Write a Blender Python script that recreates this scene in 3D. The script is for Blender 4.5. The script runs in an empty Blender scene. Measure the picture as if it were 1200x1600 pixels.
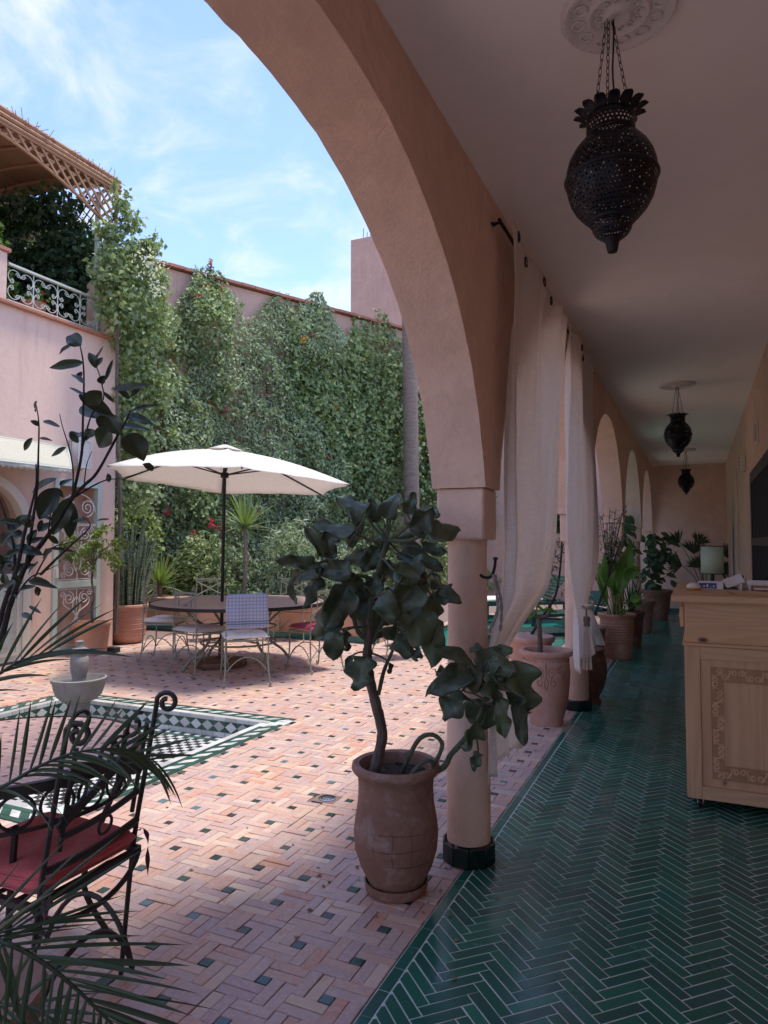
import bpy, math, random
import numpy as np
from mathutils import Vector, Matrix
R = math.radians
rnd = random.Random(7)
scene = bpy.context.scene
col = scene.collection

# ------------------------------------------------------------------ camera, world, sun, exposure
F_PX, CX, CY, EYE = 1080.0, 600.0, 800.0, 1.45          # the photograph is 1200 x 1600
PITCH = math.atan(48 / F_PX)
YAW = math.atan(490 / math.hypot(F_PX, 48))
FW = Vector((-math.sin(YAW) * math.cos(PITCH), math.cos(YAW) * math.cos(PITCH), math.sin(PITCH)))
RT = Vector((math.cos(YAW), math.sin(YAW), 0))
UP = RT.cross(FW)
EYEP = Vector((0, 0, EYE))
cam_data = bpy.data.cameras.new('camera')
cam = bpy.data.objects.new('camera', cam_data)
col.objects.link(cam)
cam_data.sensor_fit = 'VERTICAL'
cam_data.sensor_height = 36
cam_data.lens = F_PX / 1600 * 36
cam_data.clip_start = 0.02
cam_data.clip_end = 2000
cam.matrix_world = Matrix(((RT.x, UP.x, -FW.x, 0), (RT.y, UP.y, -FW.y, 0), (RT.z, UP.z, -FW.z, EYE), (0, 0, 0, 1)))
scene.camera = cam

SUN_DIR = Vector((0.20, 0.12, 1.0)).normalized()          # towards the sun
world = bpy.data.worlds.new('World')
scene.world = world
world.use_nodes = True
wn, wl = world.node_tree.nodes, world.node_tree.links
wn.clear()
w_out = wn.new('ShaderNodeOutputWorld')
w_bg = wn.new('ShaderNodeBackground')
w_bg.inputs['Strength'].default_value = 0.15
sky = wn.new('ShaderNodeTexSky')
sky.sky_type = 'NISHITA'
sky.sun_disc = False
sky.sun_elevation = math.asin(SUN_DIR.z)
sky.sun_rotation = math.atan2(SUN_DIR.x, SUN_DIR.y)
sky.air_density = 1.0
sky.dust_density = 0.3
sky.ozone_density = 2.5
# thin high cloud, by direction only
tc = wn.new('ShaderNodeTexCoord')
sep = wn.new('ShaderNodeSeparateXYZ'); wl.new(tc.outputs['Generated'], sep.inputs[0])
zz = wn.new('ShaderNodeMath'); zz.operation = 'MAXIMUM'; zz.inputs[1].default_value = 0.0; wl.new(sep.outputs['Z'], zz.inputs[0])
za = wn.new('ShaderNodeMath'); za.operation = 'ADD'; za.inputs[1].default_value = 0.25; wl.new(zz.outputs[0], za.inputs[0])
comb = wn.new('ShaderNodeCombineXYZ')
for ax in ('X', 'Y'):
    dv = wn.new('ShaderNodeMath'); dv.operation = 'DIVIDE'
    wl.new(sep.outputs[ax], dv.inputs[0]); wl.new(za.outputs[0], dv.inputs[1]); wl.new(dv.outputs[0], comb.inputs[ax])
mp = wn.new('ShaderNodeMapping'); mp.inputs['Rotation'].default_value = (0, 0, R(35)); mp.inputs['Scale'].default_value = (1.0, 1.25, 1)
mp.inputs['Location'].default_value = (3.1, 1.7, 0)
wl.new(comb.outputs[0], mp.inputs[0])
n1 = wn.new('ShaderNodeTexNoise'); n1.inputs['Scale'].default_value = 4.6; n1.inputs['Detail'].default_value = 9; n1.inputs['Roughness'].default_value = 0.58; n1.inputs['Distortion'].default_value = 0.5
wl.new(mp.outputs[0], n1.inputs['Vector'])
n2 = wn.new('ShaderNodeTexNoise'); n2.inputs['Scale'].default_value = 0.9; n2.inputs['Detail'].default_value = 3
wl.new(mp.outputs[0], n2.inputs['Vector'])
nm = wn.new('ShaderNodeMath'); nm.operation = 'MULTIPLY_ADD'; nm.inputs[1].default_value = 0.7
wl.new(n2.outputs['Fac'], nm.inputs[0]); wl.new(n1.outputs['Fac'], nm.inputs[2])
cr = wn.new('ShaderNodeMapRange'); cr.inputs['From Min'].default_value = 0.78; cr.inputs['From Max'].default_value = 1.16
cr.inputs['To Min'].default_value = 0.06; cr.inputs['To Max'].default_value = 0.92; cr.interpolation_type = 'SMOOTHSTEP'
wl.new(nm.outputs[0], cr.inputs['Value'])
mx = wn.new('ShaderNodeMix'); mx.data_type = 'RGBA'
tn = wn.new('ShaderNodeMix'); tn.data_type = 'RGBA'; tn.blend_type = 'MULTIPLY'; tn.inputs['Factor'].default_value = 1.0
wl.new(sky.outputs[0], tn.inputs['A']); tn.inputs['B'].default_value = (0.75, 0.74, 0.89, 1)
wl.new(cr.outputs[0], mx.inputs['Factor']); wl.new(tn.outputs['Result'], mx.inputs['A'])
mx.inputs['B'].default_value = (2.15, 2.27, 2.6, 1)
wl.new(mx.outputs['Result'], w_bg.inputs['Color'])
wl.new(w_bg.outputs[0], w_out.inputs[0])

sun_data = bpy.data.lights.new('sun', 'SUN')
sun_data.energy = 1.5
sun_data.angle = R(10.0)
sun_data.color = (1.0, 0.93, 0.82)
sun = bpy.data.objects.new('sun', sun_data)
sun.rotation_euler = SUN_DIR.to_track_quat('Z', 'Y').to_euler()
sun.location = (0, 0, 12)
col.objects.link(sun)

scene.view_settings.view_transform = 'Standard'
scene.view_settings.look = 'None'
scene.view_settings.gamma = 1
scene.view_settings.use_curve_mapping = False
scene.view_settings.exposure = 1.66
scene.render.engine = 'CYCLES'
scene.cycles.use_denoising = True
scene.cycles.max_bounces = 12
scene.cycles.diffuse_bounces = 6
scene.cycles.transparent_max_bounces = 16
scene.cycles.sample_clamp_indirect = 6

# ------------------------------------------------------------------ pixel -> place helpers (measuring only)
def ray(x, y):
    return FW + RT * ((x - CX) / F_PX) - UP * ((y - CY) / F_PX)
def G(x, y, z=0.0):                       # on a level plane
    d = ray(x, y); return EYEP + d * ((z - EYE) / d.z)
def PX(x, y, X):                          # on a plane of constant X
    d = ray(x, y); return EYEP + d * (X / d.x)
def PY(x, y, Y):
    d = ray(x, y); return EYEP + d * (Y / d.y)
def D(x, y, dep):                         # at a distance along the view axis
    return EYEP + ray(x, y) * dep

# ------------------------------------------------------------------ mesh builder
OFF = {}
def setp(o, label=None, cat=None, group=None, kind=None):
    if label: o['label'] = label
    if cat: o['category'] = cat
    if group: o['group'] = group
    if kind: o['kind'] = kind
    return o
def thing(name, loc, label, cat, group=None, rz=0.0):
    o = bpy.data.objects.new(name, None)
    o.empty_display_size = 0.1
    o.location = loc; o.rotation_euler = (0, 0, rz)
    col.objects.link(o)
    OFF[o.name] = Vector(loc)
    return setp(o, label, cat, group)
def local_thing(name, label, cat, group=None):          # built round the origin, placed afterwards
    return thing(name, (0, 0, 0), label, cat, group)
class MB:
    def __init__(s): s.v = []; s.f = []
    def add(s, vs, fs):
        n = len(s.v); s.v.extend([tuple(p) for p in vs]); s.f.extend([tuple(i + n for i in q) for q in fs]); return s
    def box(s, x0, x1, y0, y1, z0, z1):
        return s.add([(x0, y0, z0), (x1, y0, z0), (x1, y1, z0), (x0, y1, z0), (x0, y0, z1), (x1, y0, z1), (x1, y1, z1), (x0, y1, z1)],
                     [(3, 2, 1, 0), (4, 5, 6, 7), (0, 1, 5, 4), (1, 2, 6, 5), (2, 3, 7, 6), (3, 0, 4, 7)])
    def obox(s, c, ax, ay, az):                          # centre and three half vectors
        c, ax, ay, az = Vector(c), Vector(ax), Vector(ay), Vector(az)
        vs = [c + i * ax + j * ay + k * az for k in (-1, 1) for (i, j) in ((-1, -1), (1, -1), (1, 1), (-1, 1))]
        return s.add(vs, [(3, 2, 1, 0), (4, 5, 6, 7), (0, 1, 5, 4), (1, 2, 6, 5), (2, 3, 7, 6), (3, 0, 4, 7)])
    def bar(s, a, b, w, h, up=(0, 0, 1)):                # rectangular bar from a to b
        a, b = Vector(a), Vector(b); d = b - a
        x = d.normalized(); u = Vector(up)
        if abs(x.dot(u)) > 0.98: u = Vector((1, 0, 0))
        y = u.cross(x).normalized(); z = x.cross(y)
        return s.obox((a + b) / 2, d / 2, y * w / 2, z * h / 2)
    def tube(s, pts, r, n=6, closed=False, flat=1.0):
        pts = [Vector(p) for p in pts]; m = len(pts)
        rr = r if isinstance(r, (list, tuple)) else [r] * m
        base = len(s.v); pu = None
        for i, p in enumerate(pts):
            a = pts[(i - 1) % m] if (closed or i > 0) else p
            b = pts[(i + 1) % m] if (closed or i < m - 1) else p
            t = (b - a)
            t = t.normalized() if t.length > 1e-9 else Vector((0, 0, 1))
            if pu is None:
                u = Vector((0, 0, 1)) if abs(t.z) < 0.9 else Vector((1, 0, 0))
            else: u = pu
            u = (u - t * u.dot(t))
            u = u.normalized() if u.length > 1e-6 else t.orthogonal().normalized()
            pu = u; w = t.cross(u)
            for k in range(n):
                an = 2 * math.pi * (k + 0.5) / n
                s.v.append(tuple(p + u * (math.cos(an) * rr[i] * flat) + w * (math.sin(an) * rr[i])))
        for i in range(m if closed else m - 1):
            for k in range(n):
                a0 = base + i * n + k; a1 = base + i * n + (k + 1) % n
                j = (i + 1) % m
                s.f.append((a0, a1, base + j * n + (k + 1) % n, base + j * n + k))
        if not closed:
            s.f.append(tuple(base + k for k in reversed(range(n))))
            s.f.append(tuple(base + (m - 1) * n + k for k in range(n)))
        return s
    def lathe(s, prof, c=(0, 0, 0), n=32, a0=0.0, sx=1.0, sy=1.0, wob=0.0, ph=0.0, caps=True):
        base = len(s.v); m = len(prof)
        for (r, z) in prof:
            for k in range(n):
                a = a0 + 2 * math.pi * k / n
                w = 1 + wob * math.sin(3 * a + ph + z * 7)
                s.v.append((c[0] + r * w * sx * math.cos(a), c[1] + r * w * sy * math.sin(a), c[2] + z))
        for i in range(m - 1):
            for k in range(n):
                s.f.append((base + i * n + k, base + i * n + (k + 1) % n, base + (i + 1) * n + (k + 1) % n, base + (i + 1) * n + k))
        if caps and prof[0][0] > 1e-5: s.f.append(tuple(base + k for k in reversed(range(n))))
        if caps and prof[-1][0] > 1e-5: s.f.append(tuple(base + (m - 1) * n + k for k in range(n)))
        return s
    def prism(s, pts, vec):                              # polygon pushed along vec
        n = len(pts); v = Vector(vec)
        return s.add([Vector(p) for p in pts] + [Vector(p) + v for p in pts],
                     [tuple(reversed(range(n))), tuple(range(n, 2 * n))] + [(i, (i + 1) % n, n + (i + 1) % n, n + i) for i in range(n)])
    def grid(s, fn, nu, nv):
        base = len(s.v)
        for j in range(nv + 1):
            for i in range(nu + 1): s.v.append(tuple(fn(i / nu, j / nv)))
        for j in range(nv):
            for i in range(nu):
                a = base + j * (nu + 1) + i
                s.f.append((a, a + 1, a + nu + 2, a + nu + 1))
        return s
    def build(s, name, mat, parent=None, loc=None, smooth=True, angle=38, bevel=0.0, solid=0.0, label=None, cat=None, group=None, kind=None, seg=2, subsurf=0):
        off = Vector((0, 0, 0))
        if parent is not None: off = OFF.get(parent.name, off)
        elif loc is not None: off = Vector(loc)
        me = bpy.data.meshes.new(name)
        me.from_pydata([(p[0] - off.x, p[1] - off.y, p[2] - off.z) for p in s.v], [], s.f)
        me.materials.append(mat)
        if smooth:
            me.polygons.foreach_set('use_smooth', [True] * len(me.polygons))
            me.set_sharp_from_angle(angle=R(angle))
        me.update()
        o = bpy.data.objects.new(name, me)
        col.objects.link(o)
        if parent is not None: o.parent = parent
        elif loc is not None: o.location = loc
        OFF[o.name] = off
        if solid:
            md = o.modifiers.new('solid', 'SOLIDIFY'); md.thickness = solid; md.offset = 0
        if bevel:
            md = o.modifiers.new('bevel', 'BEVEL'); md.width = bevel; md.segments = seg; md.limit_method = 'ANGLE'; md.angle_limit = R(35)
        if subsurf:
            md = o.modifiers.new('sub', 'SUBSURF'); md.levels = subsurf; md.render_levels = subsurf
        return setp(o, label, cat, group, kind)
def copy_tree(o, parent=None):
    c = o.copy(); col.objects.link(c); c.parent = parent
    for ch in list(o.children): copy_tree(ch, c)
    return c
def spiral(c, r0, r1, a0, turns, ux, uz, n=20):          # flat scroll in the plane (ux, uz)
    c, ux, uz = Vector(c), Vector(ux), Vector(uz)
    out = []
    for i in range(n + 1):
        t = i / n; a = a0 + turns * 2 * math.pi * t; r = r0 + (r1 - r0) * t
        out.append(c + ux * (r * math.cos(a)) + uz * (r * math.sin(a)))
    return out
def bez(p0, p1, p2, p3, n=12):
    p0, p1, p2, p3 = map(Vector, (p0, p1, p2, p3)); out = []
    for i in range(n + 1):
        t = i / n; u = 1 - t
        out.append(p0 * u**3 + p1 * 3 * u * u * t + p2 * 3 * u * t * t + p3 * t**3)
    return out
def catmull(pts, n=6):
    P_ = [Vector(p) for p in pts]; out = []
    for i in range(len(P_) - 1):
        a = P_[max(i - 1, 0)]; b = P_[i]; c = P_[i + 1]; d = P_[min(i + 2, len(P_) - 1)]
        for k in range(n):
            t = k / n
            out.append(0.5 * ((2 * b) + (c - a) * t + (2 * a - 5 * b + 4 * c - d) * t * t + (3 * b - a - 3 * c + d) * t**3))
    out.append(P_[-1]); return out

# ------------------------------------------------------------------ materials
class NT:
    def __init__(s, name):
        s.m = bpy.data.materials.new(name); s.m.use_nodes = True
        s.n = s.m.node_tree.nodes; s.l = s.m.node_tree.links
        s.b = s.n['Principled BSDF']; s.out = s.n['Material Output']
        s.tc = s.n.new('ShaderNodeTexCoord')
    def vec(s, scale=(1, 1, 1), rot=(0, 0, 0), src='Object'):
        m = s.n.new('ShaderNodeMapping'); m.inputs['Scale'].default_value = scale; m.inputs['Rotation'].default_value = rot
        s.l.new(s.tc.outputs[src], m.inputs[0]); return m.outputs[0]
    def pos(s):
        g = s.n.new('ShaderNodeNewGeometry'); return g.outputs['Position']
    def noise(s, scale, detail=4, rough=0.55, vec=None, dist=0.0):
        t = s.n.new('ShaderNodeTexNoise'); t.inputs['Scale'].default_value = scale; t.inputs['Detail'].default_value = detail
        t.inputs['Roughness'].default_value = rough; t.inputs['Distortion'].default_value = dist
        s.l.new(vec if vec is not None else s.tc.outputs['Object'], t.inputs['Vector']); return t.outputs['Fac']
    def wave(s, scale, dist=0, detail=2, vec=None, kind='BANDS', direction='X', dscale=1.0):
        t = s.n.new('ShaderNodeTexWave'); t.wave_type = kind
        if kind == 'BANDS': t.bands_direction = direction
        t.inputs['Scale'].default_value = scale; t.inputs['Distortion'].default_value = dist; t.inputs['Detail'].default_value = detail
        t.inputs['Detail Scale'].default_value = dscale
        s.l.new(vec if vec is not None else s.tc.outputs['Object'], t.inputs['Vector']); return t.outputs['Fac']
    def ramp(s, fac, stops, interp='LINEAR'):
        r = s.n.new('ShaderNodeValToRGB'); r.color_ramp.interpolation = interp
        e = r.color_ramp.elements
        e[0].position, e[0].color = stops[0][0], tuple(stops[0][1]) + (1,)
        e[1].position, e[1].color = stops[-1][0], tuple(stops[-1][1]) + (1,)
        for p, c in stops[1:-1]:
            q = e.new(p); q.color = tuple(c) + (1,)
        s.l.new(fac, r.inputs[0]); return r.outputs[0]
    def mix(s, fac, a, b, mode='MIX'):
        m = s.n.new('ShaderNodeMix'); m.data_type = 'RGBA'; m.blend_type = mode
        for k, v in (('Factor', fac), ('A', a), ('B', b)):
            if isinstance(v, (int, float)): m.inputs[k].default_value = v
            elif isinstance(v, (tuple, list)): m.inputs[k].default_value = tuple(v) + (1,)
            else: s.l.new(v, m.inputs[k])
        return m.outputs['Result']
    def math(s, op, a, b=None, c=None):
        m = s.n.new('ShaderNodeMath'); m.operation = op
        for i, v in enumerate((a, b, c)):
            if v is None: continue
            if isinstance(v, (int, float)): m.inputs[i].default_value = v
            else: s.l.new(v, m.inputs[i])
        return m.outputs[0]
    def rand(s):                                         # one number per loose piece and per object
        g = s.n.new('ShaderNodeNewGeometry'); o = s.n.new('ShaderNodeObjectInfo')
        return s.math('FRACT', s.math('ADD', g.outputs['Random Per Island'], s.math('MULTIPLY', o.outputs['Random'], 7.31)))
    def bump(s, h, strength=0.3, dist=0.01):
        b = s.n.new('ShaderNodeBump'); b.inputs['Strength'].default_value = strength; b.inputs['Distance'].default_value = dist
        s.l.new(h, b.inputs['Height']); s.l.new(b.outputs[0], s.b.inputs['Normal']); return s
    def set(s, **k):
        for n_, v in k.items():
            n_ = {'color': 'Base Color', 'rough': 'Roughness', 'metal': 'Metallic', 'spec': 'Specular IOR Level', 'trans': 'Transmission Weight', 'coat': 'Coat Weight', 'coatrough': 'Coat Roughness', 'ior': 'IOR', 'sheen': 'Sheen Weight'}.get(n_, n_)
            if isinstance(v, (int, float)): s.b.inputs[n_].default_value = v
            elif isinstance(v, tuple): s.b.inputs[n_].default_value = tuple(v) + (1,)
            else: s.l.new(v, s.b.inputs[n_])
        return s
    def translucent(s, fac, colr):
        tr = s.n.new('ShaderNodeBsdfTranslucent'); ms = s.n.new('ShaderNodeMixShader'); ms.inputs[0].default_value = fac
        if isinstance(colr, tuple): tr.inputs[0].default_value = colr + (1,)
        else: s.l.new(colr, tr.inputs[0])
        s.l.new(s.b.outputs[0], ms.inputs[1]); s.l.new(tr.outputs[0], ms.inputs[2]); s.l.new(ms.outputs[0], s.out.inputs[0]); return s
def mul(c, k): return tuple(min(1, x * k) for x in c)
def plaster(name, c, rough=0.85, stain=0.25, fine=90, bstr=0.35, streak=None, cracks=False):
    t = NT(name)
    p = t.pos()
    big = t.noise(0.9, 5, 0.6, p); mid = t.noise(7, 5, 0.65, p, 0.4)
    cc = t.mix(t.ramp(big, [(0.3, (0, 0, 0)), (0.72, (1, 1, 1))]), mul(c, 1 - stain * 0.5), mul(c, 1 + stain * 0.35))
    cc = t.mix(t.ramp(mid, [(0.42, (0, 0, 0)), (0.75, (0.6, 0.6, 0.6))]), cc, mul(c, 1 - stain))
    if streak:
        sv = t.n.new('ShaderNodeMapping'); sv.inputs['Scale'].default_value = (3.5, 3.5, 0.35); t.l.new(p, sv.inputs[0])
        cc = t.mix(t.ramp(t.noise(1.6, 6, 0.7, sv.outputs[0]), [(0.5, (0, 0, 0)), (0.8, (0.8, 0.8, 0.8))]), cc, streak)
    h = t.math('ADD', t.math('MULTIPLY', t.noise(fine, 5, 0.6, p), 0.5), t.math('MULTIPLY', t.noise(14, 4, 0.6, p), 1.2))
    if cracks:
        wp = t.n.new('ShaderNodeVectorMath'); wp.operation = 'ADD'; nz_ = t.n.new('ShaderNodeTexNoise'); nz_.inputs['Scale'].default_value = 3.0; t.l.new(p, nz_.inputs['Vector']); t.l.new(p, wp.inputs[0]); t.l.new(nz_.outputs['Color'], wp.inputs[1])
        vo = t.n.new('ShaderNodeTexVoronoi'); vo.feature = 'DISTANCE_TO_EDGE'; vo.inputs['Scale'].default_value = 1.5; t.l.new(wp.outputs[0], vo.inputs['Vector'])
        ln = t.ramp(vo.outputs['Distance'], [(0.0, (1, 1, 1)), (0.006, (0, 0, 0))]); mk = t.ramp(t.noise(1.7, 3, 0.6, p), [(0.50, (0, 0, 0)), (0.60, (1, 1, 1))])
        ck = t.mix(1.0, ln, mk, 'MULTIPLY')
        cc = t.mix(t.math('MULTIPLY', ck, 0.45), cc, mul(c, 0.8)); h = t.math('SUBTRACT', h, t.math('MULTIPLY', ck, 0.25))
        pk = t.ramp(t.noise(38, 6, 0.8, p), [(0.69, (0, 0, 0)), (0.73, (1, 1, 1))]); cc = t.mix(t.math('MULTIPLY', pk, 0.5), cc, mul(c, 1.25))
        sm = t.ramp(t.noise(2.6, 6, 0.7, p, 1.5), [(0.52, (0, 0, 0)), (0.60, (0.5, 0.5, 0.5)), (0.66, (0, 0, 0))]); cc = t.mix(sm, cc, mul(c, 1.14))
    t.set(color=cc, rough=rough, spec=0.25).bump(h, bstr, 0.012)
    return t.m
M = {}
M['plaster_in'] = plaster('terracotta_pink_plaster', (0.72, 0.505, 0.385), stain=0.22, bstr=0.5, cracks=True)
M['plaster_left'] = plaster('pale_pink_plaster', (0.68, 0.475, 0.375), stain=0.12, streak=(0.52, 0.33, 0.27))
M['plaster_back'] = plaster('rose_plaster', (0.56, 0.375, 0.29), stain=0.2, streak=(0.44, 0.27, 0.22))
M['plaster_far'] = plaster('weathered_pink_plaster', (0.58, 0.36, 0.27), stain=0.25, streak=(0.42, 0.25, 0.2))
M['ceiling'] = plaster('ceiling_paint', (0.91, 0.87, 0.80), stain=0.07, bstr=0.12)
M['gypsum'] = plaster('carved_gypsum', (0.70, 0.66, 0.62), stain=0.1, bstr=0.2)
M['coping'] = plaster('brick_coping', (0.42, 0.19, 0.13), stain=0.3)
M['planter_plaster'] = plaster('apricot_plaster', (0.58, 0.36, 0.25), stain=0.2)
M['stone'] = plaster('grey_marble', (0.25, 0.225, 0.205), stain=0.35, bstr=0.5, streak=(0.13, 0.11, 0.10))
def terracotta(name, c, c2, rings=0, rough=0.8):
    t = NT(name); p = t.tc.outputs['Object']
    cc = t.mix(t.ramp(t.noise(4, 6, 0.65), [(0.35, (0, 0, 0)), (0.7, (1, 1, 1))]), c, c2)
    cc = t.mix(t.ramp(t.noise(30, 5, 0.7), [(0.5, (0, 0, 0)), (0.8, (0.5, 0.5, 0.5))]), cc, mul(c, 0.6))
    cc = t.mix(t.ramp(t.noise(7, 7, 0.75, None, 1.0), [(0.52, (0, 0, 0)), (0.70, (0.45, 0.45, 0.45))]), cc, (0.50, 0.42, 0.37))
    cc = t.mix(t.ramp(t.noise(2.2, 5, 0.7, None, 0.5), [(0.55, (0, 0, 0)), (0.7, (0.5, 0.5, 0.5))]), cc, mul(c, 0.55))
    h = t.noise(60, 5, 0.7)
    if rings:
        h = t.math('ADD', t.math('MULTIPLY', h, 0.4), t.wave(rings, 0.6, 2, None, 'BANDS', 'Z'))
    t.set(color=cc, rough=rough, spec=0.3).bump(h, 0.35, 0.006); return t.m
M['pot_dull'] = terracotta('brown_clay', (0.23, 0.12, 0.082), (0.29, 0.16, 0.115))
M['pot_pink'] = terracotta('pink_clay', (0.44, 0.24, 0.175), (0.52, 0.31, 0.24))
M['pot_orange'] = terracotta('orange_clay', (0.52, 0.235, 0.12), (0.58, 0.31, 0.19))
M['pot_ribbed'] = terracotta('ribbed_red_clay', (0.42, 0.19, 0.12), (0.48, 0.25, 0.17), rings=14)
M['pot_dark'] = terracotta('dark_brown_clay', (0.13, 0.055, 0.035), (0.20, 0.09, 0.06), rough=0.5)
t = NT('potting_soil'); t.set(color=t.mix(t.noise(40, 5, 0.7), (0.02, 0.014, 0.01), (0.10, 0.07, 0.05)), rough=0.95).bump(t.noise(50, 6, 0.8), 1.0, 0.03); M['soil'] = t.m
def metal(name, c, rough=0.5, met=0.3, chips=None):
    t = NT(name)
    cc = t.mix(t.noise(25, 4, 0.6), mul(c, 0.8), mul(c, 1.15))
    if chips: cc = t.mix(t.ramp(t.noise(45, 5, 0.75), [(0.58, (0, 0, 0)), (0.66, (1, 1, 1))]), cc, chips)
    t.set(color=cc, rough=rough, metal=met).bump(t.noise(70, 3, 0.6), 0.15, 0.002); return t.m
M['iron_black'] = metal('black_wrought_iron', (0.018, 0.017, 0.017), 0.45, 0.5)
M['iron_grey'] = metal('dark_bronze_iron', (0.035, 0.030, 0.027), 0.5, 0.3, (0.07, 0.06, 0.05))
M['iron_green'] = metal('sage_painted_iron', (0.25, 0.25, 0.19), 0.55, 0.1, (0.16, 0.13, 0.09))
M['iron_pale'] = metal('pale_green_painted_iron', (0.50, 0.54, 0.46), 0.5, 0.0, (0.38, 0.38, 0.3))
M['lantern'] = metal('blackened_brass', (0.012, 0.012, 0.016), 0.42, 0.6)
M['chrome'] = metal('brushed_steel', (0.5, 0.5, 0.5), 0.25, 1.0)
def paint(name, c, rough=0.45, bump=0.1):
    t = NT(name); t.set(color=t.mix(t.noise(9, 4, 0.6), mul(c, 0.88), mul(c, 1.06)), rough=rough).bump(t.noise(55, 4, 0.6), bump, 0.004); return t.m
M['sage'] = paint('sage_green_paint', (0.36, 0.42, 0.33)); M['sage_light'] = paint('light_sage_paint', (0.47, 0.53, 0.44))
M['cream'] = paint('cream_paint', (0.60, 0.55, 0.45)); M['teal_gloss'] = paint('teal_glaze', (0.02, 0.16, 0.13), 0.15); M['lounger_green'] = paint('dark_green_lounger_plastic', (0.012, 0.055, 0.045), 0.35)
M['room_shade'] = paint('painted_room_shade', (0.05, 0.035, 0.035), 0.9)  # near-black colour stands in for the darkness of unlit rooms
M['brown_wood'] = paint('dark_wood', (0.03, 0.024, 0.022), 0.5)
def cloth(name, c, fine=420, trans=0.0, c2=None, rough=0.9, weave=0.4):
    t = NT(name); p = t.tc.outputs['Object']
    w1 = t.noise(1.0, 4, 0.6, t.vec((fine * 0.08, fine * 0.08, fine))); w2 = t.noise(1.0, 4, 0.6, t.vec((fine, fine, fine * 0.08)))
    h = t.math('ADD', w1, w2)
    cc = t.mix(t.ramp(h, [(0.8, (0, 0, 0)), (1.25, (1, 1, 1))]), mul(c, 0.78), mul(c, 1.08)) if c2 is None else t.mix(t.ramp(h, [(0.8, (0, 0, 0)), (1.2, (1, 1, 1))]), c2, c)
    t.set(color=cc, rough=rough, spec=0.15, sheen=0.2).bump(h, weave, 0.002)
    if trans: t.translucent(trans, mul(c, 1.0))
    return t.m
M['red_cushion'] = cloth('dusty_red_cotton', (0.52, 0.10, 0.10), 500)
M['cream_cushion'] = cloth('worn_cream_canvas', (0.72, 0.66, 0.60), 300)
M['ribbon'] = cloth('maroon_ribbon', (0.10, 0.035, 0.045), 500)
M['pink_cushion'] = cloth('crimson_cotton', (0.40, 0.04, 0.09), 400)
M['umbrella'] = cloth('ecru_parasol_canvas', (0.86, 0.82, 0.76), 250, 0.36, rough=0.8, weave=0.15)
M['awning'] = cloth('cream_awning_canvas', (0.47, 0.45, 0.35), 250, 0.1)
def leaf(name, dark, light, rough=0.5, trans=0.25, spec=0.4, wax=None, hue=None):
    t = NT(name)
    r = t.rand()
    cc = t.mix(r, dark, light)
    if wax: cc = t.mix(t.ramp(t.noise(18, 4, 0.6), [(0.4, (0, 0, 0)), (0.75, (0.8, 0.8, 0.8))]), cc, wax)
    cl = t.noise(1.3, 3, 0.6, t.pos())
    cc = t.mix(t.ramp(cl, [(0.35, (0, 0, 0)), (0.65, (1, 1, 1))]), t.mix(1.0, cc, (0.72, 0.76, 0.7), 'MULTIPLY'), cc)
    t.set(color=cc, rough=rough, spec=spec)
    if trans: t.translucent(trans, t.mix(1.0, cc, (1.5, 1.7, 0.7), 'MULTIPLY'))
    return t.m
M['vine'] = leaf('vine_leaf', (0.13, 0.19, 0.075), (0.40, 0.47, 0.22))
M['ivy'] = leaf('ivy_leaf', (0.14, 0.21, 0.08), (0.40, 0.48, 0.20))
M['fern'] = leaf('feathery_leaf', (0.22, 0.29, 0.15), (0.52, 0.58, 0.36))
M['terrace_leaf'] = leaf('terrace_leaf', (0.14, 0.26, 0.04), (0.34, 0.52, 0.11))
M['kal'] = leaf('waxy_grey_green_leaf', (0.065, 0.092, 0.055), (0.14, 0.18, 0.09), 0.38, 0.30, 0.5, (0.21, 0.235, 0.19))
M['dark_leaf'] = leaf('dark_glossy_leaf', (0.025, 0.040, 0.022), (0.055, 0.078, 0.038), 0.32, 0.10, 0.5)
M['palm_leaf'] = leaf('dark_palm_leaf', (0.032, 0.055, 0.032), (0.062, 0.10, 0.05), 0.4, 0.15)
M['bright_leaf'] = leaf('bright_green_leaf', (0.07, 0.16, 0.03), (0.16, 0.30, 0.06), 0.4, 0.35)
M['ficus_leaf'] = leaf('ficus_leaf', (0.12, 0.17, 0.04), (0.26, 0.33, 0.10), 0.45, 0.3)
M['mid_leaf'] = leaf('mid_green_leaf', (0.035, 0.075, 0.035), (0.08, 0.14, 0.07), 0.45, 0.2)
M['olive_leaf'] = leaf('olive_twig', (0.06, 0.085, 0.04), (0.12, 0.15, 0.08), 0.6, 0.15)
t = NT('snake_plant_leaf'); w = t.noise(1.0, 4, 0.6, t.vec((10, 10, 60)))
t.set(color=t.mix(t.ramp(w, [(0.42, (0, 0, 0)), (0.58, (1, 1, 1))]), (0.07, 0.11, 0.065), (0.26, 0.32, 0.20)), rough=0.4); M['snake'] = t.m
M['yucca'] = leaf('yucca_leaf', (0.13, 0.20, 0.06), (0.30, 0.38, 0.15), 0.45, 0.25)
M['orange_flower'] = leaf('orange_petal', (0.65, 0.22, 0.015), (0.80, 0.38, 0.04), 0.6, 0.3)
M['red_flower'] = leaf('magenta_petal', (0.5, 0.02, 0.06), (0.65, 0.06, 0.15), 0.6, 0.3)
M['white_flower'] = leaf('white_petal', (0.7, 0.68, 0.62), (0.85, 0.82, 0.78), 0.6, 0.3)
M['blue_flower'] = leaf('blue_petal', (0.03, 0.05, 0.4), (0.07, 0.1, 0.6), 0.6, 0.2)
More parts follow.
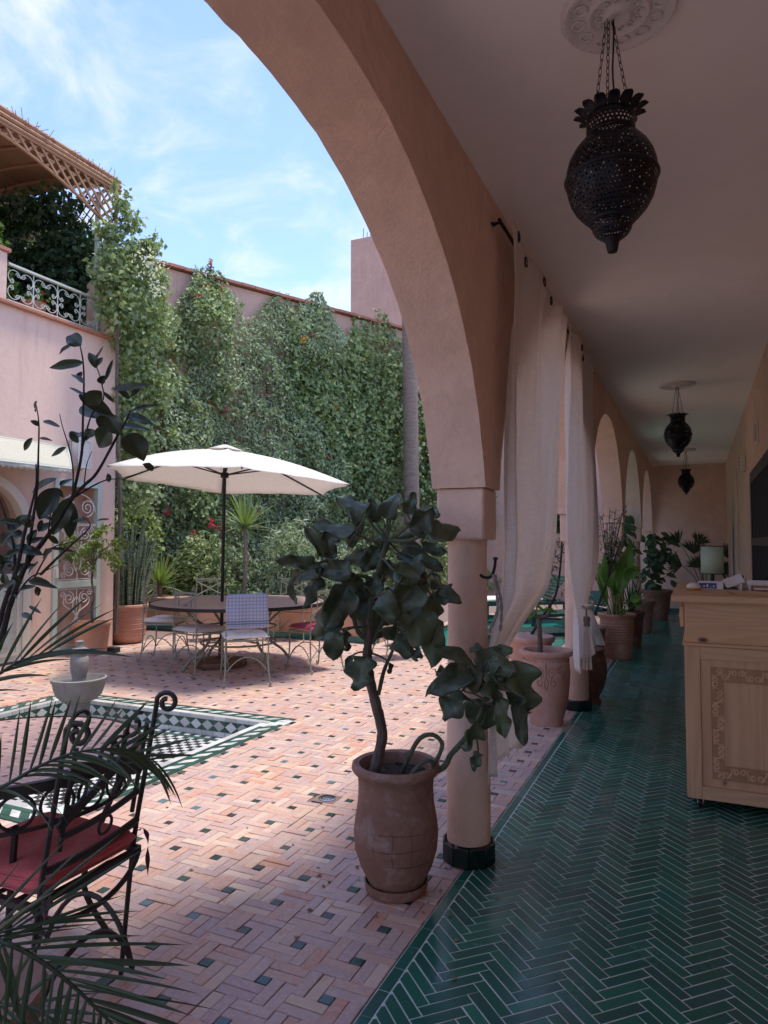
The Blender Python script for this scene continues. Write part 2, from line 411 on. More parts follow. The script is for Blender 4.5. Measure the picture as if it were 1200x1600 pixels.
def bark(name, a, b, sc=(12, 12, 60), bs=0.8):
    t = NT(name); n_ = t.noise(1.0, 6, 0.7, t.vec(sc)); t.set(color=t.mix(t.ramp(n_, [(0.35, (0, 0, 0)), (0.65, (1, 1, 1))]), a, b), rough=0.9).bump(n_, bs, 0.02); return t.m
M['bark'] = bark('grey_brown_bark', (0.07, 0.05, 0.038), (0.17, 0.125, 0.10), (40, 40, 14))
M['bark_dark'] = bark('dark_bark', (0.018, 0.014, 0.012), (0.05, 0.04, 0.032), (40, 40, 12))
M['palm_bark'] = bark('ringed_palm_bark', (0.17, 0.12, 0.09), (0.33, 0.24, 0.185), (6, 6, 50), 0.6)
M['stem'] = bark('green_stem', (0.06, 0.075, 0.045), (0.12, 0.13, 0.08), (20, 20, 8), 0.3)
def wood(name, a, b, sc, axis='X', knots=True, rough=0.5):
    t = NT(name)
    rot = (0, 0, 0)
    v = t.vec({'X': (1.2, 14, 14), 'Z': (14, 14, 1.2), 'Y': (14, 1.2, 14)}[axis])
    w = t.noise(sc, 5, 0.6, v, 0.8)
    ring = t.math('FRACT', t.math('MULTIPLY', t.noise(sc * 0.35, 2, 0.5, v, 0.5), 9.0))
    cc = t.mix(t.ramp(ring, [(0.0, (0, 0, 0)), (0.75, (0.55, 0.55, 0.55)), (1.0, (0, 0, 0))]), b, a)
    cc = t.mix(t.math('MULTIPLY', w, 0.5), cc, mul(a, 0.72))
    if knots:
        vo = t.n.new('ShaderNodeTexVoronoi'); vo.inputs['Scale'].default_value = 1.0
        t.l.new(t.vec({'X': (3.2, 6.0, 6.0), 'Z': (6.0, 6.0, 3.2), 'Y': (6, 3.2, 6)}[axis]), vo.inputs['Vector'])
        cc = t.mix(t.ramp(vo.outputs['Distance'], [(0.05, (1, 1, 1)), (0.11, (0, 0, 0))]), cc, (0.10, 0.035, 0.015))
    t.set(color=cc, rough=rough, spec=0.35).bump(w, 0.15, 0.003); return t.m
M['pine_h'] = wood('pine_board', (0.72, 0.46, 0.27), (0.55, 0.31, 0.165), 1.3, 'X')
M['pine_v'] = wood('pine_stile', (0.72, 0.46, 0.27), (0.55, 0.31, 0.165), 1.3, 'Z'); M['pine_shaded'] = wood('pine_recess_shade', (0.50, 0.28, 0.145), (0.36, 0.19, 0.09), 1.3, 'Z', False)  # the last pine is darkened to paint shade into the carving's recesses
M['cane'] = wood('dry_cane', (0.46, 0.27, 0.15), (0.30, 0.16, 0.09), 3, 'Y', False, 0.8)
t = NT('fired_clay_paver')
r = t.rand(); p = t.pos()
cc = t.ramp(r, [(0.0, (0.52, 0.295, 0.215)), (0.16, (0.46, 0.305, 0.27)), (0.30, (0.57, 0.365, 0.275)), (0.43, (0.42, 0.285, 0.265)), (0.55, (0.52, 0.315, 0.23)), (0.66, (0.48, 0.335, 0.295)), (0.76, (0.64, 0.47, 0.36)), (0.86, (0.52, 0.24, 0.15)), (0.92, (0.58, 0.40, 0.285))], 'CONSTANT')
cc = t.mix(t.ramp(t.noise(2.2, 5, 0.65, p, 0.6), [(0.40, (0, 0, 0)), (0.62, (0.6, 0.6, 0.6))]), cc, (0.43, 0.33, 0.32))
cc = t.mix(t.ramp(t.noise(26, 7, 0.75, p, 1.8), [(0.45, (0, 0, 0)), (0.66, (0.6, 0.6, 0.6))]), cc, (0.58, 0.46, 0.41))
cc = t.mix(t.ramp(t.noise(13, 4, 0.6, p, 1.2), [(0.60, (0, 0, 0)), (0.65, (0.6, 0.6, 0.6))]), cc, (0.52, 0.26, 0.17))
cc = t.mix(t.ramp(t.noise(1.1, 6, 0.7, p, 0.8), [(0.58, (0, 0, 0)), (0.78, (0.35, 0.35, 0.35))]), cc, (0.34, 0.23, 0.20))
cc = t.mix(t.ramp(t.noise(70, 6, 0.8, p), [(0.68, (0, 0, 0)), (0.74, (0.35, 0.35, 0.35))]), cc, (0.32, 0.21, 0.18))
cc = t.mix(1.0, cc, (1.0, 0.985, 0.94), 'MULTIPLY')
t.set(color=cc, rough=t.math('ADD', 0.38, t.math('MULTIPLY', t.noise(20, 4, 0.6, p), 0.35)), spec=0.35).bump(t.noise(35, 6, 0.7, p), 0.3, 0.004)
M['paver'] = t.m
t = NT('paver_joint'); t.set(color=t.mix(t.noise(30, 4, 0.6, t.pos()), (0.16, 0.10, 0.09), (0.27, 0.19, 0.165)), rough=0.95); M['joint'] = t.m
t = NT('white_grout'); t.set(color=t.mix(t.noise(12, 4, 0.6, t.pos()), (0.34, 0.40, 0.36), (0.66, 0.70, 0.63)), rough=0.7); M['grout'] = t.m
t = NT('green_glazed_tile')
r = t.rand(); p = t.pos()
cc = t.ramp(r, [(0.0, (0.014, 0.118, 0.074)), (0.2, (0.018, 0.145, 0.090)), (0.4, (0.014, 0.108, 0.074)), (0.55, (0.026, 0.165, 0.105)), (0.7, (0.016, 0.110, 0.076)), (0.84, (0.024, 0.100, 0.074)), (0.93, (0.018, 0.135, 0.098))], 'CONSTANT')
cc = t.mix(t.ramp(t.noise(0.9, 4, 0.6, p), [(0.45, (0, 0, 0)), (0.7, (0.5, 0.5, 0.5))]), cc, (0.035, 0.075, 0.066))
cc = t.mix(t.ramp(t.noise(60, 6, 0.75, p), [(0.66, (0, 0, 0)), (0.74, (0.6, 0.6, 0.6))]), cc, (0.13, 0.15, 0.13))
rg = t.math('ADD', 0.13, t.math('MULTIPLY', t.ramp(t.noise(3.5, 5, 0.65, p), [(0.35, (0, 0, 0)), (0.75, (1, 1, 1))]), 0.22))
t.set(color=cc, rough=rg, spec=0.42).bump(t.math('ADD', t.noise(9, 3, 0.5, p), t.math('MULTIPLY', t.noise(55, 3, 0.5, p), 0.2)), 0.28, 0.006); M['green_tile'] = t.m
t = NT('green_cabochon')
cc = t.ramp(t.rand(), [(0, (0.025, 0.065, 0.050)), (0.35, (0.05, 0.085, 0.075)), (0.6, (0.035, 0.045, 0.045)), (0.78, (0.11, 0.18, 0.20)), (0.9, (0.02, 0.04, 0.035))], 'CONSTANT')
t.set(color=cc, rough=0.25).bump(t.noise(60, 3, 0.5, t.pos()), 0.15, 0.003); M['cabochon'] = t.m
def glaze(name, c, rough=0.22):
    t = NT(name); t.set(color=t.mix(t.rand(), mul(c, 0.7), mul(c, 1.2)), rough=rough).bump(t.noise(40, 3, 0.5, t.pos()), 0.12, 0.003); return t.m
M['z_green'] = glaze('green_zellige', (0.03, 0.088, 0.062)); M['z_black'] = glaze('black_zellige', (0.022, 0.026, 0.03)); M['z_white'] = glaze('white_zellige', (0.58, 0.57, 0.53))
M['z_dark'] = glaze('very_dark_green_zellige', (0.006, 0.022, 0.018), 0.15)
# ================================================================== GROUND AND FLOORS
MB().add([(-400, -400, -0.55), (400, -400, -0.55), (400, 400, -0.55), (-400, 400, -0.55)], [(0, 1, 2, 3)]).build('ground', M['joint'], kind='structure', loc=(0, 0, -0.55))
XB = -0.975                                             # courtyard / gallery line
BX0, BX1, BY0, BY1 = -5.60, -3.04, 2.55, 4.95           # sunken fountain basin, outer border
QX0, QX1, QY0, QY1 = -4.05, -1.75, 8.80, 13.6           # pool
m = MB(); Z0, Z1 = -0.5, -0.010
XL, YA, YB = -7.6, -3.3, 24.0
def ring_rects(x0, x1, y0, y1, holes):                   # split a rectangle round its holes (holes sorted by y, not overlapping in y)
    out = []; y = y0
    for (hx0, hx1, hy0, hy1) in sorted(holes, key=lambda h: h[2]):
        out.append((x0, x1, y, hy0)); out.append((x0, hx0, hy0, hy1)); out.append((hx1, x1, hy0, hy1)); y = hy1
    out.append((x0, x1, y, y1)); return out
for (a, b, c, d) in ring_rects(-12.0, XB, YA, YB, [(BX0, BX1, BY0, BY1), (QX0, QX1, QY0, QY1)]): m.box(a, b, c, d, Z0, Z1)
court = m.build('courtyard_floor', M['joint'], kind='structure', loc=(-4, 4, 0), smooth=False)
gal = MB().box(XB, 0.70, YA, 16.0, Z0, -0.0006).build('gallery_floor', M['grout'], kind='structure', loc=(-0.2, 6, 0), smooth=False)

def inset_poly(poly, d):                                 # convex, anticlockwise or clockwise
    n = len(poly); A = sum(poly[i][0] * poly[(i + 1) % n][1] - poly[(i + 1) % n][0] * poly[i][1] for i in range(n)); sg = 1 if A > 0 else -1
    L = []
    for i in range(n):
        (x0, y0), (x1, y1) = poly[i], poly[(i + 1) % n]; dx, dy = x1 - x0, y1 - y0; l = math.hypot(dx, dy) or 1e-9
        nx, ny = -dy / l * sg, dx / l * sg; L.append((x0 + nx * d, y0 + ny * d, dx / l, dy / l))
    out = []
    for i in range(n):
        ax, ay, adx, ady = L[i - 1]; bx, by, bdx, bdy = L[i]; den = adx * bdy - ady * bdx
        if abs(den) < 1e-3: out.append((bx, by)); continue
        t_ = ((bx - ax) * bdy - (by - ay) * bdx) / den; t_ = max(-.5, min(.5, t_)); out.append((ax + adx * t_, ay + ady * t_))
    return out
def tile_into(mb, poly, z0, z1, inset=0.0, bev=0.004, tilt=0.0):
    """polygon (list of (x, y)) as a slab with a small chamfer; z1 = top"""
    n = len(poly)
    if n > 4:                                             # drop tiny edges left by clipping
        poly = [p for i, p in enumerate(poly) if math.hypot(p[0] - poly[i - 1][0], p[1] - poly[i - 1][1]) > .006]; n = len(poly)
        if n < 3: return mb
    cx = sum(p[0] for p in poly) / n; cy = sum(p[1] for p in poly) / n
    tx, ty = rnd.uniform(-tilt, tilt), rnd.uniform(-tilt, tilt)
    q = inset_poly(poly, inset); q2 = inset_poly(poly, inset + bev)
    vs = [(p[0], p[1], z0) for p in q] + [(p[0], p[1], z1 - bev * 0.6) for p in q] + [(p[0], p[1], z1 + (p[0] - cx) * tx + (p[1] - cy) * ty) for p in q2]
    fs = [tuple(range(2 * n, 3 * n))]
    for k in range(2):
        for i in range(n): fs.append((k * n + i, k * n + (i + 1) % n, (k + 1) * n + (i + 1) % n, (k + 1) * n + i))
    return mb.add(vs, fs)
def in_view(x, y, z=0.0, pad=60):
    d = Vector((x, y, z)) - EYEP; w = d.dot(FW)
    if w < 0.2: return None
    px = CX + F_PX * d.dot(RT) / w; py = CY - F_PX * d.dot(UP) / w
    return w if (-pad < px < 1200 + pad and -pad < py < 1600 + pad) else None
def clip_half(poly, nx, ny, c):                          # keep nx*x+ny*y <= c
    out = []
    for i in range(len(poly)):
        a, b = poly[i], poly[(i + 1) % len(poly)]
        da, db = nx * a[0] + ny * a[1] - c, nx * b[0] + ny * b[1] - c
        if da <= 0: out.append(a)
        if (da < 0 < db) or (db < 0 < da):
            s = da / (da - db); out.append((a[0] + (b[0] - a[0]) * s, a[1] + (b[1] - a[1]) * s))
    return out
def area(poly):
    return abs(sum(poly[i][0] * poly[(i + 1) % len(poly)][1] - poly[(i + 1) % len(poly)][0] * poly[i][1] for i in range(len(poly)))) / 2
def emit_tiles(polys, name, mat, floor, zj, tilt, jit, bev, inset, limit=295, z0=-0.03):
    """the tiles that show largest as single parts, the rest as one part"""
    vis = []
    for p in polys:
        cx = sum(q[0] for q in p) / len(p); cy = sum(q[1] for q in p) / len(p)
        w = in_view(cx, cy, 0, 10); vis.append((area(p) * 1e4 / (w ** 3) if w else -1, p))
    vis.sort(key=lambda q: -q[0])
    rest = MB()
    for k, (s, p) in enumerate(vis):
        dz = rnd.gauss(0, zj) if floor is not gal else 0.0006 + abs(rnd.gauss(0, zj)); p = [(q[0] + rnd.uniform(-jit, jit), q[1] + rnd.uniform(-jit, jit)) for q in p]
        if k < limit and s > 0: tile_into(MBx := MB(), p, z0, dz, inset, bev, tilt).build(name, mat, floor, smooth=False)
        else: tile_into(rest, p, z0, dz, inset, bev, tilt)
    rest.build(name, mat, floor, smooth=False, kind='stuff')

# --- courtyard pavers: pinwheels of 1 x 3 bricks round a small green square
ux, uy = 0.238 / 5, 0.2200 / 5
bricks, dots = [], []
PIN = []
for (x0, y0, w, h, horiz) in ((0, 0, 3, 2, True), (3, 0, 2, 3, False), (2, 3, 3, 2, True), (0, 2, 2, 3, False)):
    for k in range(2):
        PIN.append((x0, y0 + k, x0 + w, y0 + k + 1) if horiz else (x0 + k, y0, x0 + k + 1, y0 + h))
holes = [(BX0, BX1, BY0, BY1), (QX0 - 0.16, QX1 + 0.3, QY0 - 0.16, 30)]
DRAIN = (-1.94, 3.50)
def floor_ok(p):
    cx = sum(q[0] for q in p) / len(p); cy = sum(q[1] for q in p) / len(p)
    if cx < -7.5 or cx > XB: return False
    if cy > 9.0 and cx < -4.1: return False
    if cy > 15.8: return False
    if abs(cx - DRAIN[0]) < 0.07 and abs(cy - DRAIN[1]) < 0.065: return False
    for (a, b, c, d) in holes:
        if a < cx < b and c < cy < d: return False
    return True
def clip_all(p):
    p = clip_half(p, 1, 0, XB - 0.001)
    if len(p) < 3: return p
    cx = sum(q[0] for q in p) / len(p); cy = sum(q[1] for q in p) / len(p)
    if BY0 - 0.1 < cy < BY1 + 0.1 and BX0 < cx < BX1 + 0.2 and cx > BX1: p = clip_half(p, -1, 0, -(BX1 + 0.002))
    if len(p) > 2 and BX0 < cx < BX1 and cy > BY1: p = clip_half(p, 0, -1, -(BY1 + 0.002))
    if len(p) > 2 and BX0 < cx < BX1 and cy < BY0: p = clip_half(p, 0, 1, BY0 - 0.002)
    return p
ox, oy = -1.10 - 2.5 * ux, 2.4265 - 2.5 * uy
for i in range(-29, 2):
    for j in range(-8, 62):
        bx, by = ox + i * 0.238, oy + j * 0.2200
        if not (in_view(bx + 0.12, by + 0.11, 0, 260)): continue
        for (a, b, c, d) in PIN:
            p = [(bx + a * ux, by + b * uy), (bx + c * ux, by + b * uy), (bx + c * ux, by + d * uy), (bx + a * ux, by + d * uy)]
            if floor_ok(p):
                p = clip_all(p)
                if len(p) > 2 and area(p) > 2e-4: bricks.append(p)
        p = [(bx + a * ux, by + b * uy) for (a, b) in ((2.03, 2.03), (2.97, 2.03), (2.97, 2.97), (2.03, 2.97))]
        if floor_ok(p):
            p = clip_all(p)
            if len(p) > 2 and area(p) > 2e-4: dots.append(p)
emit_tiles(bricks, 'brick', M['paver'], court, 0.0012, 0.018, 0.0016, 0.0024, 0.0009)
emit_tiles(dots, 'glazed_square', M['cabochon'], court, 0.0006, 0.006, 0.0006, 0.002, 0.001, limit=120)
# --- gallery herringbone and its border row
W_, L_ = 0.0443, 0.1772
s2 = math.sqrt(0.5); herr = []
ox, oy = -0.794, 2.413                                   # a corner read from the photograph
def uvxy(u, v): return (ox + (u - v) * s2, oy + (u + v) * s2)
for i in range(-140, 330):
    for j in range(-16, 16):
        for (u, v, du, dv) in (((i + 4 * j), (i - 4 * j), 4, 1), ((i + 4 * j), (i - 4 * j) + 1, 1, 4)):
            p = [uvxy((u + a) * W_, (v + b) * W_) for (a, b) in ((0, 0), (du, 0), (du, dv), (0, dv))]
            cx = sum(q[0] for q in p) / 4; cy = sum(q[1] for q in p) / 4
            if cx < -1.1 or cx > 0.70 or cy < 0.6 or cy > 15.9 or not in_view(cx, cy, 0, 200): continue
            p = clip_half(p, -1, 0, 0.929); 
            if len(p) > 2: p = clip_half(p, 1, 0, 0.58)
            if len(p) > 2: p = clip_half(p, 0, 1, 15.8)
            if len(p) > 2 and area(p) > 3e-4: herr.append(p)
emit_tiles(herr, 'glazed_tile', M['green_tile'], gal, 0.0003, 0.010, 0.0011, 0.0010, 0.0026)
brd = []; y = 0.9
while y < 15.8:
    L = 0.134 + rnd.uniform(-0.006, 0.006); brd.append([(-0.973, y), (-0.931, y), (-0.931, y + L), (-0.973, y + L)]); y += L
emit_tiles(brd, 'border_tile', M['green_tile'], gal, 0.0002, 0.006, 0.0008, 0.0010, 0.0016, limit=120)
# --- floor drain
t = thing('floor_drain', (DRAIN[0], DRAIN[1], 0), 'square metal floor drain with a ring of slots set into the pink courtyard pavers', 'drain')
MB().box(DRAIN[0] - 0.068, DRAIN[0] + 0.068, DRAIN[1] - 0.062, DRAIN[1] + 0.062, -0.03, 0.001).build('drain_plate', M['joint'], t, bevel=0.002)
MB().lathe([(0.05, 0), (0.05, 0.004), (0.045, 0.006), (0.0, 0.006)], (DRAIN[0], DRAIN[1], 0.0015), 28).build('grate', M['cream'] if False else M['chrome'], t)
m = MB()
for k in range(12):
    a = k * math.pi / 6
    m.obox((DRAIN[0] + 0.034 * math.cos(a), DRAIN[1] + 0.034 * math.sin(a), 0.0078), (0.005 * -math.sin(a), 0.005 * math.cos(a), 0), (0.0035 * math.cos(a), 0.0035 * math.sin(a), 0), (0, 0, 0.0007))
m.build('slot', M['iron_black'], t, kind='stuff')

# ================================================================== SUNKEN FOUNTAIN BASIN
bas = thing('sunken_basin', ((BX0 + BX1) / 2, (BY0 + BY1) / 2, 0), 'sunken square fountain basin lined with black, white and green mosaic tiles', 'basin')
BW, DEP = 0.20, 0.17
ix0, ix1, iy0, iy1 = BX0 + BW, BX1 - BW, BY0 + BW, BY1 - BW
m = MB().box(BX0, BX1, BY0, BY1, -0.48, -DEP - 0.008)
for (a, b, c, d) in ((BX0, BX1, iy1, BY1), (BX0, BX1, BY0, iy0), (BX0, ix0, iy0, iy1), (ix1, BX1, iy0, iy1)): m.box(a, b, c, d, -0.47, -0.007)
m.build('basin_bed', M['grout'], bas, smooth=False)
g_, w_, k_ = MB(), MB(), MB()
def strip_side(x0, y0, dx, dy, nx, ny, L):              # along (dx,dy), inward (nx,ny)
    def P2(s, o): return (x0 + dx * s + nx * o, y0 + dy * s + ny * o)
    def quad(mb, s0, s1, o0, o1): tile_into(mb, [P2(s0, o0), P2(s1, o0), P2(s1, o1), P2(s0, o1)] if (dx * ny - dy * nx) > 0 else [P2(s0, o1), P2(s1, o1), P2(s1, o0), P2(s0, o0)], -0.03, 0.0, 0.0008, 0.0015)
    def tri(mb, pts):
        a, b, c = pts
        if (b[0] - a[0]) * (c[1] - a[1]) - (b[1] - a[1]) * (c[0] - a[0]) < 0: pts = [a, c, b]
        tile_into(mb, pts, -0.03, 0.0, 0.0008, 0.0015)
    for (o0, o1, mb) in ((0.0, 0.036, g_), (0.110, 0.146, g_), (0.146, BW, w_)):
        n = int(round((L - 2 * o0) / 0.2)); st = (L - 2 * o0 - (0 if o0 == 0 else 0)) / n
        s = o0
        for i in range(n): quad(mb, s + i * st, s + (i + 1) * st, o0, o1)
    o0, o1 = 0.038, 0.108
    n = int((L - 2 * o0) / 0.070); st = (L - 2 * o0) / n
    for i in range(n):
        a, b = o0 + i * st, o0 + (i + 1) * st
        tri(g_, [P2(a, o0), P2(b, o0), P2(a, o1)]) if i % 2 == 0 else tri(w_, [P2(a, o0), P2(b, o0), P2(a, o1)])
        tri(w_, [P2(b, o0), P2(b, o1), P2(a, o1)]) if i % 2 == 0 else tri(g_, [P2(b, o0), P2(b, o1), P2(a, o1)])
Lx, Ly = BX1 - BX0, BY1 - BY0
strip_side(BX0, BY1, 1, 0, 0, -1, Lx); strip_side(BX0, BY0, 1, 0, 0, 1, Lx)
strip_side(BX0, BY0 + BW, 0, 1, 1, 0, Ly - 2 * BW); strip_side(BX1, BY0 + BW, 0, 1, -1, 0, Ly - 2 * BW)
# inner walls: white diamonds between green triangles
def wall_tiles(ax, ay, dx, dy, nx, ny, L):
    n = int(L / 0.115); st = L / n; e = 0.004
    def P3(s, z, o=0.004): return (ax + dx * s + nx * o, ay + dy * s + ny * o, z)
    def slab(mb, pts):                                   # pts (s, z)
        cs = sum(p[0] for p in pts) / len(pts); cz = sum(p[1] for p in pts) / len(pts)
        q = [(p[0] + (cs - p[0]) * 0.05, p[1] + (cz - p[1]) * 0.05) for p in pts]
        mb.prism([P3(p[0], p[1], 0.0) for p in q], (nx * 0.005, ny * 0.005, 0))
    zt, zb = -0.035, -0.125; zm = (zt + zb) / 2
    for i in range(n):
        a, b = i * st, (i + 1) * st; c = (a + b) / 2
        slab(w_, [(a, zm), (c, zb), (b, zm), (c, zt)])
        slab(g_, [(a, zt), (a, zm), (c, zt)]); slab(g_, [(c, zt), (b, zm), (b, zt)])
        slab(g_, [(a, zm), (a, zb), (c, zb)]); slab(g_, [(c, zb), (b, zb), (b, zm)])
        slab(w_, [(a, -0.033), (b, -0.033), (b, -0.002), (a, -0.002)])
        slab(w_, [(a, -0.165), (b, -0.165), (b, -0.127), (a, -0.127)])
wall_tiles(ix0, iy1, 1, 0, 0, -1, ix1 - ix0); wall_tiles(ix0, iy0, 0, 1, 1, 0, iy1 - iy0)
wall_tiles(ix1, iy0, 0, 1, -1, 0, iy1 - iy0); wall_tiles(ix0, iy0, 1, 0, 0, 1, ix1 - ix0)
# chequered bottom
n = 40; sx_, sy_ = (ix1 - ix0) / n, (iy1 - iy0) / n
for i in range(n):
    for j in range(n):
        edge = min(i, j, n - 1 - i, n - 1 - j)
        mb = g_ if edge == 1 else (w_ if (i + j) % 2 else k_)
        x0, y0 = ix0 + i * sx_, iy0 + j * sy_
        tile_into(mb, [(x0, y0), (x0 + sx_, y0), (x0 + sx_, y0 + sy_), (x0, y0 + sy_)], -DEP - 0.02, -DEP, 0.0015, 0.0015)
g_.build('mosaic_tile', M['z_green'], bas, smooth=False, kind='stuff', label='green glazed mosaic tiles')
w_.build('mosaic_tile', M['z_white'], bas, smooth=False, kind='stuff', label='white glazed mosaic tiles')
k_.build('mosaic_tile', M['z_black'], bas, smooth=False, kind='stuff', label='black glazed mosaic tiles')

# ================================================================== GALLERY: arcade wall, columns, ceiling, walls
XI, XO = -0.860, -1.115
COLY = [3.12 + 3.15 * k for k in range(-1, 4)] + [-3.2]
arc = thing('arcade_wall', (-0.987, 6.0, 0), 'terracotta pink plastered arcade wall with tall arches along the courtyard side of the gallery', 'wall')
PROF = [(0.0, 2.83), (0.25, 2.815), (0.5, 2.755), (0.72, 2.665), (0.92, 2.545), (1.08, 2.41), (1.21, 2.26), (1.31, 2.10), (1.385, 1.93), (1.43, 1.80), (1.452, 1.70)]
m = MB(); TOPZ = 3.36
centres = [3.12 - 1.575 + 3.15 * k for k in range(-1, 5)]
ny_pts = []
jr = random.Random(3)
prof_f = catmull([(a, 0, b) for a, b in PROF], 4)
for yc in centres:
    side = [(-p.x, p.z) for p in reversed(prof_f)] + [(p.x, p.z) for p in prof_f[1:]]
    side = [(a + jr.uniform(-.004, .004), z + jr.uniform(-.004, .004)) if 0 < i < len(side) - 1 else (a, z) for i, (a, z) in enumerate(side)]
    ys = [max(-3.2, min(15.8, yc + a)) for a, z in side]
    if yc < -1: ys = [max(-3.2, y_) for y_ in ys]
    n = len(side); base = len(m.v)
    for (y_, (a, z)) in zip(ys, side):
        m.v += [(XI, y_, z), (XO, y_, z), (XI, y_, TOPZ), (XO, y_, TOPZ)]
    for i in range(n - 1):
        a = base + 4 * i; b = a + 4
        m.f += [(a, b, b + 2, a + 2), (b + 1, a + 1, a + 3, b + 3), (a, a + 1, b + 1, b), (a + 2, b + 2, b + 3, a + 3)]
    # pier to the next arch
    y0, y1 = yc + 1.452, yc + 3.15 - 1.452
    if yc < 14: m.add([(XI, y0, 1.70), (XO, y0, 1.70), (XO, y1, 1.70), (XI, y1, 1.70), (XI, y0, TOPZ), (XO, y0, TOPZ), (XO, y1, TOPZ), (XI, y1, TOPZ)],
                      [(3, 2, 1, 0), (4, 5, 6, 7), (1, 2, 6, 5), (3, 0, 4, 7)])
me_wall = m
# weld shared corners so the arrises can be softened
vm = {}; nv = []; rem = []
for p in m.v:
    k = (round(p[0], 4), round(p[1], 3), round(p[2], 3))
    if k not in vm: vm[k] = len(nv); nv.append(p)
    rem.append(vm[k])
m.v = nv; m.f = [tuple(rem[i] for i in f) for f in m.f]; m.f = [f for f in m.f if len(set(f)) == len(f)]
m.build('wall_face', M['plaster_in'], arc, bevel=0.012, angle=40)
for k, yc in enumerate([3.12 + 3.15 * i for i in range(-1, 4)]):
    b = MB().box(XO + 0.016, XI - 0.012, yc - 0.108, yc + 0.108, 1.462, 1.699).build('impost_block', M['plaster_in'], arc, bevel=0.012)
    cx = -0.985
    c_ = MB().lathe([(0.100, 0.09), (0.101, 0.3), (0.097, 0.7), (0.092, 1.1), (0.090, 1.40), (0.094, 1.455), (0.094, 1.475)], (cx, yc, 0), 40, wob=0.004, ph=k).build('column', M['plaster_in'], arc)
    base = MB()
    for i in range(10):
        a = 2 * math.pi * (i + 0.5) / 10; tx, ty = -math.sin(a), math.cos(a)
        base.obox((cx + 0.1125 * math.cos(a), yc + 0.1125 * math.sin(a), 0.043), (tx * 0.0350, ty * 0.0350, 0), (math.cos(a) * 0.006, math.sin(a) * 0.006, 0), (0, 0, 0.042))
    bo = base.build('plinth_tile', M['z_dark'], c_, bevel=0.003, kind='stuff')
    MB().lathe([(0.1075, 0.001), (0.109, 0.080), (0.098, 0.092)], (cx, yc, 0), 10, a0=0).build('plinth', M['z_dark'], c_)
# ceiling, roof, other walls
MB().box(-1.112, 0.80, -2.4, 16.1, 3.09, 3.3).build('ceiling', M['ceiling'], kind='structure', loc=(-0.2, 6, 3.09), smooth=False)
MB().box(-0.856, 6.0, -2.4, 19.5, 3.305, 3.35).build('roof', M['plaster_in'], kind='structure', loc=(-0.2, 6, 3.31), smooth=False)
side = thing('gallery_side_wall', (0.60, 6, 0), 'ochre pink plaster wall on the right side of the gallery behind the wooden counter', 'wall')
WX = 0.55
GY0, GY1, GZ0, GZ1 = 5.35, 8.52, 0.35, 2.21             # big barred opening
DY0, DY1, DZ = 12.35, 13.25, 1.75                        # arched door, spring height
m = MB()
m.box(WX, WX + .25, -3.4, GY0, 0, 3.089); m.box(WX, WX + .25, GY0, GY1, 0, GZ0); m.box(WX, WX + .25, GY0, GY1, GZ1, 3.089)
m.box(WX, WX + .25, GY1, DY0, 0, 3.089); m.box(WX, WX + .25, DY1, 15.799, 0, 3.089)
pts = [(WX, DY0, 3.089), (WX, DY0, DZ)] + [(WX, (DY0 + DY1) / 2 - 0.45 * math.cos(a), DZ + 0.45 * math.sin(a)) for a in [math.pi * i / 16 for i in range(1, 16)]] + [(WX, DY1, DZ), (WX, DY1, 3.089)]
half = len(pts) // 2
nn = len(pts)
for i in range(1, nn - 2):
    a, b = pts[i], pts[i + 1]
    m.add([(WX, a[1], a[2]), (WX, b[1], b[2]), (WX, b[1], 3.089), (WX, a[1], 3.089), (WX + .25, a[1], a[2]), (WX + .25, b[1], b[2])], [(0, 1, 2, 3), (0, 4, 5, 1)])
m.build('wall_face', M['plaster_in'], side, smooth=False)
MB().box(WX + .26, WX + 2.0, GY0 - .5, GY1 + .5, 0, 3).build('room_interior', M['room_shade'], side)
MB().box(WX + .2, WX + .3, DY0, DY1, 0, 2.3).build('door_reveal', M['room_shade'], side)
endw = MB().box(-1.2, 0.9, 15.8, 16.1, 0, 3.089).build('gallery_end_wall', M['plaster_in'], loc=(-0.15, 15.9, 0), smooth=False, label='plain ochre pink plaster wall closing the far end of the gallery', cat='wall')
m = MB()
m.box(-0.857, WX, 15.780, 15.798, 0.0, 0.075); m.build('skirting', M['green_tile'], endw, bevel=0.002)
0 and MB().box(-1.2, 0.9, -3.65, -3.4, 0, 3.089).build('rear_wall', M['plaster_in'], loc=(-0.15, -3.5, 0), smooth=False, label='plaster wall closing the gallery behind the viewer', cat='wall')
# ================================================================== POOL
wt = NT('pool_water'); wt.set(color=(0.015, 0.19, 0.155), rough=0.06, trans=0.0, spec=0.6).bump(wt.noise(9, 3, 0.5, wt.pos(), 0.4), 0.25, 0.02)
MB().add([(QX0, QY0, -0.09), (QX1, QY0, -0.09), (QX1, QY1, -0.09), (QX0, QY1, -0.09)], [(0, 1, 2, 3)]).build('water', wt.m, kind='structure', loc=(-2.9, 11, -0.09), smooth=False)
pr = thing('swimming_pool', (-2.9, 11.0, 0), 'swimming pool with pale coping and teal tiled sides beyond the green leaved pot plant', 'pool')
m = MB()
for (a, b, c, d) in ((QX0 - .15, QX1 + .15, QY0 - .15, QY0), (QX0 - .15, QX1 + .15, QY1, QY1 + .15), (QX0 - .15, QX0, QY0, QY1), (QX1, QX1 + .15, QY0, QY1)): m.box(a, b, c, d, -0.04, 0.012)
m.build('coping', M['paver'], pr, bevel=0.006)
m = MB()
for i in range(int((QX1 - QX0) / .1)): m.box(QX0 + i * .1 + .002, QX0 + (i + 1) * .1 - .002, QY1 - .012, QY1, -0.4, -0.042)
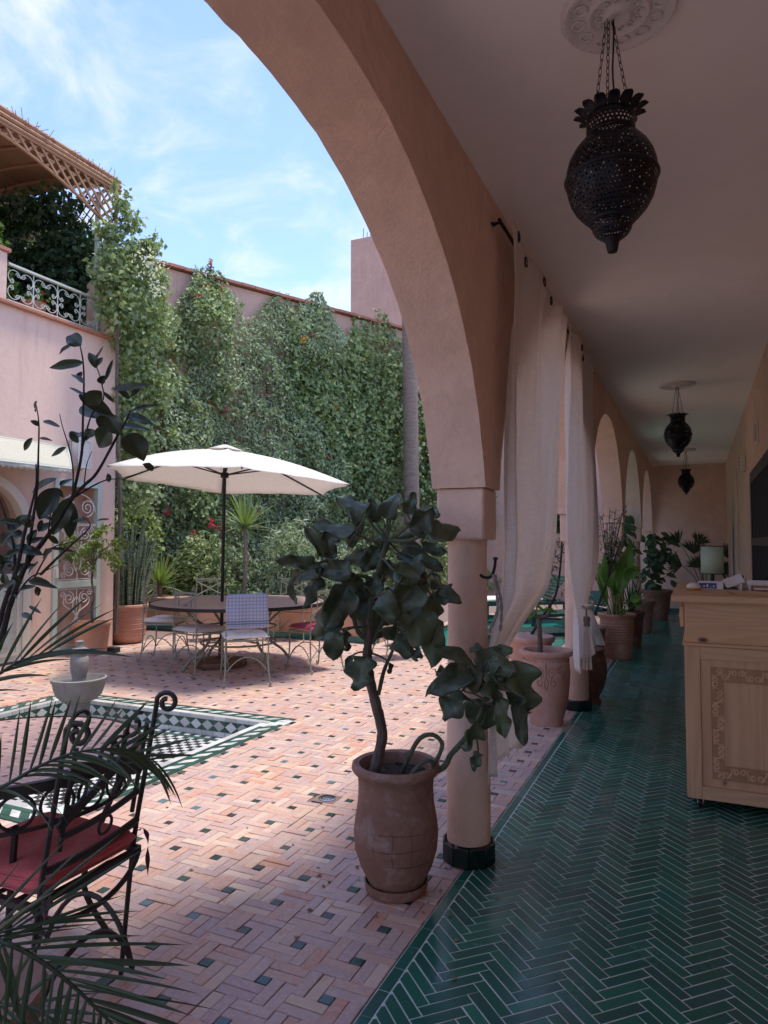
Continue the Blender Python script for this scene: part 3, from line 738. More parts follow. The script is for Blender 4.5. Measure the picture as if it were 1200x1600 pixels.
for i in range(int((QY1 - QY0) / .1)): m.box(QX1 - .012, QX1, QY0 + i * .1 + .002, QY0 + (i + 1) * .1 - .002, -0.4, -0.042); m.box(QX0, QX0 + .012, QY0 + i * .1 + .002, QY0 + (i + 1) * .1 - .002, -0.4, -0.042)
m.build('side_tile', M['teal_gloss'], pr, smooth=False, kind='stuff')
# low planter wall in front of the vines
pw = thing('planter_wall', (-6.2, 9.25, 0), 'low apricot plastered planter wall with a teal tiled foot in front of the vines', 'planter')
MB().box(-9.5, -4.2, 9.05, 11.6, 0, 0.40).box(-9.5, -4.2, 9.051, 9.6, 0.40, 0.50).build('wall_block', M['planter_plaster'], pw, bevel=0.02)
MB().box(-9.5, -4.17, 9.02, 9.049, 0, 0.085).build('foot_band', M['teal_gloss'], pw, bevel=0.004)
MB().box(-9.5, -4.16, 9.0, 9.62, 0.502, 0.535).build('coping', M['planter_plaster'], pw, bevel=0.01)
MB().box(-9.6, -4.25, 9.62, 11.5, -0.05, 0.42).build('soil_bed', M['soil'], kind='structure', loc=(-7, 10.5, 0))

# ================================================================== BACK WALL WITH COPING
va, vb = Vector((-8.98, 9.67, 0)), Vector((-6.42, 15.11, 0)); vd = (vb - va).normalized(); vn = Vector((vd.y, -vd.x, 0))
V0, V1 = va - vd * 3.4, vb + vd * 9.5; VH = 6.55
bw = thing('garden_wall', tuple((V0 + V1) / 2), 'high rose plastered garden wall with a brick coping, mostly hidden by climbing plants', 'wall')
c = (V0 + V1) / 2 - vn * 0.2
MB().obox((c.x, c.y, VH / 2), vd * ((V1 - V0).length / 2), vn * 0.2, (0, 0, VH / 2)).build('wall_face', M['plaster_back'], bw)
m = MB(); Lw = (V1 - V0).length; s = 0
while s < Lw:
    q = V0 + vd * (s + 0.15) - vn * 0.16
    m.obox((q.x, q.y, VH + 0.045 + rnd.uniform(-.006, .006)), vd * 0.145, vn * 0.27, (0, 0, 0.028)); s += 0.3
m.build('coping_tile', M['coping'], bw, kind='stuff', smooth=False)
fb = thing('far_building', (-9, 26, 0), 'tall pink rendered building with a bare parapet rising behind the garden wall', 'building')
MB().box(-11.45, -1.0, 22.3, 30, 0, 12.6).build('wall', M['plaster_far'], fb, smooth=False)
m = MB()
for (x, y, h) in ((-11.1, 22.6, .5), (-11.0, 22.7, .38), (-10.75, 22.5, .55), (-10.7, 22.65, .42), (-10.4, 22.6, .35), (-9.2, 22.6, .4), (-9.1, 22.5, .5)): m.tube([(x, y, 12.6), (x + .03, y, 12.6 + h)], 0.012, 5)
m.build('reinforcing_bar', M['iron_black'], fb, kind='stuff')
MB().box(-5.2, -1.13, 17.6, 18.0, 0, 4.5).build('courtyard_end_wall', M['plaster_back'], loc=(-3, 17.8, 0), smooth=False, label='plain pink wall at the far end of the pool beyond the arches', cat='wall')

MB().box(-1.112, 6.0, -2.4, 3.1, 3.362, 5.6).build('unseen_shade_block', M['plaster_in'], arc, smooth=False)  # unseen block added over the gallery to shade the near courtyard
# ================================================================== LEFT BUILDING
LX = -7.5
lb = thing('terrace_house', (-9.5, 3, 0), 'pale pink two level house wing with a planted roof terrace', 'building')
AY0, AY1, ASP = 4.62, 5.98, 1.62                          # arched doorway
GA0, GA1, GAZ = 6.30, 7.06, 2.27                          # iron screen door
m = MB()
m.box(-14, LX, -3, AY0, 0, 4.30)
m.box(LX - 0.35, LX, AY1, GA0, 0, 4.30); m.box(LX - 0.35, LX, GA1, 7.32, 0, 4.30); m.box(LX - 0.35, LX, GA0, GA1, GAZ, 4.30)
m.box(LX - 0.35, LX, GA0, GA1, 0, 0.04)
n = 20; cy_, ra = (AY0 + AY1) / 2, (AY1 - AY0) / 2
ar = [(cy_ - ra * math.cos(math.pi * i / n), ASP + 0.66 * math.sin(math.pi * i / n)) for i in range(n + 1)]
for i in range(n):
    (a, za), (b, zb) = ar[i], ar[i + 1]
    m.add([(LX, a, za), (LX, b, zb), (LX, b, 4.30), (LX, a, 4.30), (LX - .35, a, za), (LX - .35, b, zb)], [(0, 1, 2, 3), (0, 4, 5, 1)])
m.box(-14, LX - 0.36, 6.15, 7.32, 0, 4.29)
m.box(-14, LX - 0.36, AY0, 6.15, 2.9, 4.29)
m.build('wall', M['plaster_left'], lb, smooth=False)
MB().box(-13.9, -11, AY0 - .2, 6.1, 0, 2.9).build('room_wall', M['room_shade'], lb)
MB().box(-11, LX, AY0, 6.1, -0.02, 0.02).build('room_floor', M['joint'], lb)
MB().box(-14, LX + 0.07, -3, 7.28, 4.30, 4.345).build('terrace_edge', M['coping'], lb, bevel=0.008)
MB().box(LX - .28, LX + .02, 5.16, 5.56, 4.346, 4.93).build('parapet_pier', M['plaster_left'], lb, bevel=0.01)
MB().box(LX - .31, LX + .05, 5.13, 5.59, 4.93, 4.98).build('pier_cap', M['coping'], lb, bevel=0.008)
MB().box(LX - .34, LX + .0, 7.06, 7.32, 4.346, 5.15).build('corner_pier', M['plaster_left'], lb, bevel=0.01)
# arched frame and panelled doors
fr = MB()
inner = [(cy_ - (ra - .11) * math.cos(math.pi * i / n), ASP + 0.55 * math.sin(math.pi * i / n)) for i in range(n + 1)]
for i in range(n):
    (a, za), (b, zb) = ar[i], ar[i + 1]; (c, zc), (d, zd) = inner[i], inner[i + 1]
    fr.prism([(LX - .10, a, za), (LX - .10, b, zb), (LX - .10, d, zd), (LX - .10, c, zc)], (0.13, 0, 0))
fr.box(LX - .10, LX + .03, AY0, AY0 + .11, 0, ASP); fr.box(LX - .10, LX + .03, AY1 - .11, AY1, 0, ASP)
d1 = thing('arched_doorway', (LX, cy_, 0), 'pale sage arched doorway with carved folding door leaves under the cream awning', 'doorway')
fr.build('frame', M['cream'], d1)
for k, (y0, y1) in enumerate(((AY0 + .115, AY0 + .50), (AY1 - .62, AY1 - .115))):
    p_ = MB().box(LX - .02, LX + .025, y0, y1, 0.03, 1.08).build('door_leaf', M['sage_light'], d1, bevel=0.006)
    q = MB()
    for (a, b, c, d) in ((y0 + .05, y1 - .05, .10, .14), (y0 + .05, y1 - .05, .98, 1.02), (y0 + .05, y0 + .08, .14, .98), (y1 - .08, y1 - .05, .14, .98)): q.box(LX + .026, LX + .04, a, b, c, d)
    for s in range(9):
        zc = 0.2 + s * 0.09
        q.tube(spiral((LX + .033, y0 + .12, zc), 0.03, 0.006, 0, 1.3, (0, 1, 0), (0, 0, 1), 10), 0.006, 4)
        q.tube(spiral((LX + .033, y1 - .12, zc), 0.03, 0.006, math.pi, -1.3, (0, 1, 0), (0, 0, 1), 10), 0.006, 4)
    for s in range(3): q.tube(spiral((LX + .033, y0 + .18 + s * .06, .2), 0.03, 0.006, 0, 1.3, (0, 1, 0), (0, 0, 1), 10), 0.006, 4)
    q.build('carving', M['cream'], p_)
# iron screen door
sd = thing('iron_screen_door', (LX, 6.68, 0), 'pale green iron screen door with white scroll work beside the potted tree', 'door')
f_ = MB()
for (a, b, c, d) in ((GA0, GA0 + .07, .04, GAZ), (GA1 - .07, GA1, .04, GAZ), (GA0 + .07, GA1 - .07, GAZ - .08, GAZ), (GA0 + .07, GA1 - .07, .04, .10), (GA0 + .07, GA1 - .07, .86, .95)): f_.box(LX - .05, LX + .03, a, b, c, d)
f_.build('frame', M['sage_light'], sd, bevel=0.004)
MB().box(LX - .34, LX - .30, GA0, GA1, 0.04, GAZ).build('back_panel', M['plaster_left'], sd)
s_ = MB(); xx = LX + 0.01; yl, yr, yc = GA0 + .08, GA1 - .08, (GA0 + GA1) / 2
Y_, Z_ = (0, 1, 0), (0, 0, 1)
for (z0, z1) in ((.12, .84), (.97, 1.68)):
    zc = (z0 + z1) / 2
    for sg in (-1, 1):
        for vs in (-1, 1):
            s_.tube(spiral((xx, yc + sg * .12, zc + vs * (z1 - z0) * .34), .085, .02, math.pi / 2 if sg > 0 else math.pi / 2, sg * vs * 1.6, Y_, Z_, 24), .006, 4)
            s_.tube(spiral((xx, yc + sg * .215, zc + vs * (z1 - z0) * .42), .045, .012, 0, sg * vs * 1.4, Y_, Z_, 16), .005, 4)
            s_.tube(bez((xx, yc + sg * .2, zc + vs * (z1 - z0) * .34), (xx, yc + sg * .26, zc + vs * .1), (xx, yc + sg * .02, zc + vs * .12), (xx, yc + sg * .015, zc)), .006, 4)
            s_.tube(bez((xx, yc, zc + vs * .02), (xx, yc + sg * .1, zc + vs * .1), (xx, yc + sg * .06, zc + vs * .2), (xx, yc, zc + vs * .26)), .006, 4)
    s_.tube([(xx, yc, z0), (xx, yc, z1)], .005, 4)
    for zz_ in (z0, z1): s_.tube([(xx, yl, zz_), (xx, yr, zz_)], .006, 4)
s_.tube([(xx, yl, 1.70), (xx, yr, 1.70)], .006, 4)
for sg in (-1, 1): s_.tube(spiral((xx, yc + sg * .15, 1.92), .12, .02, -math.pi / 2, sg * 2.0, Y_, Z_, 30), .006, 4)
s_.tube([(xx, yc + .22 * math.cos(math.pi * i / 14) * 1.3, 1.86 + .24 * math.sin(math.pi * i / 14)) for i in range(15)], .006, 4)
s_.build('scroll_work', M['gypsum'], sd)
MB().box(LX + .03, LX + .05, GA0 + .02, GA0 + .06, 1.0, 1.12).build('lock_plate', M['cream'], sd)
# wall lamp
wl_ = thing('wall_lantern', (LX, 6.62, 2.62), 'square pierced pale metal lantern fixed to the pink wall above the iron screen door', 'lantern')
m = MB(); y0, y1, x0, x1, z0, z1 = 6.53, 6.73, LX + .02, LX + .16, 2.44, 2.80
for (a, b) in ((x0, y0), (x1, y0), (x0, y1), (x1, y1)): m.box(a - .008, a + .008, b - .008, b + .008, z0, z1)
for z in (z0, z1): m.box(x0 - .01, x1 + .01, y0 - .01, y1 + .01, z - .01, z + .01)
m.build('frame', M['iron_pale'], wl_)
m = MB()
for i in range(5):
    for j in range(9):
        yy, z_ = y0 + .02 + i * .04, z0 + .02 + j * .04
        m.tube([(x1, yy + .015 * math.cos(a), z_ + .015 * math.sin(a)) for a in [k * math.pi / 3 for k in range(6)]], .004, 4, closed=True)
m.build('pierced_panel', M['gypsum'], wl_)
MB().box(x0 + .01, x1 - .01, y0 + .01, y1 - .01, z0, z1).build('glass', M['gypsum'], wl_)
# awning
aw = thing('cream_awning', (LX, 5.0, 2.8), 'cream canvas awning with a scalloped edge above the arched doorway', 'awning')
aA = PX(0, 683, LX); aB = PX(104, 716, LX); bA = PX(0, 722, -6.93); bB = PX(113, 733, -6.93)
ty_ = lambda u, top: (1.5 + u * ((aB.y if top else bB.y) - 1.5))
def awf(u, v):
    z0_ = aA.z; z1_ = bB.z
    return (LX + (.57) * v, 1.5 + u * (aB.y + (bB.y - aB.y) * v - 1.5), z1_ + (z0_ - z1_) * (1 - v) ** .85 - .02 * (1 - abs(2 * ((u * 9) % 1) - 1)) * math.sin(v * math.pi))
MB().grid(awf, 90, 10).build('canopy', M['awning'], aw, solid=0.005)
fn = lambda u, v: (-6.927 + 0.004 * math.sin(u * 60), 1.5 + u * (bB.y - 1.5), bB.z - v * (0.045 + 0.022 * abs(math.sin(u * math.pi * 62))))
MB().grid(fn, 744, 2).build('scalloped_edge', M['awning'], aw, solid=0.003)
m = MB(); m.tube([awf(u, 0) for u in (0, 1)], .012, 6).tube([awf(u, 1) for u in (0, 1)], .012, 6).tube([awf(1, v / 8) for v in range(9)], .012, 6); m.build('frame', M['iron_pale'], aw)
# terrace railing
rl = thing('terrace_railing', (LX, 6.3, 4.35), 'pale green iron terrace railing of paired scrolls below the cane pergola', 'railing')
RY0, RY1, RZ0, RZ1 = 5.60, 7.04, 4.38, 4.80
MB().bar((LX - .03, RY0, RZ1 + .02), (LX - .03, RY1, RZ1 + .02), .05, .03).bar((LX - .03, RY0, RZ0), (LX - .03, RY1, RZ0), .02, .015).build('handrail', M['iron_pale'], rl, bevel=.004)
s_ = MB(); nb = 4; bwid = (RY1 - RY0) / nb; xx = LX - .03
for i in range(nb):
    a = RY0 + i * bwid; b = a + bwid; c = (a + b) / 2; zc = (RZ0 + RZ1) / 2; r = bwid / 4
    s_.tube([(xx, b, RZ0), (xx, b, RZ1)], .007, 5)
    for sg in (-1, 1):
        for vs in (-1, 1):
            q = (xx, c + sg * r * .98, zc + vs * r * 1.05)
            s_.tube(spiral(q, r * .93, r * .93, math.pi / 2 * (1 - sg) + 0.9 * sg * vs * -1 + (0 if sg > 0 else 0), sg * vs * .62, Y_, Z_, 18), .006, 4)
            s_.tube(spiral((xx, c + sg * r * .42, zc + vs * r * 1.45), r * .36, .006, 0 if sg > 0 else math.pi, -sg * vs * -1.5, Y_, Z_, 16), .005, 4)
            s_.tube(spiral((xx, c + sg * r * 1.35, zc + vs * r * .42), r * .36, .006, math.pi / 2 * vs, sg * vs * 1.5, Y_, Z_, 16), .005, 4)
s_.build('scroll_work', M['iron_pale'], rl)
# pergola
pg = thing('cane_pergola', (-9, 4.5, 4.35), 'pergola roofed with dry canes with a lattice valance over the roof terrace', 'pergola')
PXf, PE = -7.40, 7.17
for (x, y) in ((LX - .06, 6.98), (LX - 2.6, 6.98), (LX - .06, 2.6)): MB().box(x - .025, x + .025, y - .025, y + .025, 4.35, 6.35).build('post', M['iron_pale'], pg)
m = MB(); jr = random.Random(5)
x = PXf
k = 0
while x > -11.4:                                          # canes lying along y
    z = 6.50 + 0.55 * (1 - ((x + 9.4) / 2.0) ** 2) * 0.5 - 0.0
    m.tube([(x + jr.uniform(-.01, .01), 0.6, z + jr.uniform(-.012, .012)), (x, 3.5, z + jr.uniform(-.012, .012)), (x + jr.uniform(-.01, .01), PE + .03 + jr.uniform(-.03, .05), z + jr.uniform(-.012, .012))], .019, 5)
    x -= 0.03
m.build('cane_roof', M['cane'], pg, kind='stuff')
m = MB()
for k in range(520):                                      # ragged straw ends along the roof edge
    y = jr.uniform(1.5, PE); p_ = Vector((PXf + jr.uniform(-.06, .03), y, 6.50 + jr.uniform(.0, .07))); d_ = Vector((jr.uniform(-.3, .6), jr.uniform(-1, 1), jr.uniform(-.25, .45))).normalized() * jr.uniform(.05, .16)
    m.tube([p_, p_ + d_], .0045, 3)
m.build('loose_straw', M['cane'], pg, kind='stuff')
m = MB(); y = 1.0
while y < PE + .02:                                       # rafters under the roof
    m.tube([(PXf - i * .4, y, 6.46 + 0.55 * (1 - ((PXf - i * .4 + 9.4) / 2.0) ** 2) * 0.5) for i in range(11)], .022, 5); y += 0.42
m.build('rafter', M['cane'], pg, kind='stuff')
m = MB()
for (z, r, xo) in ((6.50, .03, .02), (6.44, .022, .03), (6.40, .02, .02), (6.57, .035, .0)): m.tube([(PXf + xo, 0.6 + i * .6, z + jr.uniform(-.01, .01)) for i in range(11)] + [(PXf + xo, PE + .04, z)], r, 6)
m.build('edge_pole', M['cane'], pg)
def arcz(y):                                              # lower edge of the valance
    c = 4.85; return 6.30 - 0.52 * min(1, abs(y - c) / (PE - c)) ** 2.1
m = MB()
for k in range(-10, 60):
    for sg in (-1, 1):
        y0 = 0.6 + k * 0.165
        pts = []
        for i in range(25):
            z = 6.42 - i * 0.03; y = y0 + sg * i * 0.03
            if 0.6 < y < PE and z > arcz(y): pts.append((PXf + (.012 if sg > 0 else -.006), y, z))
        if len(pts) > 1:
            m.tube([pts[0], pts[-1]], .012, 4); m.tube([(p_[0], p_[1] + .022, p_[2]) for p_ in (pts[0], pts[-1])], .010, 4)
m.build('lattice', M['cane'], pg, kind='stuff')
MB().tube([(PXf, 0.6 + i * (PE - .6) / 40, arcz(0.6 + i * (PE - .6) / 40)) for i in range(41)], .02, 6).tube([(PXf, PE, 6.45), (PXf, PE - .01, arcz(PE) - .06)], .022, 6).build('valance_edge', M['cane'], pg)
m = MB()
for k in range(-10, 40):                                  # rear valance
    for sg in (-1, 1):
        x0 = -11 + k * 0.16
        a, b = (x0, PE - .02, 6.5), (x0 + sg * .5, PE - .02, 6.02)
        if -11 < min(a[0], b[0]) and max(a[0], b[0]) < PXf: m.tube([a, b], .010, 4)
m.build('end_lattice', M['cane'], pg, kind='stuff')

# ================================================================== FOLIAGE
nrs = np.random.RandomState(11)
def leaves(name, mat, P, size, parent=None, nrm=None, aspect=1.6, fold=0.25, kind='stuff', droop=0.3, spread=0.8, jag=False):
    """many folded leaf blades, 4 triangles each"""
    n = len(P); P = np.asarray(P, float)
    sz = size[0] + (size[1] - size[0]) * nrs.rand(n)
    N = nrs.normal(size=(n, 3)) * spread
    if nrm is not None: N = N + np.asarray(nrm)
    N /= np.linalg.norm(N, axis=1)[:, None] + 1e-9
    A = nrs.normal(size=(n, 3)); A[:, 2] -= droop * 2
    A -= (A * N).sum(1)[:, None] * N; A /= np.linalg.norm(A, axis=1)[:, None] + 1e-9
    B = np.cross(N, A); L = sz[:, None]; Wd = (sz / aspect / 2)[:, None]
    base = P; tip = P + A * L - N * L * 0.15
    midc = P + A * L * .5 + N * L * 0.02
    l1 = P + A * L * .38 + B * Wd + N * Wd * fold * 2; r1 = P + A * L * .38 - B * Wd + N * Wd * fold * 2
    V = np.stack([base, r1, tip, l1, midc], 1).reshape(-1, 3)
    o = (np.arange(n) * 5)[:, None]
    Fc = np.concatenate([o + np.array([[0, 1, 4]]), o + np.array([[1, 2, 4]]), o + np.array([[4, 2, 3]]), o + np.array([[0, 4, 3]])], 0)
    off = OFF.get(parent.name, Vector()) if parent is not None else Vector()
    V = V - np.array(off)
    me = bpy.data.meshes.new(name)
    me.vertices.add(len(V)); me.vertices.foreach_set('co', V.astype(np.float32).ravel())
    me.loops.add(len(Fc) * 3); me.loops.foreach_set('vertex_index', Fc.astype(np.int32).ravel())
    me.polygons.add(len(Fc)); me.polygons.foreach_set('loop_start', np.arange(0, len(Fc) * 3, 3, dtype=np.int32))
    me.polygons.foreach_set('loop_total', np.full(len(Fc), 3, dtype=np.int32)); me.update(calc_edges=True)
    me.materials.append(mat)
    ob = bpy.data.objects.new(name, me); col.objects.link(ob)
    if parent is not None: ob.parent = parent
    OFF[ob.name] = off
    if kind: ob['kind'] = kind
    return ob
def fbm(x, y, seed=0):                                    # cheap smooth noise for clumps
    r = np.random.RandomState(seed); out = 0; amp = 1
    for k in range(5):
        a = r.rand(6) * 6.28; f = 0.7 * 1.9 ** k
        out = out + amp * (np.sin(x * f * (1 + r.rand() * .4) + a[0] + 1.3 * np.sin(y * f * .8 + a[1])) * np.sin(y * f * (1 + r.rand() * .4) + a[2] + 1.3 * np.sin(x * f * .7 + a[3])))
        amp *= 0.62
    return out
def wall_vine(s0, s1, count, topf, seed, thick=0.55, lo=0.3):
    """points on the garden wall: s along the wall, z height"""
    out, nn_ = [], []
    s = nrs.uniform(s0, s1, count * 2); z = nrs.uniform(lo, VH + .35, count * 2)
    top = topf(s); cl = .75 * fbm(s * 1.1, z * 1.3, seed) + .38 * fbm(s * 3.6 + z * 1.2, z * 3.2, seed + 7)
    keep = (z < top + 0.35 * fbm(s * 4, z * 0.4, seed + 3)) & (nrs.rand(len(s)) < np.clip(0.92 + 0.35 * cl, 0.3, 1))
    keep &= ~((cl < -0.95) & (z > 4.6))
    s, z, cl = s[keep][:count], z[keep][:count], cl[keep][:count]
    d = 0.04 + thick * np.clip(0.45 + 0.38 * cl, 0.05, 1.1) * np.clip((top[keep][:count] - z) / 1.2 + .25, .15, 1) * nrs.uniform(.35, 1.0, len(s)) ** .6
    d *= np.where(z < 1.5, 1 + (1.5 - z) * .9, 1)
    P = np.array(V0)[None, :] + np.array(vd)[None, :] * s[:, None] + np.array(vn)[None, :] * d[:, None]
    P[:, 2] = z
    return P
def s_of(px, py=700):                                     # distance along the wall of an image column
    d = ray(px, py); # intersect with vertical plane through V0 along vd
    k = (V0 - EYEP).dot(vn) / d.dot(vn); q = EYEP + d * k
    return (q - V0).dot(vd), q.z
ST = [s_of(x, y) for x, y in ((150, 330), (185, 330), (215, 372), (245, 440), (262, 520), (290, 440), (300, 425), (330, 470), (365, 455), (400, 490), (440, 500), (470, 488), (490, 478), (530, 500), (555, 512), (590, 508), (640, 525))]
SX = np.array([a for a, b in ST]); SZ = np.array([b for a, b in ST])
topf = lambda s: np.interp(s, SX, np.minimum(SZ, VH + .5)) + .1
sA = s_of(300)[0]; sB = s_of(480)[0]; sC = s_of(660)[0]
v1 = thing('flowering_climber', tuple(V0 + vd * (sA * .6)), 'bright green flowering climber with orange blooms at the left end of the garden wall', 'climber')
P1 = wall_vine(0.2, sA + .6, 24000, topf, 3, .7)
leaves('foliage', M['vine'], P1, (.035, .13), v1, nrm=np.array([vn * 1.2 + Vector((0, 0, .9))]))
def flowers(P, k, name, mat, parent, r=(.05, .09)):
    idx = nrs.choice(len(P), k, replace=False)
    Q = np.repeat(P[idx] + np.array(vn) * .10, 7, axis=0) + nrs.normal(size=(k * 7, 3)) * .035
    return leaves(name, mat, Q, r, parent, nrm=np.array([vn]), spread=1.2)
flowers(P1[P1[:, 2] > 3.0], 34, 'blossom', M['orange_flower'], v1, (.035, .06))
flowers(P1, 8, 'dark_blossom', M['red_flower'], v1)
v2 = thing('feathery_climber', tuple(V0 + vd * ((sA + sB) / 2)), 'grey green feathery climber covering the middle of the garden wall', 'climber')
P2 = wall_vine(sA - .7, sB + .7, 42000, topf, 9, .6)
leaves('foliage', M['fern'], P2, (.03, .11), v2, nrm=np.array([vn * 1.2 + Vector((0, 0, .9))]), aspect=2.1)
flowers(P2[P2[:, 2] > 2.0], 7, 'blossom', M['red_flower'], v2, (.04, .07))
v3 = thing('ivy_curtain', tuple(V0 + vd * ((sB + sC) / 2)), 'dense glossy ivy hanging in strands on the garden wall left of the palm trunk', 'climber')
def strands(s0, s1, n, seed):
    out = []; r = np.random.RandomState(seed)
    for k in range(n):
        s = r.uniform(s0, s1); zt = topf(np.array([s]))[0] - r.rand() * 2.5; L = r.uniform(1.0, 3.4); zb = max(.3, zt - L)
        m_ = int(L * 46); z = r.uniform(zb, zt, m_); ph = r.rand() * 6
        ss = s + .10 * np.sin(z * 2.2 + ph) + r.normal(size=m_) * .09; d = .12 + .32 * r.rand() + r.normal(size=m_) * .06
        P = np.array(V0)[None, :] + np.array(vd)[None, :] * ss[:, None] + np.array(vn)[None, :] * np.abs(d)[:, None]; P[:, 2] = z; out.append(P)
    return np.concatenate(out)
P3 = np.concatenate([strands(sB - .5, sC + 3.2, 150, 4), wall_vine(sB - .5, sC + 4, 16000, topf, 15, .35)])
leaves('foliage', M['ivy'], P3, (.045, .14), v3, nrm=np.array([vn * 1.6 + Vector((0, 0, .8))]), aspect=1.15)
flowers(P3[(P3[:, 2] > 3.0)], 10, 'blossom', M['orange_flower'], v3, (.06, .10))
P3b = wall_vine(sC + 2.5, sC + 9, 4500, lambda s: 0 * s + 5.6, 21, .5)
v4 = thing('far_climber', tuple(V0 + vd * (sC + 5)), 'dark climber on the garden wall seen through the farther arches', 'climber')
leaves('foliage', M['ivy'], P3b, (.09, .15), v4, nrm=np.array([vn * 1.4 + Vector((0, 0, .8))]), aspect=1.2)
# loose shoots standing off the wall
for v_, P_, mt_ in ((v1, P1, M['vine']), (v2, P2, M['fern']), (v3, P3, M['ivy'])):
    m = MB(); Q = []
    for i in nrs.choice(len(P_), 60, replace=False):
        a = Vector(P_[i]); b = a + vn * rnd.uniform(.15, .4) + vd * rnd.uniform(-.25, .25) + Vector((0, 0, rnd.uniform(-.35, .35))); c = b + Vector((0, 0, rnd.uniform(-.3, .05))) + vd * rnd.uniform(-.15, .15)
        pts = catmull([a, b, c], 6); m.tube(pts, .006, 3); Q += [list(p) for p in pts[2:]]
    m.build('shoot', M['bark'], v_, kind='stuff'); Q = np.array(Q); leaves('shoot_foliage', mt_, np.concatenate([Q, Q + nrs.normal(size=Q.shape) * .03]), (.05, .11), v_)
# woody stems on the wall
for v_, a, b, n_ in ((v1, .5, sA, 10), (v2, sA, sB, 12), (v3, sB, sC + .5, 10)):
    m = MB()
    for k in range(n_):
        s = rnd.uniform(a, b); pts = []
        for i in range(9):
            z = .3 + i * .62; q = V0 + vd * (s + .25 * math.sin(i * 1.1 + k)) + vn * .06; pts.append((q.x, q.y, z))
        m.tube(pts, [.03 - i * .0025 for i in range(9)], 5)
    m.build('stem', M['bark'], v_, kind='stuff')
# overhang from the terrace corner
def blob(c, r, n, shell=.55):
    u = nrs.normal(size=(n, 3)); u /= np.linalg.norm(u, axis=1)[:, None]
    rr = shell + (1 - shell) * nrs.rand(n)
    return np.array(c) + u * rr[:, None] * np.array(r)
tb = thing('terrace_bougainvillea', (-7.4, 7.3, 4.4), 'leafy climber with white and yellow flowers spilling over the terrace corner', 'climber')
def corner(px, py, dep, r): c = D(px, py, dep); return (c.x, c.y, c.z), r
cl = []
for (px, py, dep, r, n_) in ((176, 420, 9.4, .34, 700), (190, 470, 9.5, .42, 1000), (215, 400, 9.6, .26, 500), (205, 350, 9.5, .20, 260), (188, 320, 9.3, .14, 130), (170, 365, 9.3, .2, 300), (235, 385, 9.6, .15, 160), (232, 440, 9.9, .34, 700),
                              (172, 490, 9.4, .16, 160), (205, 530, 9.9, .42, 1000), (240, 500, 10.2, .40, 900), (166, 440, 9.3, .18, 200), (215, 590, 10.1, .4, 800), (205, 680, 10.2, .42, 900), (212, 760, 10.2, .45, 900), (200, 620, 10.0, .3, 500), (250, 600, 10.3, .4, 700)):
    c, r = corner(px, py, dep, r); cl.append(blob(c, (r, r, r), n_, .3))
P4 = np.concatenate(cl); P4 = P4[nrs.rand(len(P4)) < .72]
leaves('foliage', M['vine'], P4, (.05, .11), tb, nrm=np.array([Vector((.6, -.5, .6))]))
m = MB()
for (a, b) in (((190, 420), (247, 368)), ((185, 380), (200, 300)), ((180, 360), (178, 282)), ((200, 430), (253, 380)), ((175, 350), (192, 322))):
    p0, p3 = D(a[0], a[1], 9.4), D(b[0], b[1], 9.5)
    pts = bez(p0, p0.lerp(p3, .3) + Vector((0, 0, .12)), p0.lerp(p3, .7) + Vector((0, 0, .1)), p3, 10); m.tube(pts, .006, 4)
    leaves('foliage', M['vine'], np.array([list(pts[i // 4]) for i in range(44)]) + nrs.normal(size=(44, 3)) * .02, (.06, .10), tb)
m.tube([tuple(D(x, y, d)) for x, y, d in ((180, 990, 9.5), (188, 800, 9.6), (182, 600, 9.5), (186, 440, 9.4))], [.03, .028, .022, .015], 6)
m.build('stem', M['bark'], tb, kind='stuff')
i_ = nrs.choice(len(P4), 9); leaves('yellow_blossom', M['ficus_leaf'], np.repeat(P4[i_], 6, 0) + nrs.normal(size=(54, 3)) * .05, (.05, .09), tb)
c = np.array(D(234, 412, 9.35)); leaves('white_blossom', M['white_flower'], c + nrs.normal(size=(130, 3)) * np.array([.10, .10, .09]), (.03, .06), tb)
c = np.array(D(243, 450, 9.5)); leaves('white_blossom', M['white_flower'], c + nrs.normal(size=(50, 3)) * np.array([.06, .06, .09]), (.03, .06), tb)
# greenery on the terrace
tg = thing('terrace_shrub', (-8.8, 5.5, 4.35), 'big sunlit shrub growing on the roof terrace behind the scroll railing', 'shrub')
Q = np.concatenate([blob((-8.6, 5.4, 5.35), (.7, .8, .75), 5200, .5), blob((-8.8, 6.1, 5.0), (.4, .5, .5), 1800, .4), blob((-8.7, 5.2, 4.8), (.5, .6, .45), 1800, .4)])
leaves('foliage', M['terrace_leaf'], Q, (.06, .13), tg, nrm=np.array([Vector((.9, -.3, .8))]))
MB().tube([(-8.9, 5.6, 4.34), (-8.85, 5.6, 4.8), (-8.7, 5.5, 5.4)], [.04, .03, .015], 6).build('stem', M['bark'], tg)
tg2 = thing('terrace_hedge', (-9.6, 6.6, 4.35), 'dark shaded hedge filling the back of the roof terrace under the pergola', 'hedge')
Q = np.concatenate([blob((-9.5, 7.0, 5.2), (.8, .45, .95), 5000, .3), blob((-8.4, 7.15, 5.4), (.8, .3, .9), 4500, .3), blob((-10.5, 6.3, 5.2), (.8, .9, .9), 3500, .3), blob((-8.9, 6.9, 6.3), (1.2, .4, .3), 1500, .2)])
leaves('foliage', M['mid_leaf'], Q, (.07, .14), tg2)
MB().tube([(-9.5, 6.9, 4.34), (-9.5, 6.9, 5.2), (-9.3, 6.9, 6.0)], [.05, .04, .02], 6).tube([(-8.4, 7.1, 4.34), (-8.4, 7.1, 6.0)], [.04, .02], 6).build('stem', M['bark'], tg2, kind='stuff')
c = PX(52, 475, -7.9)
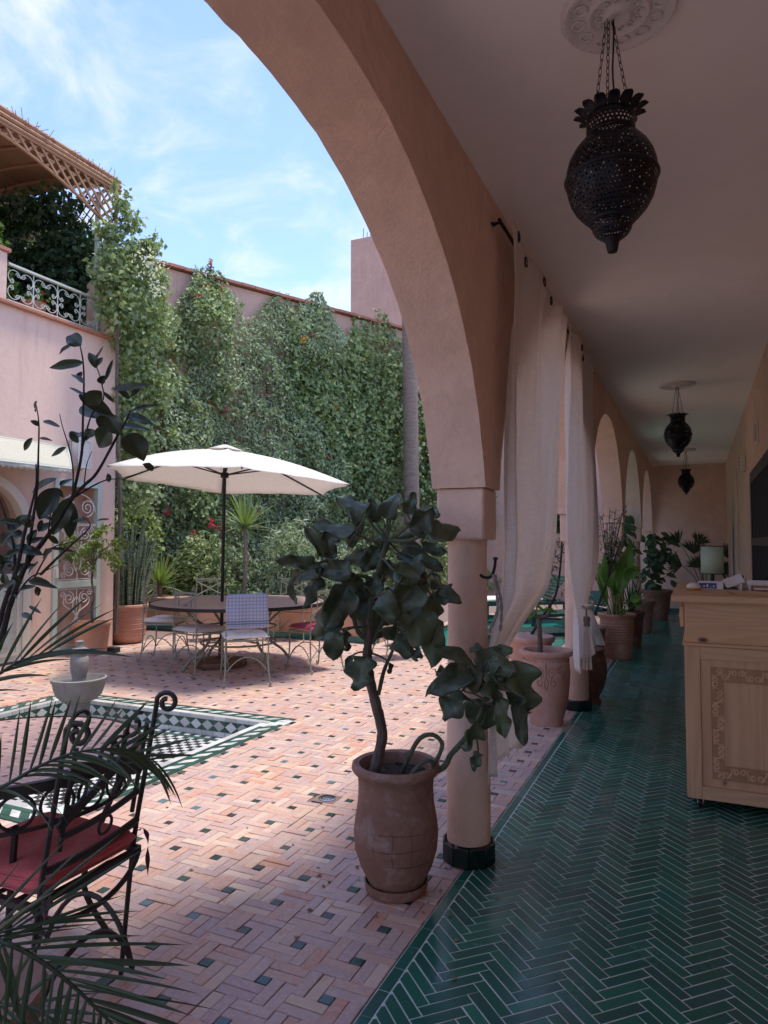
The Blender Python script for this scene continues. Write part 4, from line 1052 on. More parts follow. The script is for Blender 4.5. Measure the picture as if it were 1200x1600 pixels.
fp = thing('terrace_flower_pot', (c.x, c.y, 4.35), 'clay flower pot with red and blue flowers standing behind the terrace railing', 'flower pot')
MB().lathe([(.10, 0), (.13, .10), (.16, .22), (.17, .24), (.15, .25), (.13, .22)], (c.x, c.y, 4.347), 24).build('pot', M['pot_orange'], fp)
q = np.array([c.x, c.y, 4.66]); leaves('foliage', M['terrace_leaf'], q + nrs.normal(size=(160, 3)) * .07, (.04, .08), fp)
leaves('red_blossom', M['red_flower'], q + np.array([.1, .05, -.05]) + nrs.normal(size=(60, 3)) * np.array([.05, .09, .07]), (.03, .05), fp)
leaves('blue_blossom', M['blue_flower'], q + np.array([.05, -.05, .06]) + nrs.normal(size=(30, 3)) * .035, (.03, .05), fp)
# tall palm trunk
pt = thing('palm_tree', tuple(G(645, 950)), 'tall straight palm trunk with a pale ringed bark in front of the ivy wall', 'palm tree')
b0 = G(645, 950); b1 = D(640, 505, (b0 - EYEP).dot(FW) + .1)
m = MB(); nn = 150; prof = []
top = b0 + (b1 - b0) * 1.93
for i in range(nn + 1):
    t_ = i / nn; p_ = b0.lerp(top, t_); a = (i % 2) * 0.012
    prof.append((p_, .165 + .04 * max(0, .12 - t_) / .12 + a))
m.tube([p for p, r in prof], [r for p, r in prof], 18); m.build('trunk', M['palm_bark'], pt, angle=60)
def frond(mb, ml, base, direc, L, n_, drop, lw, ll, lift=.5, twist=0.0, sag=.25, ang=0.9, rr=.012, side=None):
    """one feather palm frond: rachis into mb, leaflets into ml"""
    base, d = Vector(base), Vector(direc).normalized()
    pts = []; p = base.copy(); dd = d.copy()
    for i in range(n_ + 1):
        pts.append(p.copy()); p = p + dd * (L / n_); dd = (dd + Vector((0, 0, -drop / n_))).normalized()
    mb.tube(pts, [rr * (1 - .85 * i / n_) for i in range(n_ + 1)], 5)
    for i in range(2, n_ + 1):
        t_ = i / n_; tg_ = (pts[i] - pts[i - 1]).normalized(); sd_ = tg_.cross(Vector((0, 0, 1)))
        sd_ = sd_.normalized() if sd_.length > .05 else Vector((1, 0, 0)); up_ = sd_.cross(tg_)
        sd_ = (sd_ * math.cos(twist) + up_ * math.sin(twist)); up_ = sd_.cross(tg_)
        for sg in (-1, 1):
            if side is not None and sg != side: continue
            l = ll * (math.sin(math.pi * (0.12 + .80 * t_)) ** .6) * rnd.uniform(.88, 1.08)
            a = ang * (1 - .55 * t_) + rnd.uniform(-.08, .08)
            dv = tg_ * math.cos(a) + sd_ * sg * math.sin(a) + up_ * lift * rnd.uniform(.6, 1.2)
            dv.normalize(); wv = dv.cross(up_).normalized(); k = 5
            cs = []; q = pts[i].copy(); v_ = dv.copy()
            for j in range(k + 1):
                cs.append(q.copy()); q = q + v_ * (l / k); v_ = (v_ + Vector((0, 0, -sag / k))).normalized()
            vs = []; fs = []
            nrm_ = wv.cross(dv)
            for j, c_ in enumerate(cs):
                w = lw * (math.sin(math.pi * min(.98, .12 + .86 * j / k)) ** .7) * (1 if j < k else .1)
                vs += [c_ - wv * w + nrm_ * w * .5, c_, c_ + wv * w + nrm_ * w * .5]
            for j in range(k):
                a_ = 3 * j; fs += [(a_, a_ + 1, a_ + 4, a_ + 3), (a_ + 1, a_ + 2, a_ + 5, a_ + 4)]
            ml.add(vs, fs)
m, l_ = MB(), MB()
for k in range(26):
    a = k * 2.4; e = rnd.uniform(-.2, .9)
    frond(m, l_, top, (math.cos(a) * math.cos(e), math.sin(a) * math.cos(e), math.sin(e)), 2.6, 22, 1.5, .02, .5)
m.build('rachis', M['stem'], pt, kind='stuff'); l_.build('crown', M['mid_leaf'], pt, kind='stuff', smooth=False)
# ================================================================== COURTYARD FURNITURE
# --- fountain
FX, FY = G(122, 1150, -DEP).x, G(122, 1150, -DEP).y
fo = thing('fountain', (FX, FY, -DEP), 'veined grey marble fountain with a round bowl and a baluster standing in the tiled basin', 'fountain')
MB().lathe([(.19, 0), (.19, .03), (.165, .045), (.14, .05), (.135, .09), (.10, .12), (.0, .12)], (FX, FY, -DEP), 40).build('foot', M['stone'], fo, angle=50)
MB().lathe([(.105, .11), (.090, .14), (.088, .24), (.095, .29), (.14, .305), (.18, .345), (.200, .40), (.208, .445), (.215, .455), (.22, .46), (.22, .485), (.205, .49), (.192, .47), (.18, .42), (.13, .38), (.0, .37)], (FX, FY, -DEP), 48).build('bowl', M['stone'], fo, angle=50)
MB().lathe([(.075, .37), (.075, .42), (.06, .44), (.05, .46), (.058, .50), (.07, .55), (.075, .62), (.07, .66), (.055, .675), (.065, .69), (.075, .71), (.07, .725), (.035, .74), (.03, .77), (.035, .79), (.0, .80)], (FX, FY, -DEP), 32).build('baluster', M['stone'], fo, angle=50)
wd = NT('fountain_water'); wd.set(color=(0.10, 0.11, 0.10), rough=0.05)
MB().lathe([(.0, .0), (.187, .0)], (FX, FY, -DEP + .452), 40, caps=False).build('water', wd.m, fo)
q = G(205, 1118, -DEP)
MB().lathe([(.12, 0), (.14, .05), (.15, .09), (.145, .10), (.13, .09), (.11, .05), (.0, .04)], (q.x, q.y, -DEP), 32).build('marble_dish', M['stone'], loc=(q.x, q.y, -DEP), label='small round marble dish lying in the basin beside the fountain', cat='dish')
# --- big parasol
ub = G(345, 1040)
um = thing('parasol', (ub.x, ub.y, 0), 'open cream canvas parasol standing through the garden dining table', 'parasol')
UZ = 2.53
tilt = (FW * 0.0 + RT * 1.0).normalized()
cam_dir = Vector((-ub.x, -ub.y, 0)).normalized()
RIM = []
for (px, py, dep) in ((378, 730, 6.65), (547, 757, 7.4), (503, 773, 9.0), (347, 771, 9.75), (192, 748, 9.0), (168, 727, 7.4)): RIM.append(D(px, py, dep))
apex = Vector((ub.x, ub.y, 0)) + Vector((0.0, 0.0, UZ))
apex = D(352, 700, 8.2)
NS = 6
m = MB()
for k in range(6):
    a, b = RIM[k], RIM[(k + 1) % 6]
    def fn(u, v, a=a, b=b):
        e = a.lerp(b, u); mid = (a + b) / 2; e = e + (apex - e) * (0.03 * math.sin(math.pi * u))
        p_ = apex.lerp(e, 0.06 + 0.94 * v); p_.z -= 0.05 * math.sin(math.pi * v) * math.sin(math.pi * u) - 0.05 * math.sin(math.pi * v) + 0.012 * abs(math.sin(u * math.pi * 3)) * v
        return p_
    m.grid(fn, 8, 10)
m.build('canopy', M['umbrella'], um, solid=0.004, angle=25)
m = MB()
for k in range(6):
    a, b = RIM[k], RIM[(k + 1) % 6]
    m.add([apex + Vector((0, 0, .045)), apex.lerp(a, .15) + Vector((0, 0, .03)), apex.lerp(b, .15) + Vector((0, 0, .03))], [(0, 1, 2)])
m.build('vent_cap', M['umbrella'], um, solid=0.004)
MB().lathe([(.02, 0), (.022, .03), (.0, .06)], tuple(apex + Vector((0, 0, .04))), 12).build('finial', M['iron_black'], um)
pbase = Vector((ub.x, ub.y, 0.05))
MB().tube([pbase, apex], .019, 12).build('pole', M['iron_black'], um)
hub = pbase.lerp(apex, 0.872)
MB().lathe([(.045, 0), (.05, .03), (.045, .06)], tuple(hub - Vector((0, 0, .03))), 16).build('runner', M['iron_black'], um)
for k in range(6):
    r_ = MB().tube([apex - Vector((0, 0, .03)), apex.lerp(RIM[k], .5) + Vector((0, 0, .028)), RIM[k] + Vector((0, 0, -.008))], .010, 6).build('rib', M['iron_black'], um)
    MB().tube([hub, apex.lerp(RIM[k], .46) + Vector((0, 0, .015))], .009, 6).build('strut', M['iron_black'], r_)
MB().lathe([(.30, 0), (.31, .02), (.30, .07), (.08, .09), (.035, .12), (.03, .32), (.0, .32)], (ub.x, ub.y, 0.002), 36).build('weighted_base', M['pot_dark'], um)
# --- dining table
tx, ty = ub.x + .18, ub.y + .10
dt = thing('dining_table', (tx, ty, 0), 'large round garden table with an iron edge and terracotta mosaic top under the parasol', 'table')
TR = 1.02
tt = NT('small_mosaic')
def bricktex(sc, c1, c2, mo, w=.5, h=.25):
    b_ = tt.n.new('ShaderNodeTexBrick'); b_.inputs['Scale'].default_value = sc; b_.inputs['Color1'].default_value = c1 + (1,); b_.inputs['Color2'].default_value = c2 + (1,); b_.inputs['Mortar'].default_value = mo + (1,); b_.inputs['Mortar Size'].default_value = .025; b_.inputs['Brick Width'].default_value = w; b_.inputs['Row Height'].default_value = h
    tt.l.new(tt.tc.outputs['Object'], b_.inputs['Vector']); return b_.outputs['Color']
bc = bricktex(9, (0.50, 0.32, 0.27), (0.40, 0.25, 0.22), (0.30, 0.2, 0.18))
ck_ = tt.n.new('ShaderNodeTexVoronoi'); ck_.feature = 'F1'; ck_.inputs['Scale'].default_value = 16; ck_.inputs['Randomness'].default_value = 0.0; tt.l.new(tt.tc.outputs['Object'], ck_.inputs['Vector'])
bc = tt.mix(tt.ramp(ck_.outputs['Distance'], [(0.14, (1, 1, 1)), (0.17, (0, 0, 0))]), bc, (0.09, 0.07, 0.07))
tt.set(color=bc, rough=0.4); M['mosaic'] = tt.m
MB().lathe([(0, .742), (TR - .02, .742), (TR - .02, .754), (0, .754)], (tx, ty, 0), 64).build('tabletop', M['mosaic'], dt)
MB().lathe([(TR - .019, .72), (TR, .72), (TR, .756), (TR - .019, .756), (TR - .019, .72)], (tx, ty, 0), 64, caps=False).build('edge_band', M['iron_black'], dt)
for k in range(4):
    a = math.pi / 4 + k * math.pi / 2 + .4; ca, sa = math.cos(a), math.sin(a)
    MB().tube(catmull([(tx + ca * r, ty + sa * r, z) for r, z in ((.70, .735), (.62, .62), (.40, .45), (.42, .28), (.62, .13), (.72, .02))], 6), .017, 6).build('leg', M['iron_green'], dt)
m = MB()
for z in (.46, .28):
    m.tube([(tx + .44 * math.cos(i * math.pi / 10), ty + .44 * math.sin(i * math.pi / 10), z) for i in range(20)], .012, 5, closed=True)
for k in range(2):
    a = math.pi / 4 + k * math.pi / 2 + .4; m.bar((tx - .42 * math.cos(a), ty - .42 * math.sin(a), .30), (tx + .42 * math.cos(a), ty + .42 * math.sin(a), .30), .03, .012)
m.build('stretcher', M['iron_green'], dt)
# --- iron dining chairs
def dining_chair(label, cushion, name='garden_chair'):
    t = local_thing(name, label, 'chair', 'iron garden chairs round the parasol table')
    I = M['iron_green']; w, d, sz = .215, .20, .455          # faces +y
    for sg in (-1, 1):
        MB().tube(catmull([(sg * w * .9, -d, .93), (sg * w * .92, -d + .0, .80), (sg * w, -d, .46), (sg * w, -d - .005, .2), (sg * (w + .015), -d - .03, .03)], 5) + spiral((sg * (w + .015), -d - .052, .03), .022, .012, 0, -.8, (0, 1, 0), (0, 0, 1), 8)[1:], .0085, 6).build('rear_leg', I, t)
        MB().tube(catmull([(sg * w, d, .45), (sg * w, d, .22), (sg * (w + .012), d + .03, .03)], 6) + spiral((sg * (w + .012), d + .052, .03), .022, .010, math.pi, .85, (0, 1, 0), (0, 0, 1), 8)[1:], .0085, 6).build('front_leg', I, t)
    m = MB().bar((-w, -d, sz), (w, -d, sz), .014, .018).bar((-w, d, sz), (w, d, sz), .014, .018).bar((-w, -d, sz), (-w, d, sz), .014, .018).bar((w, -d, sz), (w, d, sz), .014, .018)
    m.build('seat_frame', I, t)
    m = MB()
    for (a, b) in (((-w, -d), (w, -d)), ((w, -d), (w, d)), ((w, d), (-w, d)), ((-w, d), (-w, -d))):
        m.tube([(a[0] + (b[0] - a[0]) * i / 12, a[1] + (b[1] - a[1]) * i / 12, .13 + .16 * math.sin(math.pi * i / 12) ** .8) for i in range(13)], .006, 5)
    m.build('arched_stretcher', I, t)
    m = MB(); wb = w * .9
    m.bar((-wb, -d, .90), (wb, -d, .90), .012, .022).bar((-wb, -d, .885), (wb, -d, .865), .01, .012)
    m.bar((-wb, -d, .64), (wb, -d, .64), .012, .022).bar((-wb, -d, .60), (wb, -d, .60), .01, .014)
    for sg in (-1, 1):
        m.tube(bez((-wb * sg, -d, .86), (-wb * .3 * sg, -d, .80), (wb * .3 * sg, -d, .72), (wb * sg, -d, .66)), .0075, 5)
        m.tube(spiral((sg * wb * .98, -d - .02, .945), .022, .01, 0, 1, (0, 1, 0), (0, 0, 1), 10), .007, 5)
        m.bar((sg * wb * .62, -d, .64), (sg * wb * .62, -d, .90), .01, .01)
    m.tube([(.03 * math.cos(a), -d, .76 + .03 * math.sin(a)) for a in [i * math.pi / 6 for i in range(12)]], .006, 5, closed=True)
    for i in range(3): m.tube([(-.05 + i * .05 + .02 * math.cos(a), -d, .62 + .02 * math.sin(a)) for a in [k * math.pi / 4 for k in range(8)]], .004, 4, closed=True)
    m.build('back_panel', I, t)
    def cf(u, v):
        x, y = (u - .5) * 2, (v - .5) * 2
        e = (1 - abs(x) ** 5) * (1 - abs(y) ** 5)
        return x, y, max(0, e) ** .45
    top = MB(); cw, cd = w + .015, d + .02
    top.grid(lambda u, v: (cf(u, v)[0] * cw, cf(u, v)[1] * cd, sz + .035 + .042 * cf(u, v)[2] + .004 * math.sin(u * 9) * math.sin(v * 7)), 14, 14)
    top.grid(lambda u, v: (cf(1 - u, v)[0] * cw, cf(1 - u, v)[1] * cd, sz + .035 - .024 * cf(1 - u, v)[2]), 14, 14)
    top.build('cushion', cushion, t)
    return t
ch0 = dining_chair('iron garden chair with a cream cushion and empty cross back, second from the left', M['cream_cushion'])
def place(o, px, py, rz, z=0, at=None):
    q = G(px, py) if at is None else at
    o.location = (q.x, q.y, z); o.rotation_euler = (0, 0, rz); return o
def face(o, dx=0.0):                                      # turn towards the table centre
    a = math.atan2(ty - o.location.y, tx - o.location.x) - math.pi / 2 + dx; o.rotation_euler = (0, 0, a); return o
face(place(ch0, 312, 1052, 0), -.12)
def chair_copy(px, py, label, mat=None, dx=0.0):
    c = copy_tree(ch0); place(c, px, py, 0); face(c, dx); c['label'] = label
    if mat:
        for ch in c.children:
            if ch.name.startswith('cushion'): ch.data = ch.data.copy(); ch.data.materials[0] = mat
    return c
c_towel = chair_copy(382, 1066, 'iron garden chair with a blue grey checked towel hung over its back', None, .05)
chair_copy(258, 1030, 'leftmost iron garden chair, seen from its side beside the snake plant', None, .35)
chair_copy(492, 1046, 'iron garden chair with a crimson seat cushion on the right of the table', M['pink_cushion'], -.55)
chair_copy(455, 1000, 'cream cushioned iron garden chair on the far side of the table, behind the crimson one', None, .1)
chair_copy(330, 1000, 'iron garden chair on the far side of the table, hidden behind the parasol pole', None, 0)
c_ = chair_copy(560, 1010, 'pale iron chair standing alone at the pool edge behind the leafy pot plant', None, 0); q = G(618, 1028); c_.location = (q.x, q.y, 0); c_.rotation_euler = (0, 0, 2.4); c_['group'] = 'iron garden chairs round the parasol table'
# towel over the chair back
tw = NT('checked_towel'); uvx = tw.wave(9, 0, 0, None, 'BANDS', 'X'); uvz = tw.wave(9, 0, 0, None, 'BANDS', 'Z')
base_ = tw.mix(tw.ramp(uvx, [(0.80, (0, 0, 0)), (0.9, (1, 1, 1))]), (0.36, 0.36, 0.42), (0.20, 0.22, 0.32))
base_ = tw.mix(tw.ramp(uvz, [(0.80, (0, 0, 0)), (0.9, (1, 1, 1))]), base_, (0.20, 0.22, 0.32))
sp = tw.n.new('ShaderNodeSeparateXYZ'); tw.l.new(tw.tc.outputs['Object'], sp.inputs[0])
band = tw.ramp(tw.math('ADD', sp.outputs['Z'], 0.0), [(0.0, (0, 0, 0)), (.615, (0, 0, 0)), (.62, (1, 1, 1)), (.635, (0, 0, 0)), (.645, (1, 1, 1)), (.66, (0, 0, 0)), (1.0, (0, 0, 0))], 'CONSTANT')
tw.set(color=tw.mix(band, base_, (0.13, 0.15, 0.22)), rough=0.95).bump(tw.noise(200, 3, 0.6), 0.3, 0.002)
def towel_fn(u, v):
    x = (u - .5) * .415 + .006 * math.sin(v * 7); s = v * .62                       # v along the cloth, over the top rail
    w_ = .010 * math.sin(u * 13 + 1) * min(1, abs(v - .42) * 3)
    if s < .25: return (x, -.2 + .020 + w_ * .5, .66 + s)
    if s < .29: a = (s - .25) / .04 * math.pi; return (x, -.2 + .020 * math.cos(a), .915 + .014 * math.sin(a))
    return (x * (1 + .04 * math.sin((s - .29) * 5)), -.2 - .021 + w_ - .010 * (s - .29) / .33, .915 - (s - .29) * 1.0)
to = MB().grid(towel_fn, 26, 44).build('towel', tw.m, solid=0.003)
to.location = c_towel.location; to.rotation_euler = c_towel.rotation_euler
setp(to, 'blue grey checked towel draped over the back of an iron garden chair', 'towel')
q = c_towel.location
# small red thing on the table
q = D(385, 936, 8.3); MB().lathe([(.0, 0), (.05, 0), (.06, .04), (.055, .045), (.05, .02), (0, .012)], (q.x, q.y, .754), 20).build('ashtray', M['pink_cushion'], loc=(q.x, q.y, .754), label='small red bowl on the garden dining table near the towel', cat='bowl')
# --- pots by the left wall
def ribbed(prof, step=.006, amp=.0035, pitch=.034, z0=.06, z1=.47):
    out = []
    for (a, b) in zip(prof[:-1], prof[1:]):
        n = max(1, int(abs(b[1] - a[1]) / step)) if (b[1] > a[1] and a[0] > .1 and a[1] < z1) else 1
        for i in range(n):
            r, z = a[0] + (b[0] - a[0]) * i / n, a[1] + (b[1] - a[1]) * i / n
            out.append((r + (amp * math.sin(z / pitch * 2 * math.pi) if z0 < z < z1 and a[1] < z1 and b[1] > a[1] and r > .1 else 0), z))
    return out + [prof[-1]]
def pot(name, x, y, prof, mat, label, rim_n=48, soil_z=None, soil_r=None, group=None, wob=.006, extra=None, cat='plant pot', z0=0.0):
    t = thing(name, (x, y, z0), label, cat, group)
    MB().lathe(prof, (x, y, z0 + .001), rim_n, wob=wob, ph=x * 9).build('pot', mat, t, angle=50)
    if soil_z:
        m = MB(); R_ = soil_r
        m.grid(lambda u, v: (x + R_ * v * math.cos(2 * math.pi * u), y + R_ * v * math.sin(2 * math.pi * u), z0 + soil_z + .02 * math.sin(u * 40) * v * (1 - v) + .018 * math.sin(v * 9 + u * 17) * (1 - v)), 24, 6)
        m.build('soil', M['soil'], t)
    return t
def urn(h, rb, rm, rn, rr, th=.018):                     # body profile: base, belly, neck, rim
    return [(0, 0), (rb, 0), (rb * 1.03, .012), (rb * 1.08, h * .08), (rm * .88, h * .28), (rm, h * .48), (rm * .97, h * .66), (rn, h * .84), (rn, h * .90), (rr, h * .935), (rr * 1.035, h * .965), (rr * 1.01, h), (rr - th, h), (rn - th, h * .93), (rn - th, h * .84), (0, h * .82)]
g1 = G(199, 1000); g1 = D(199, 985, 10.05); g1.z = 0
sp_ = pot('snake_plant', g1.x, g1.y, ribbed([(0, 0), (.17, 0), (.20, .02), (.245, .10), (.262, .22), (.268, .42), (.285, .50), (.30, .515), (.305, .54), (.29, .56), (.26, .56), (.25, .5), (0, .48)]), M['pot_ribbed'], 'tall upright snake plant in a ribbed red clay pot near the left wall', soil_z=.50, soil_r=.25, cat='plant')
lfm = MB()
for k in range(64):
    a = rnd.uniform(0, 6.28); r = .21 * math.sqrt(rnd.random()); h = rnd.uniform(.65, 1.42) * (1.15 - r * 1.5); lean = r * .9 + rnd.uniform(-.03, .06)
    x0, y0 = g1.x + r * math.cos(a), g1.y + r * math.sin(a); yaw = rnd.uniform(0, 3.14); w = rnd.uniform(.026, .040)
    def sf(u, v, x0=x0, y0=y0, a=a, h=h, lean=lean, yaw=yaw, w=w):
        ww = w * (1 - v ** 4) ** .6 * (.75 + .5 * v * (1 - v) * 2) * (1 if v < 1 else .02); o = (u - .5) * 2 * ww; tw_ = yaw + v * .5
        return (x0 + math.cos(a) * lean * v ** 1.6 + o * math.cos(tw_), y0 + math.sin(a) * lean * v ** 1.6 + o * math.sin(tw_), .50 + h * v)
    MB().grid(sf, 2, 9).build('leaf', M['snake'], sp_, solid=.006)
g2 = D(143, 985, 9.02); g2.z = 0
ft = pot('ficus_tree', g2.x, g2.y, [(0, 0), (.185, 0), (.19, .02), (.205, .15), (.225, .36), (.24, .38), (.245, .40), (.235, .42), (.21, .42), (.20, .38), (0, .36)], M['pot_orange'], 'small standard ficus tree in an orange clay pot before the iron screen door', soil_z=.38, soil_r=.2, cat='plant')
m = MB().tube(catmull([(g2.x + .02, g2.y, .36), (g2.x, g2.y, .6), (g2.x + .035, g2.y, .75), (g2.x - .01, g2.y, .95), (g2.x, g2.y, 1.2)], 5), [.018] * 8 + [.014] * 9 + [.012] * 4, 6)
Q = []
for k in range(16):
    e = Vector((g2.x, g2.y, 0)) + RT * rnd.uniform(-.34, .34) + Vector((rnd.uniform(-.2, .2), rnd.uniform(-.2, .2), 1.38 + rnd.uniform(-.24, .24)))
    pts = bez((g2.x, g2.y, 1.0 + rnd.random() * .2), (g2.x, g2.y, 1.3), tuple(e + Vector((0, 0, .08))), tuple(e), 8); m.tube(pts, .004, 4)
    Q += [blob(tuple(e), (.12, .12, .09), 60, .1)]
m.build('trunk', M['bark'], ft)
leaves('foliage', M['ficus_leaf'], np.concatenate(Q), (.04, .085), ft, aspect=2.2)
q = G(176, 1019); MB().box(q.x - .09, q.x + .09, q.y - .05, q.y + .05, .002, .07).build('ground_spotlight', M['iron_grey'], loc=(q.x, q.y, 0), bevel=.01, label='small dark spotlight box on the pavers in front of the snake plant pot', cat='spotlight')
g3 = D(224, 962, 11.9)
p3_ = pot('carved_planter', g3.x, g3.y, [(0, 0), (.16, 0), (.17, .03), (.20, .2), (.215, .36), (.23, .38), (.22, .40), (.19, .40), (0, .36)], M['pot_orange'], 'orange carved clay pot with a spiky plant behind the snake plant', soil_z=.37, soil_r=.18, cat='plant', z0=.05)
def spiky(parent, c, n, L, w, mat, up=.35, sag=.8, name='leaf', spread=1.0, rmin=0):
    for k in range(n):
        a = k * 2.399 + rnd.uniform(-.3, .3); e = up + (1.45 - up) * (1 - (k + .5) / n) ** .8 * spread
        l = L * rnd.uniform(.75, 1.1); d = Vector((math.cos(a) * math.cos(e), math.sin(a) * math.cos(e), math.sin(e)))
        p = Vector(c); sd_ = Vector((-math.sin(a), math.cos(a), 0)); vs, fs = [], []; K = 7; ww = w * rnd.uniform(.8, 1.15)
        for j in range(K + 1):
            v = j / K; wj = ww * (math.sin(math.pi * min(.97, .2 + .78 * v)) ** .8) * (1 if j < K else .08); nn_ = sd_.cross(d)
            vs += [p - sd_ * wj + nn_ * wj * .35, p.copy(), p + sd_ * wj + nn_ * wj * .35]
            p = p + d * (l / K); d = (d + Vector((0, 0, -sag * v * 1.6 / K))).normalized()
        for j in range(K):
            q = 3 * j; fs += [(q, q + 1, q + 4, q + 3), (q + 1, q + 2, q + 5, q + 4)]
        MB().add(vs, fs).build(name, mat, parent)
spiky(p3_, (g3.x, g3.y, .45), 40, .60, .016, M['yucca'], up=.1, sag=.5)
q = D(250, 930, 11.8)
yv = thing('yucca_plant', (q.x, q.y, .42), 'bright green yucca rosette on a short stem behind the left garden chair', 'plant')
MB().tube([(q.x, q.y, .42), (q.x, q.y, .75)], .04, 8).build('stem', M['palm_bark'], yv)
spiky(yv, (q.x, q.y, .72), 60, .62, .018, M['yucca'], up=-.3, sag=.5)
q = D(385, 935, 12.3)
yv = thing('yucca_plant', (q.x, q.y, .42), 'taller pale green yucca on a leaning cane behind the parasol pole', 'plant')
MB().tube(catmull([(q.x - .1, q.y, .42), (q.x - .02, q.y, 1.0), (q.x - .05, q.y, 1.75)], 6), .035, 8).build('stem', M['palm_bark'], yv)
spiky(yv, (q.x - .05, q.y, 1.72), 44, .75, .022, M['yucca'], up=-.5, sag=.9)
def bush(px, py, dep, r, n, mat, label, size=(.05, .1), name='garden_shrub', zb=.42, asp=1.8, cat='shrub'):
    c = D(px, py, dep); t = thing(name, (c.x, c.y, zb), label, cat)
    leaves('foliage', mat, blob(tuple(c), r, n, .25), size, t, nrm=np.array([Vector((.5, -.8, .9))]), aspect=asp)
    m = MB()
    for k in range(5): m.tube([(c.x + rnd.uniform(-.1, .1), c.y, zb), (c.x + rnd.uniform(-1, 1) * r[0] * .4, c.y + rnd.uniform(-.1, .1), c.z), (c.x + rnd.uniform(-1, 1) * r[0] * .8, c.y, c.z + r[2] * .8)], [.02, .014, .006], 5)
    m.build('stem', M['bark'], t, kind='stuff'); return t
bush(318, 880, 12.2, (.55, .4, .62), 2600, M['bright_leaf'] if False else M['vine'], 'rounded bright shrub behind the table just left of the parasol pole')
bush(215, 835, 11.0, (.45, .4, .5), 1700, M['ficus_leaf'], 'yellow green leafy shrub rising behind the snake plant', size=(.06, .11))
bush(455, 870, 12.6, (.55, .4, .75), 2200, M['fern'], 'thin reedy pale shrub behind the right half of the table', size=(.08, .17), asp=5)
bush(555, 890, 12.8, (.6, .4, .6), 1500, M['fern'], 'low pale shrub beside the pool behind the leafy pot plant', asp=3)
# flowers on the wall near the table
for (px, py) in ((262, 800), (330, 818), (345, 826), (300, 835), (347, 905), (240, 812)):
    c = np.array(D(px, py, 12.2)); leaves('blossom', M['red_flower'], c + nrs.normal(size=(16, 3)) * .035, (.05, .08), v1)
# --- pool side loungers and parasol
def lounger(label, x, y, rz, group):
    t = local_thing('sun_lounger', label, 'sun lounger', group); G_ = M['lounger_green']
    for k in range(14): MB().box(-.30, .30, -.9 + k * .09, -.9 + k * .09 + .065, .30, .315).build('slat', G_, t)
    for k in range(9):
        a = .75; y0 = .38 + k * .085 * math.cos(a); z0 = .31 + k * .085 * math.sin(a)
        MB().obox((0, y0, z0), (.30, 0, 0), (0, .03 * math.cos(a), .03 * math.sin(a)), (0, -.007 * math.sin(a), .007 * math.cos(a))).build('back_slat', G_, t)
    MB().bar((-.31, -.95, .29), (-.31, .95, .29), .03, .05).bar((.31, -.95, .29), (.31, .95, .29), .03, .05).bar((-.31, -.95, .29), (.31, -.95, .29), .03, .05).build('frame', G_, t)
    for (a, b) in ((-.3, -.8), (.3, -.8), (-.3, .8), (.3, .8)): MB().box(a - .02, a + .02, b - .03, b + .03, 0, .27).build('leg', G_, t)
    t.location = (x, y, 0); t.rotation_euler = (0, 0, rz); return t
q = G(842, 1022); l0 = lounger('dark green slatted sun lounger behind the engraved clay pot', q.x, q.y, -.9, 'green sun loungers by the pool')
q = G(890, 985); l1 = copy_tree(l0); l1.location = (q.x, q.y, 0); l1['label'] = 'second dark green sun lounger, farther along the pool'
m_ = MB().grid(lambda u, v: ((u - .5) * .56, -.9 + v * 1.25, .36 + .04 * (1 - abs(u - .5) ** 4 * 16) * (1 - abs(v - .5) ** 6 * 60)), 6, 12)
q = G(812, 965); l2 = copy_tree(l0); l2.location = (q.x, q.y, 0); l2['label'] = 'farthest sun lounger, with a white mattress, beyond the pool'
mt = m_.build('mattress', M['cream_cushion'], None, solid=.05); mt.parent = l2
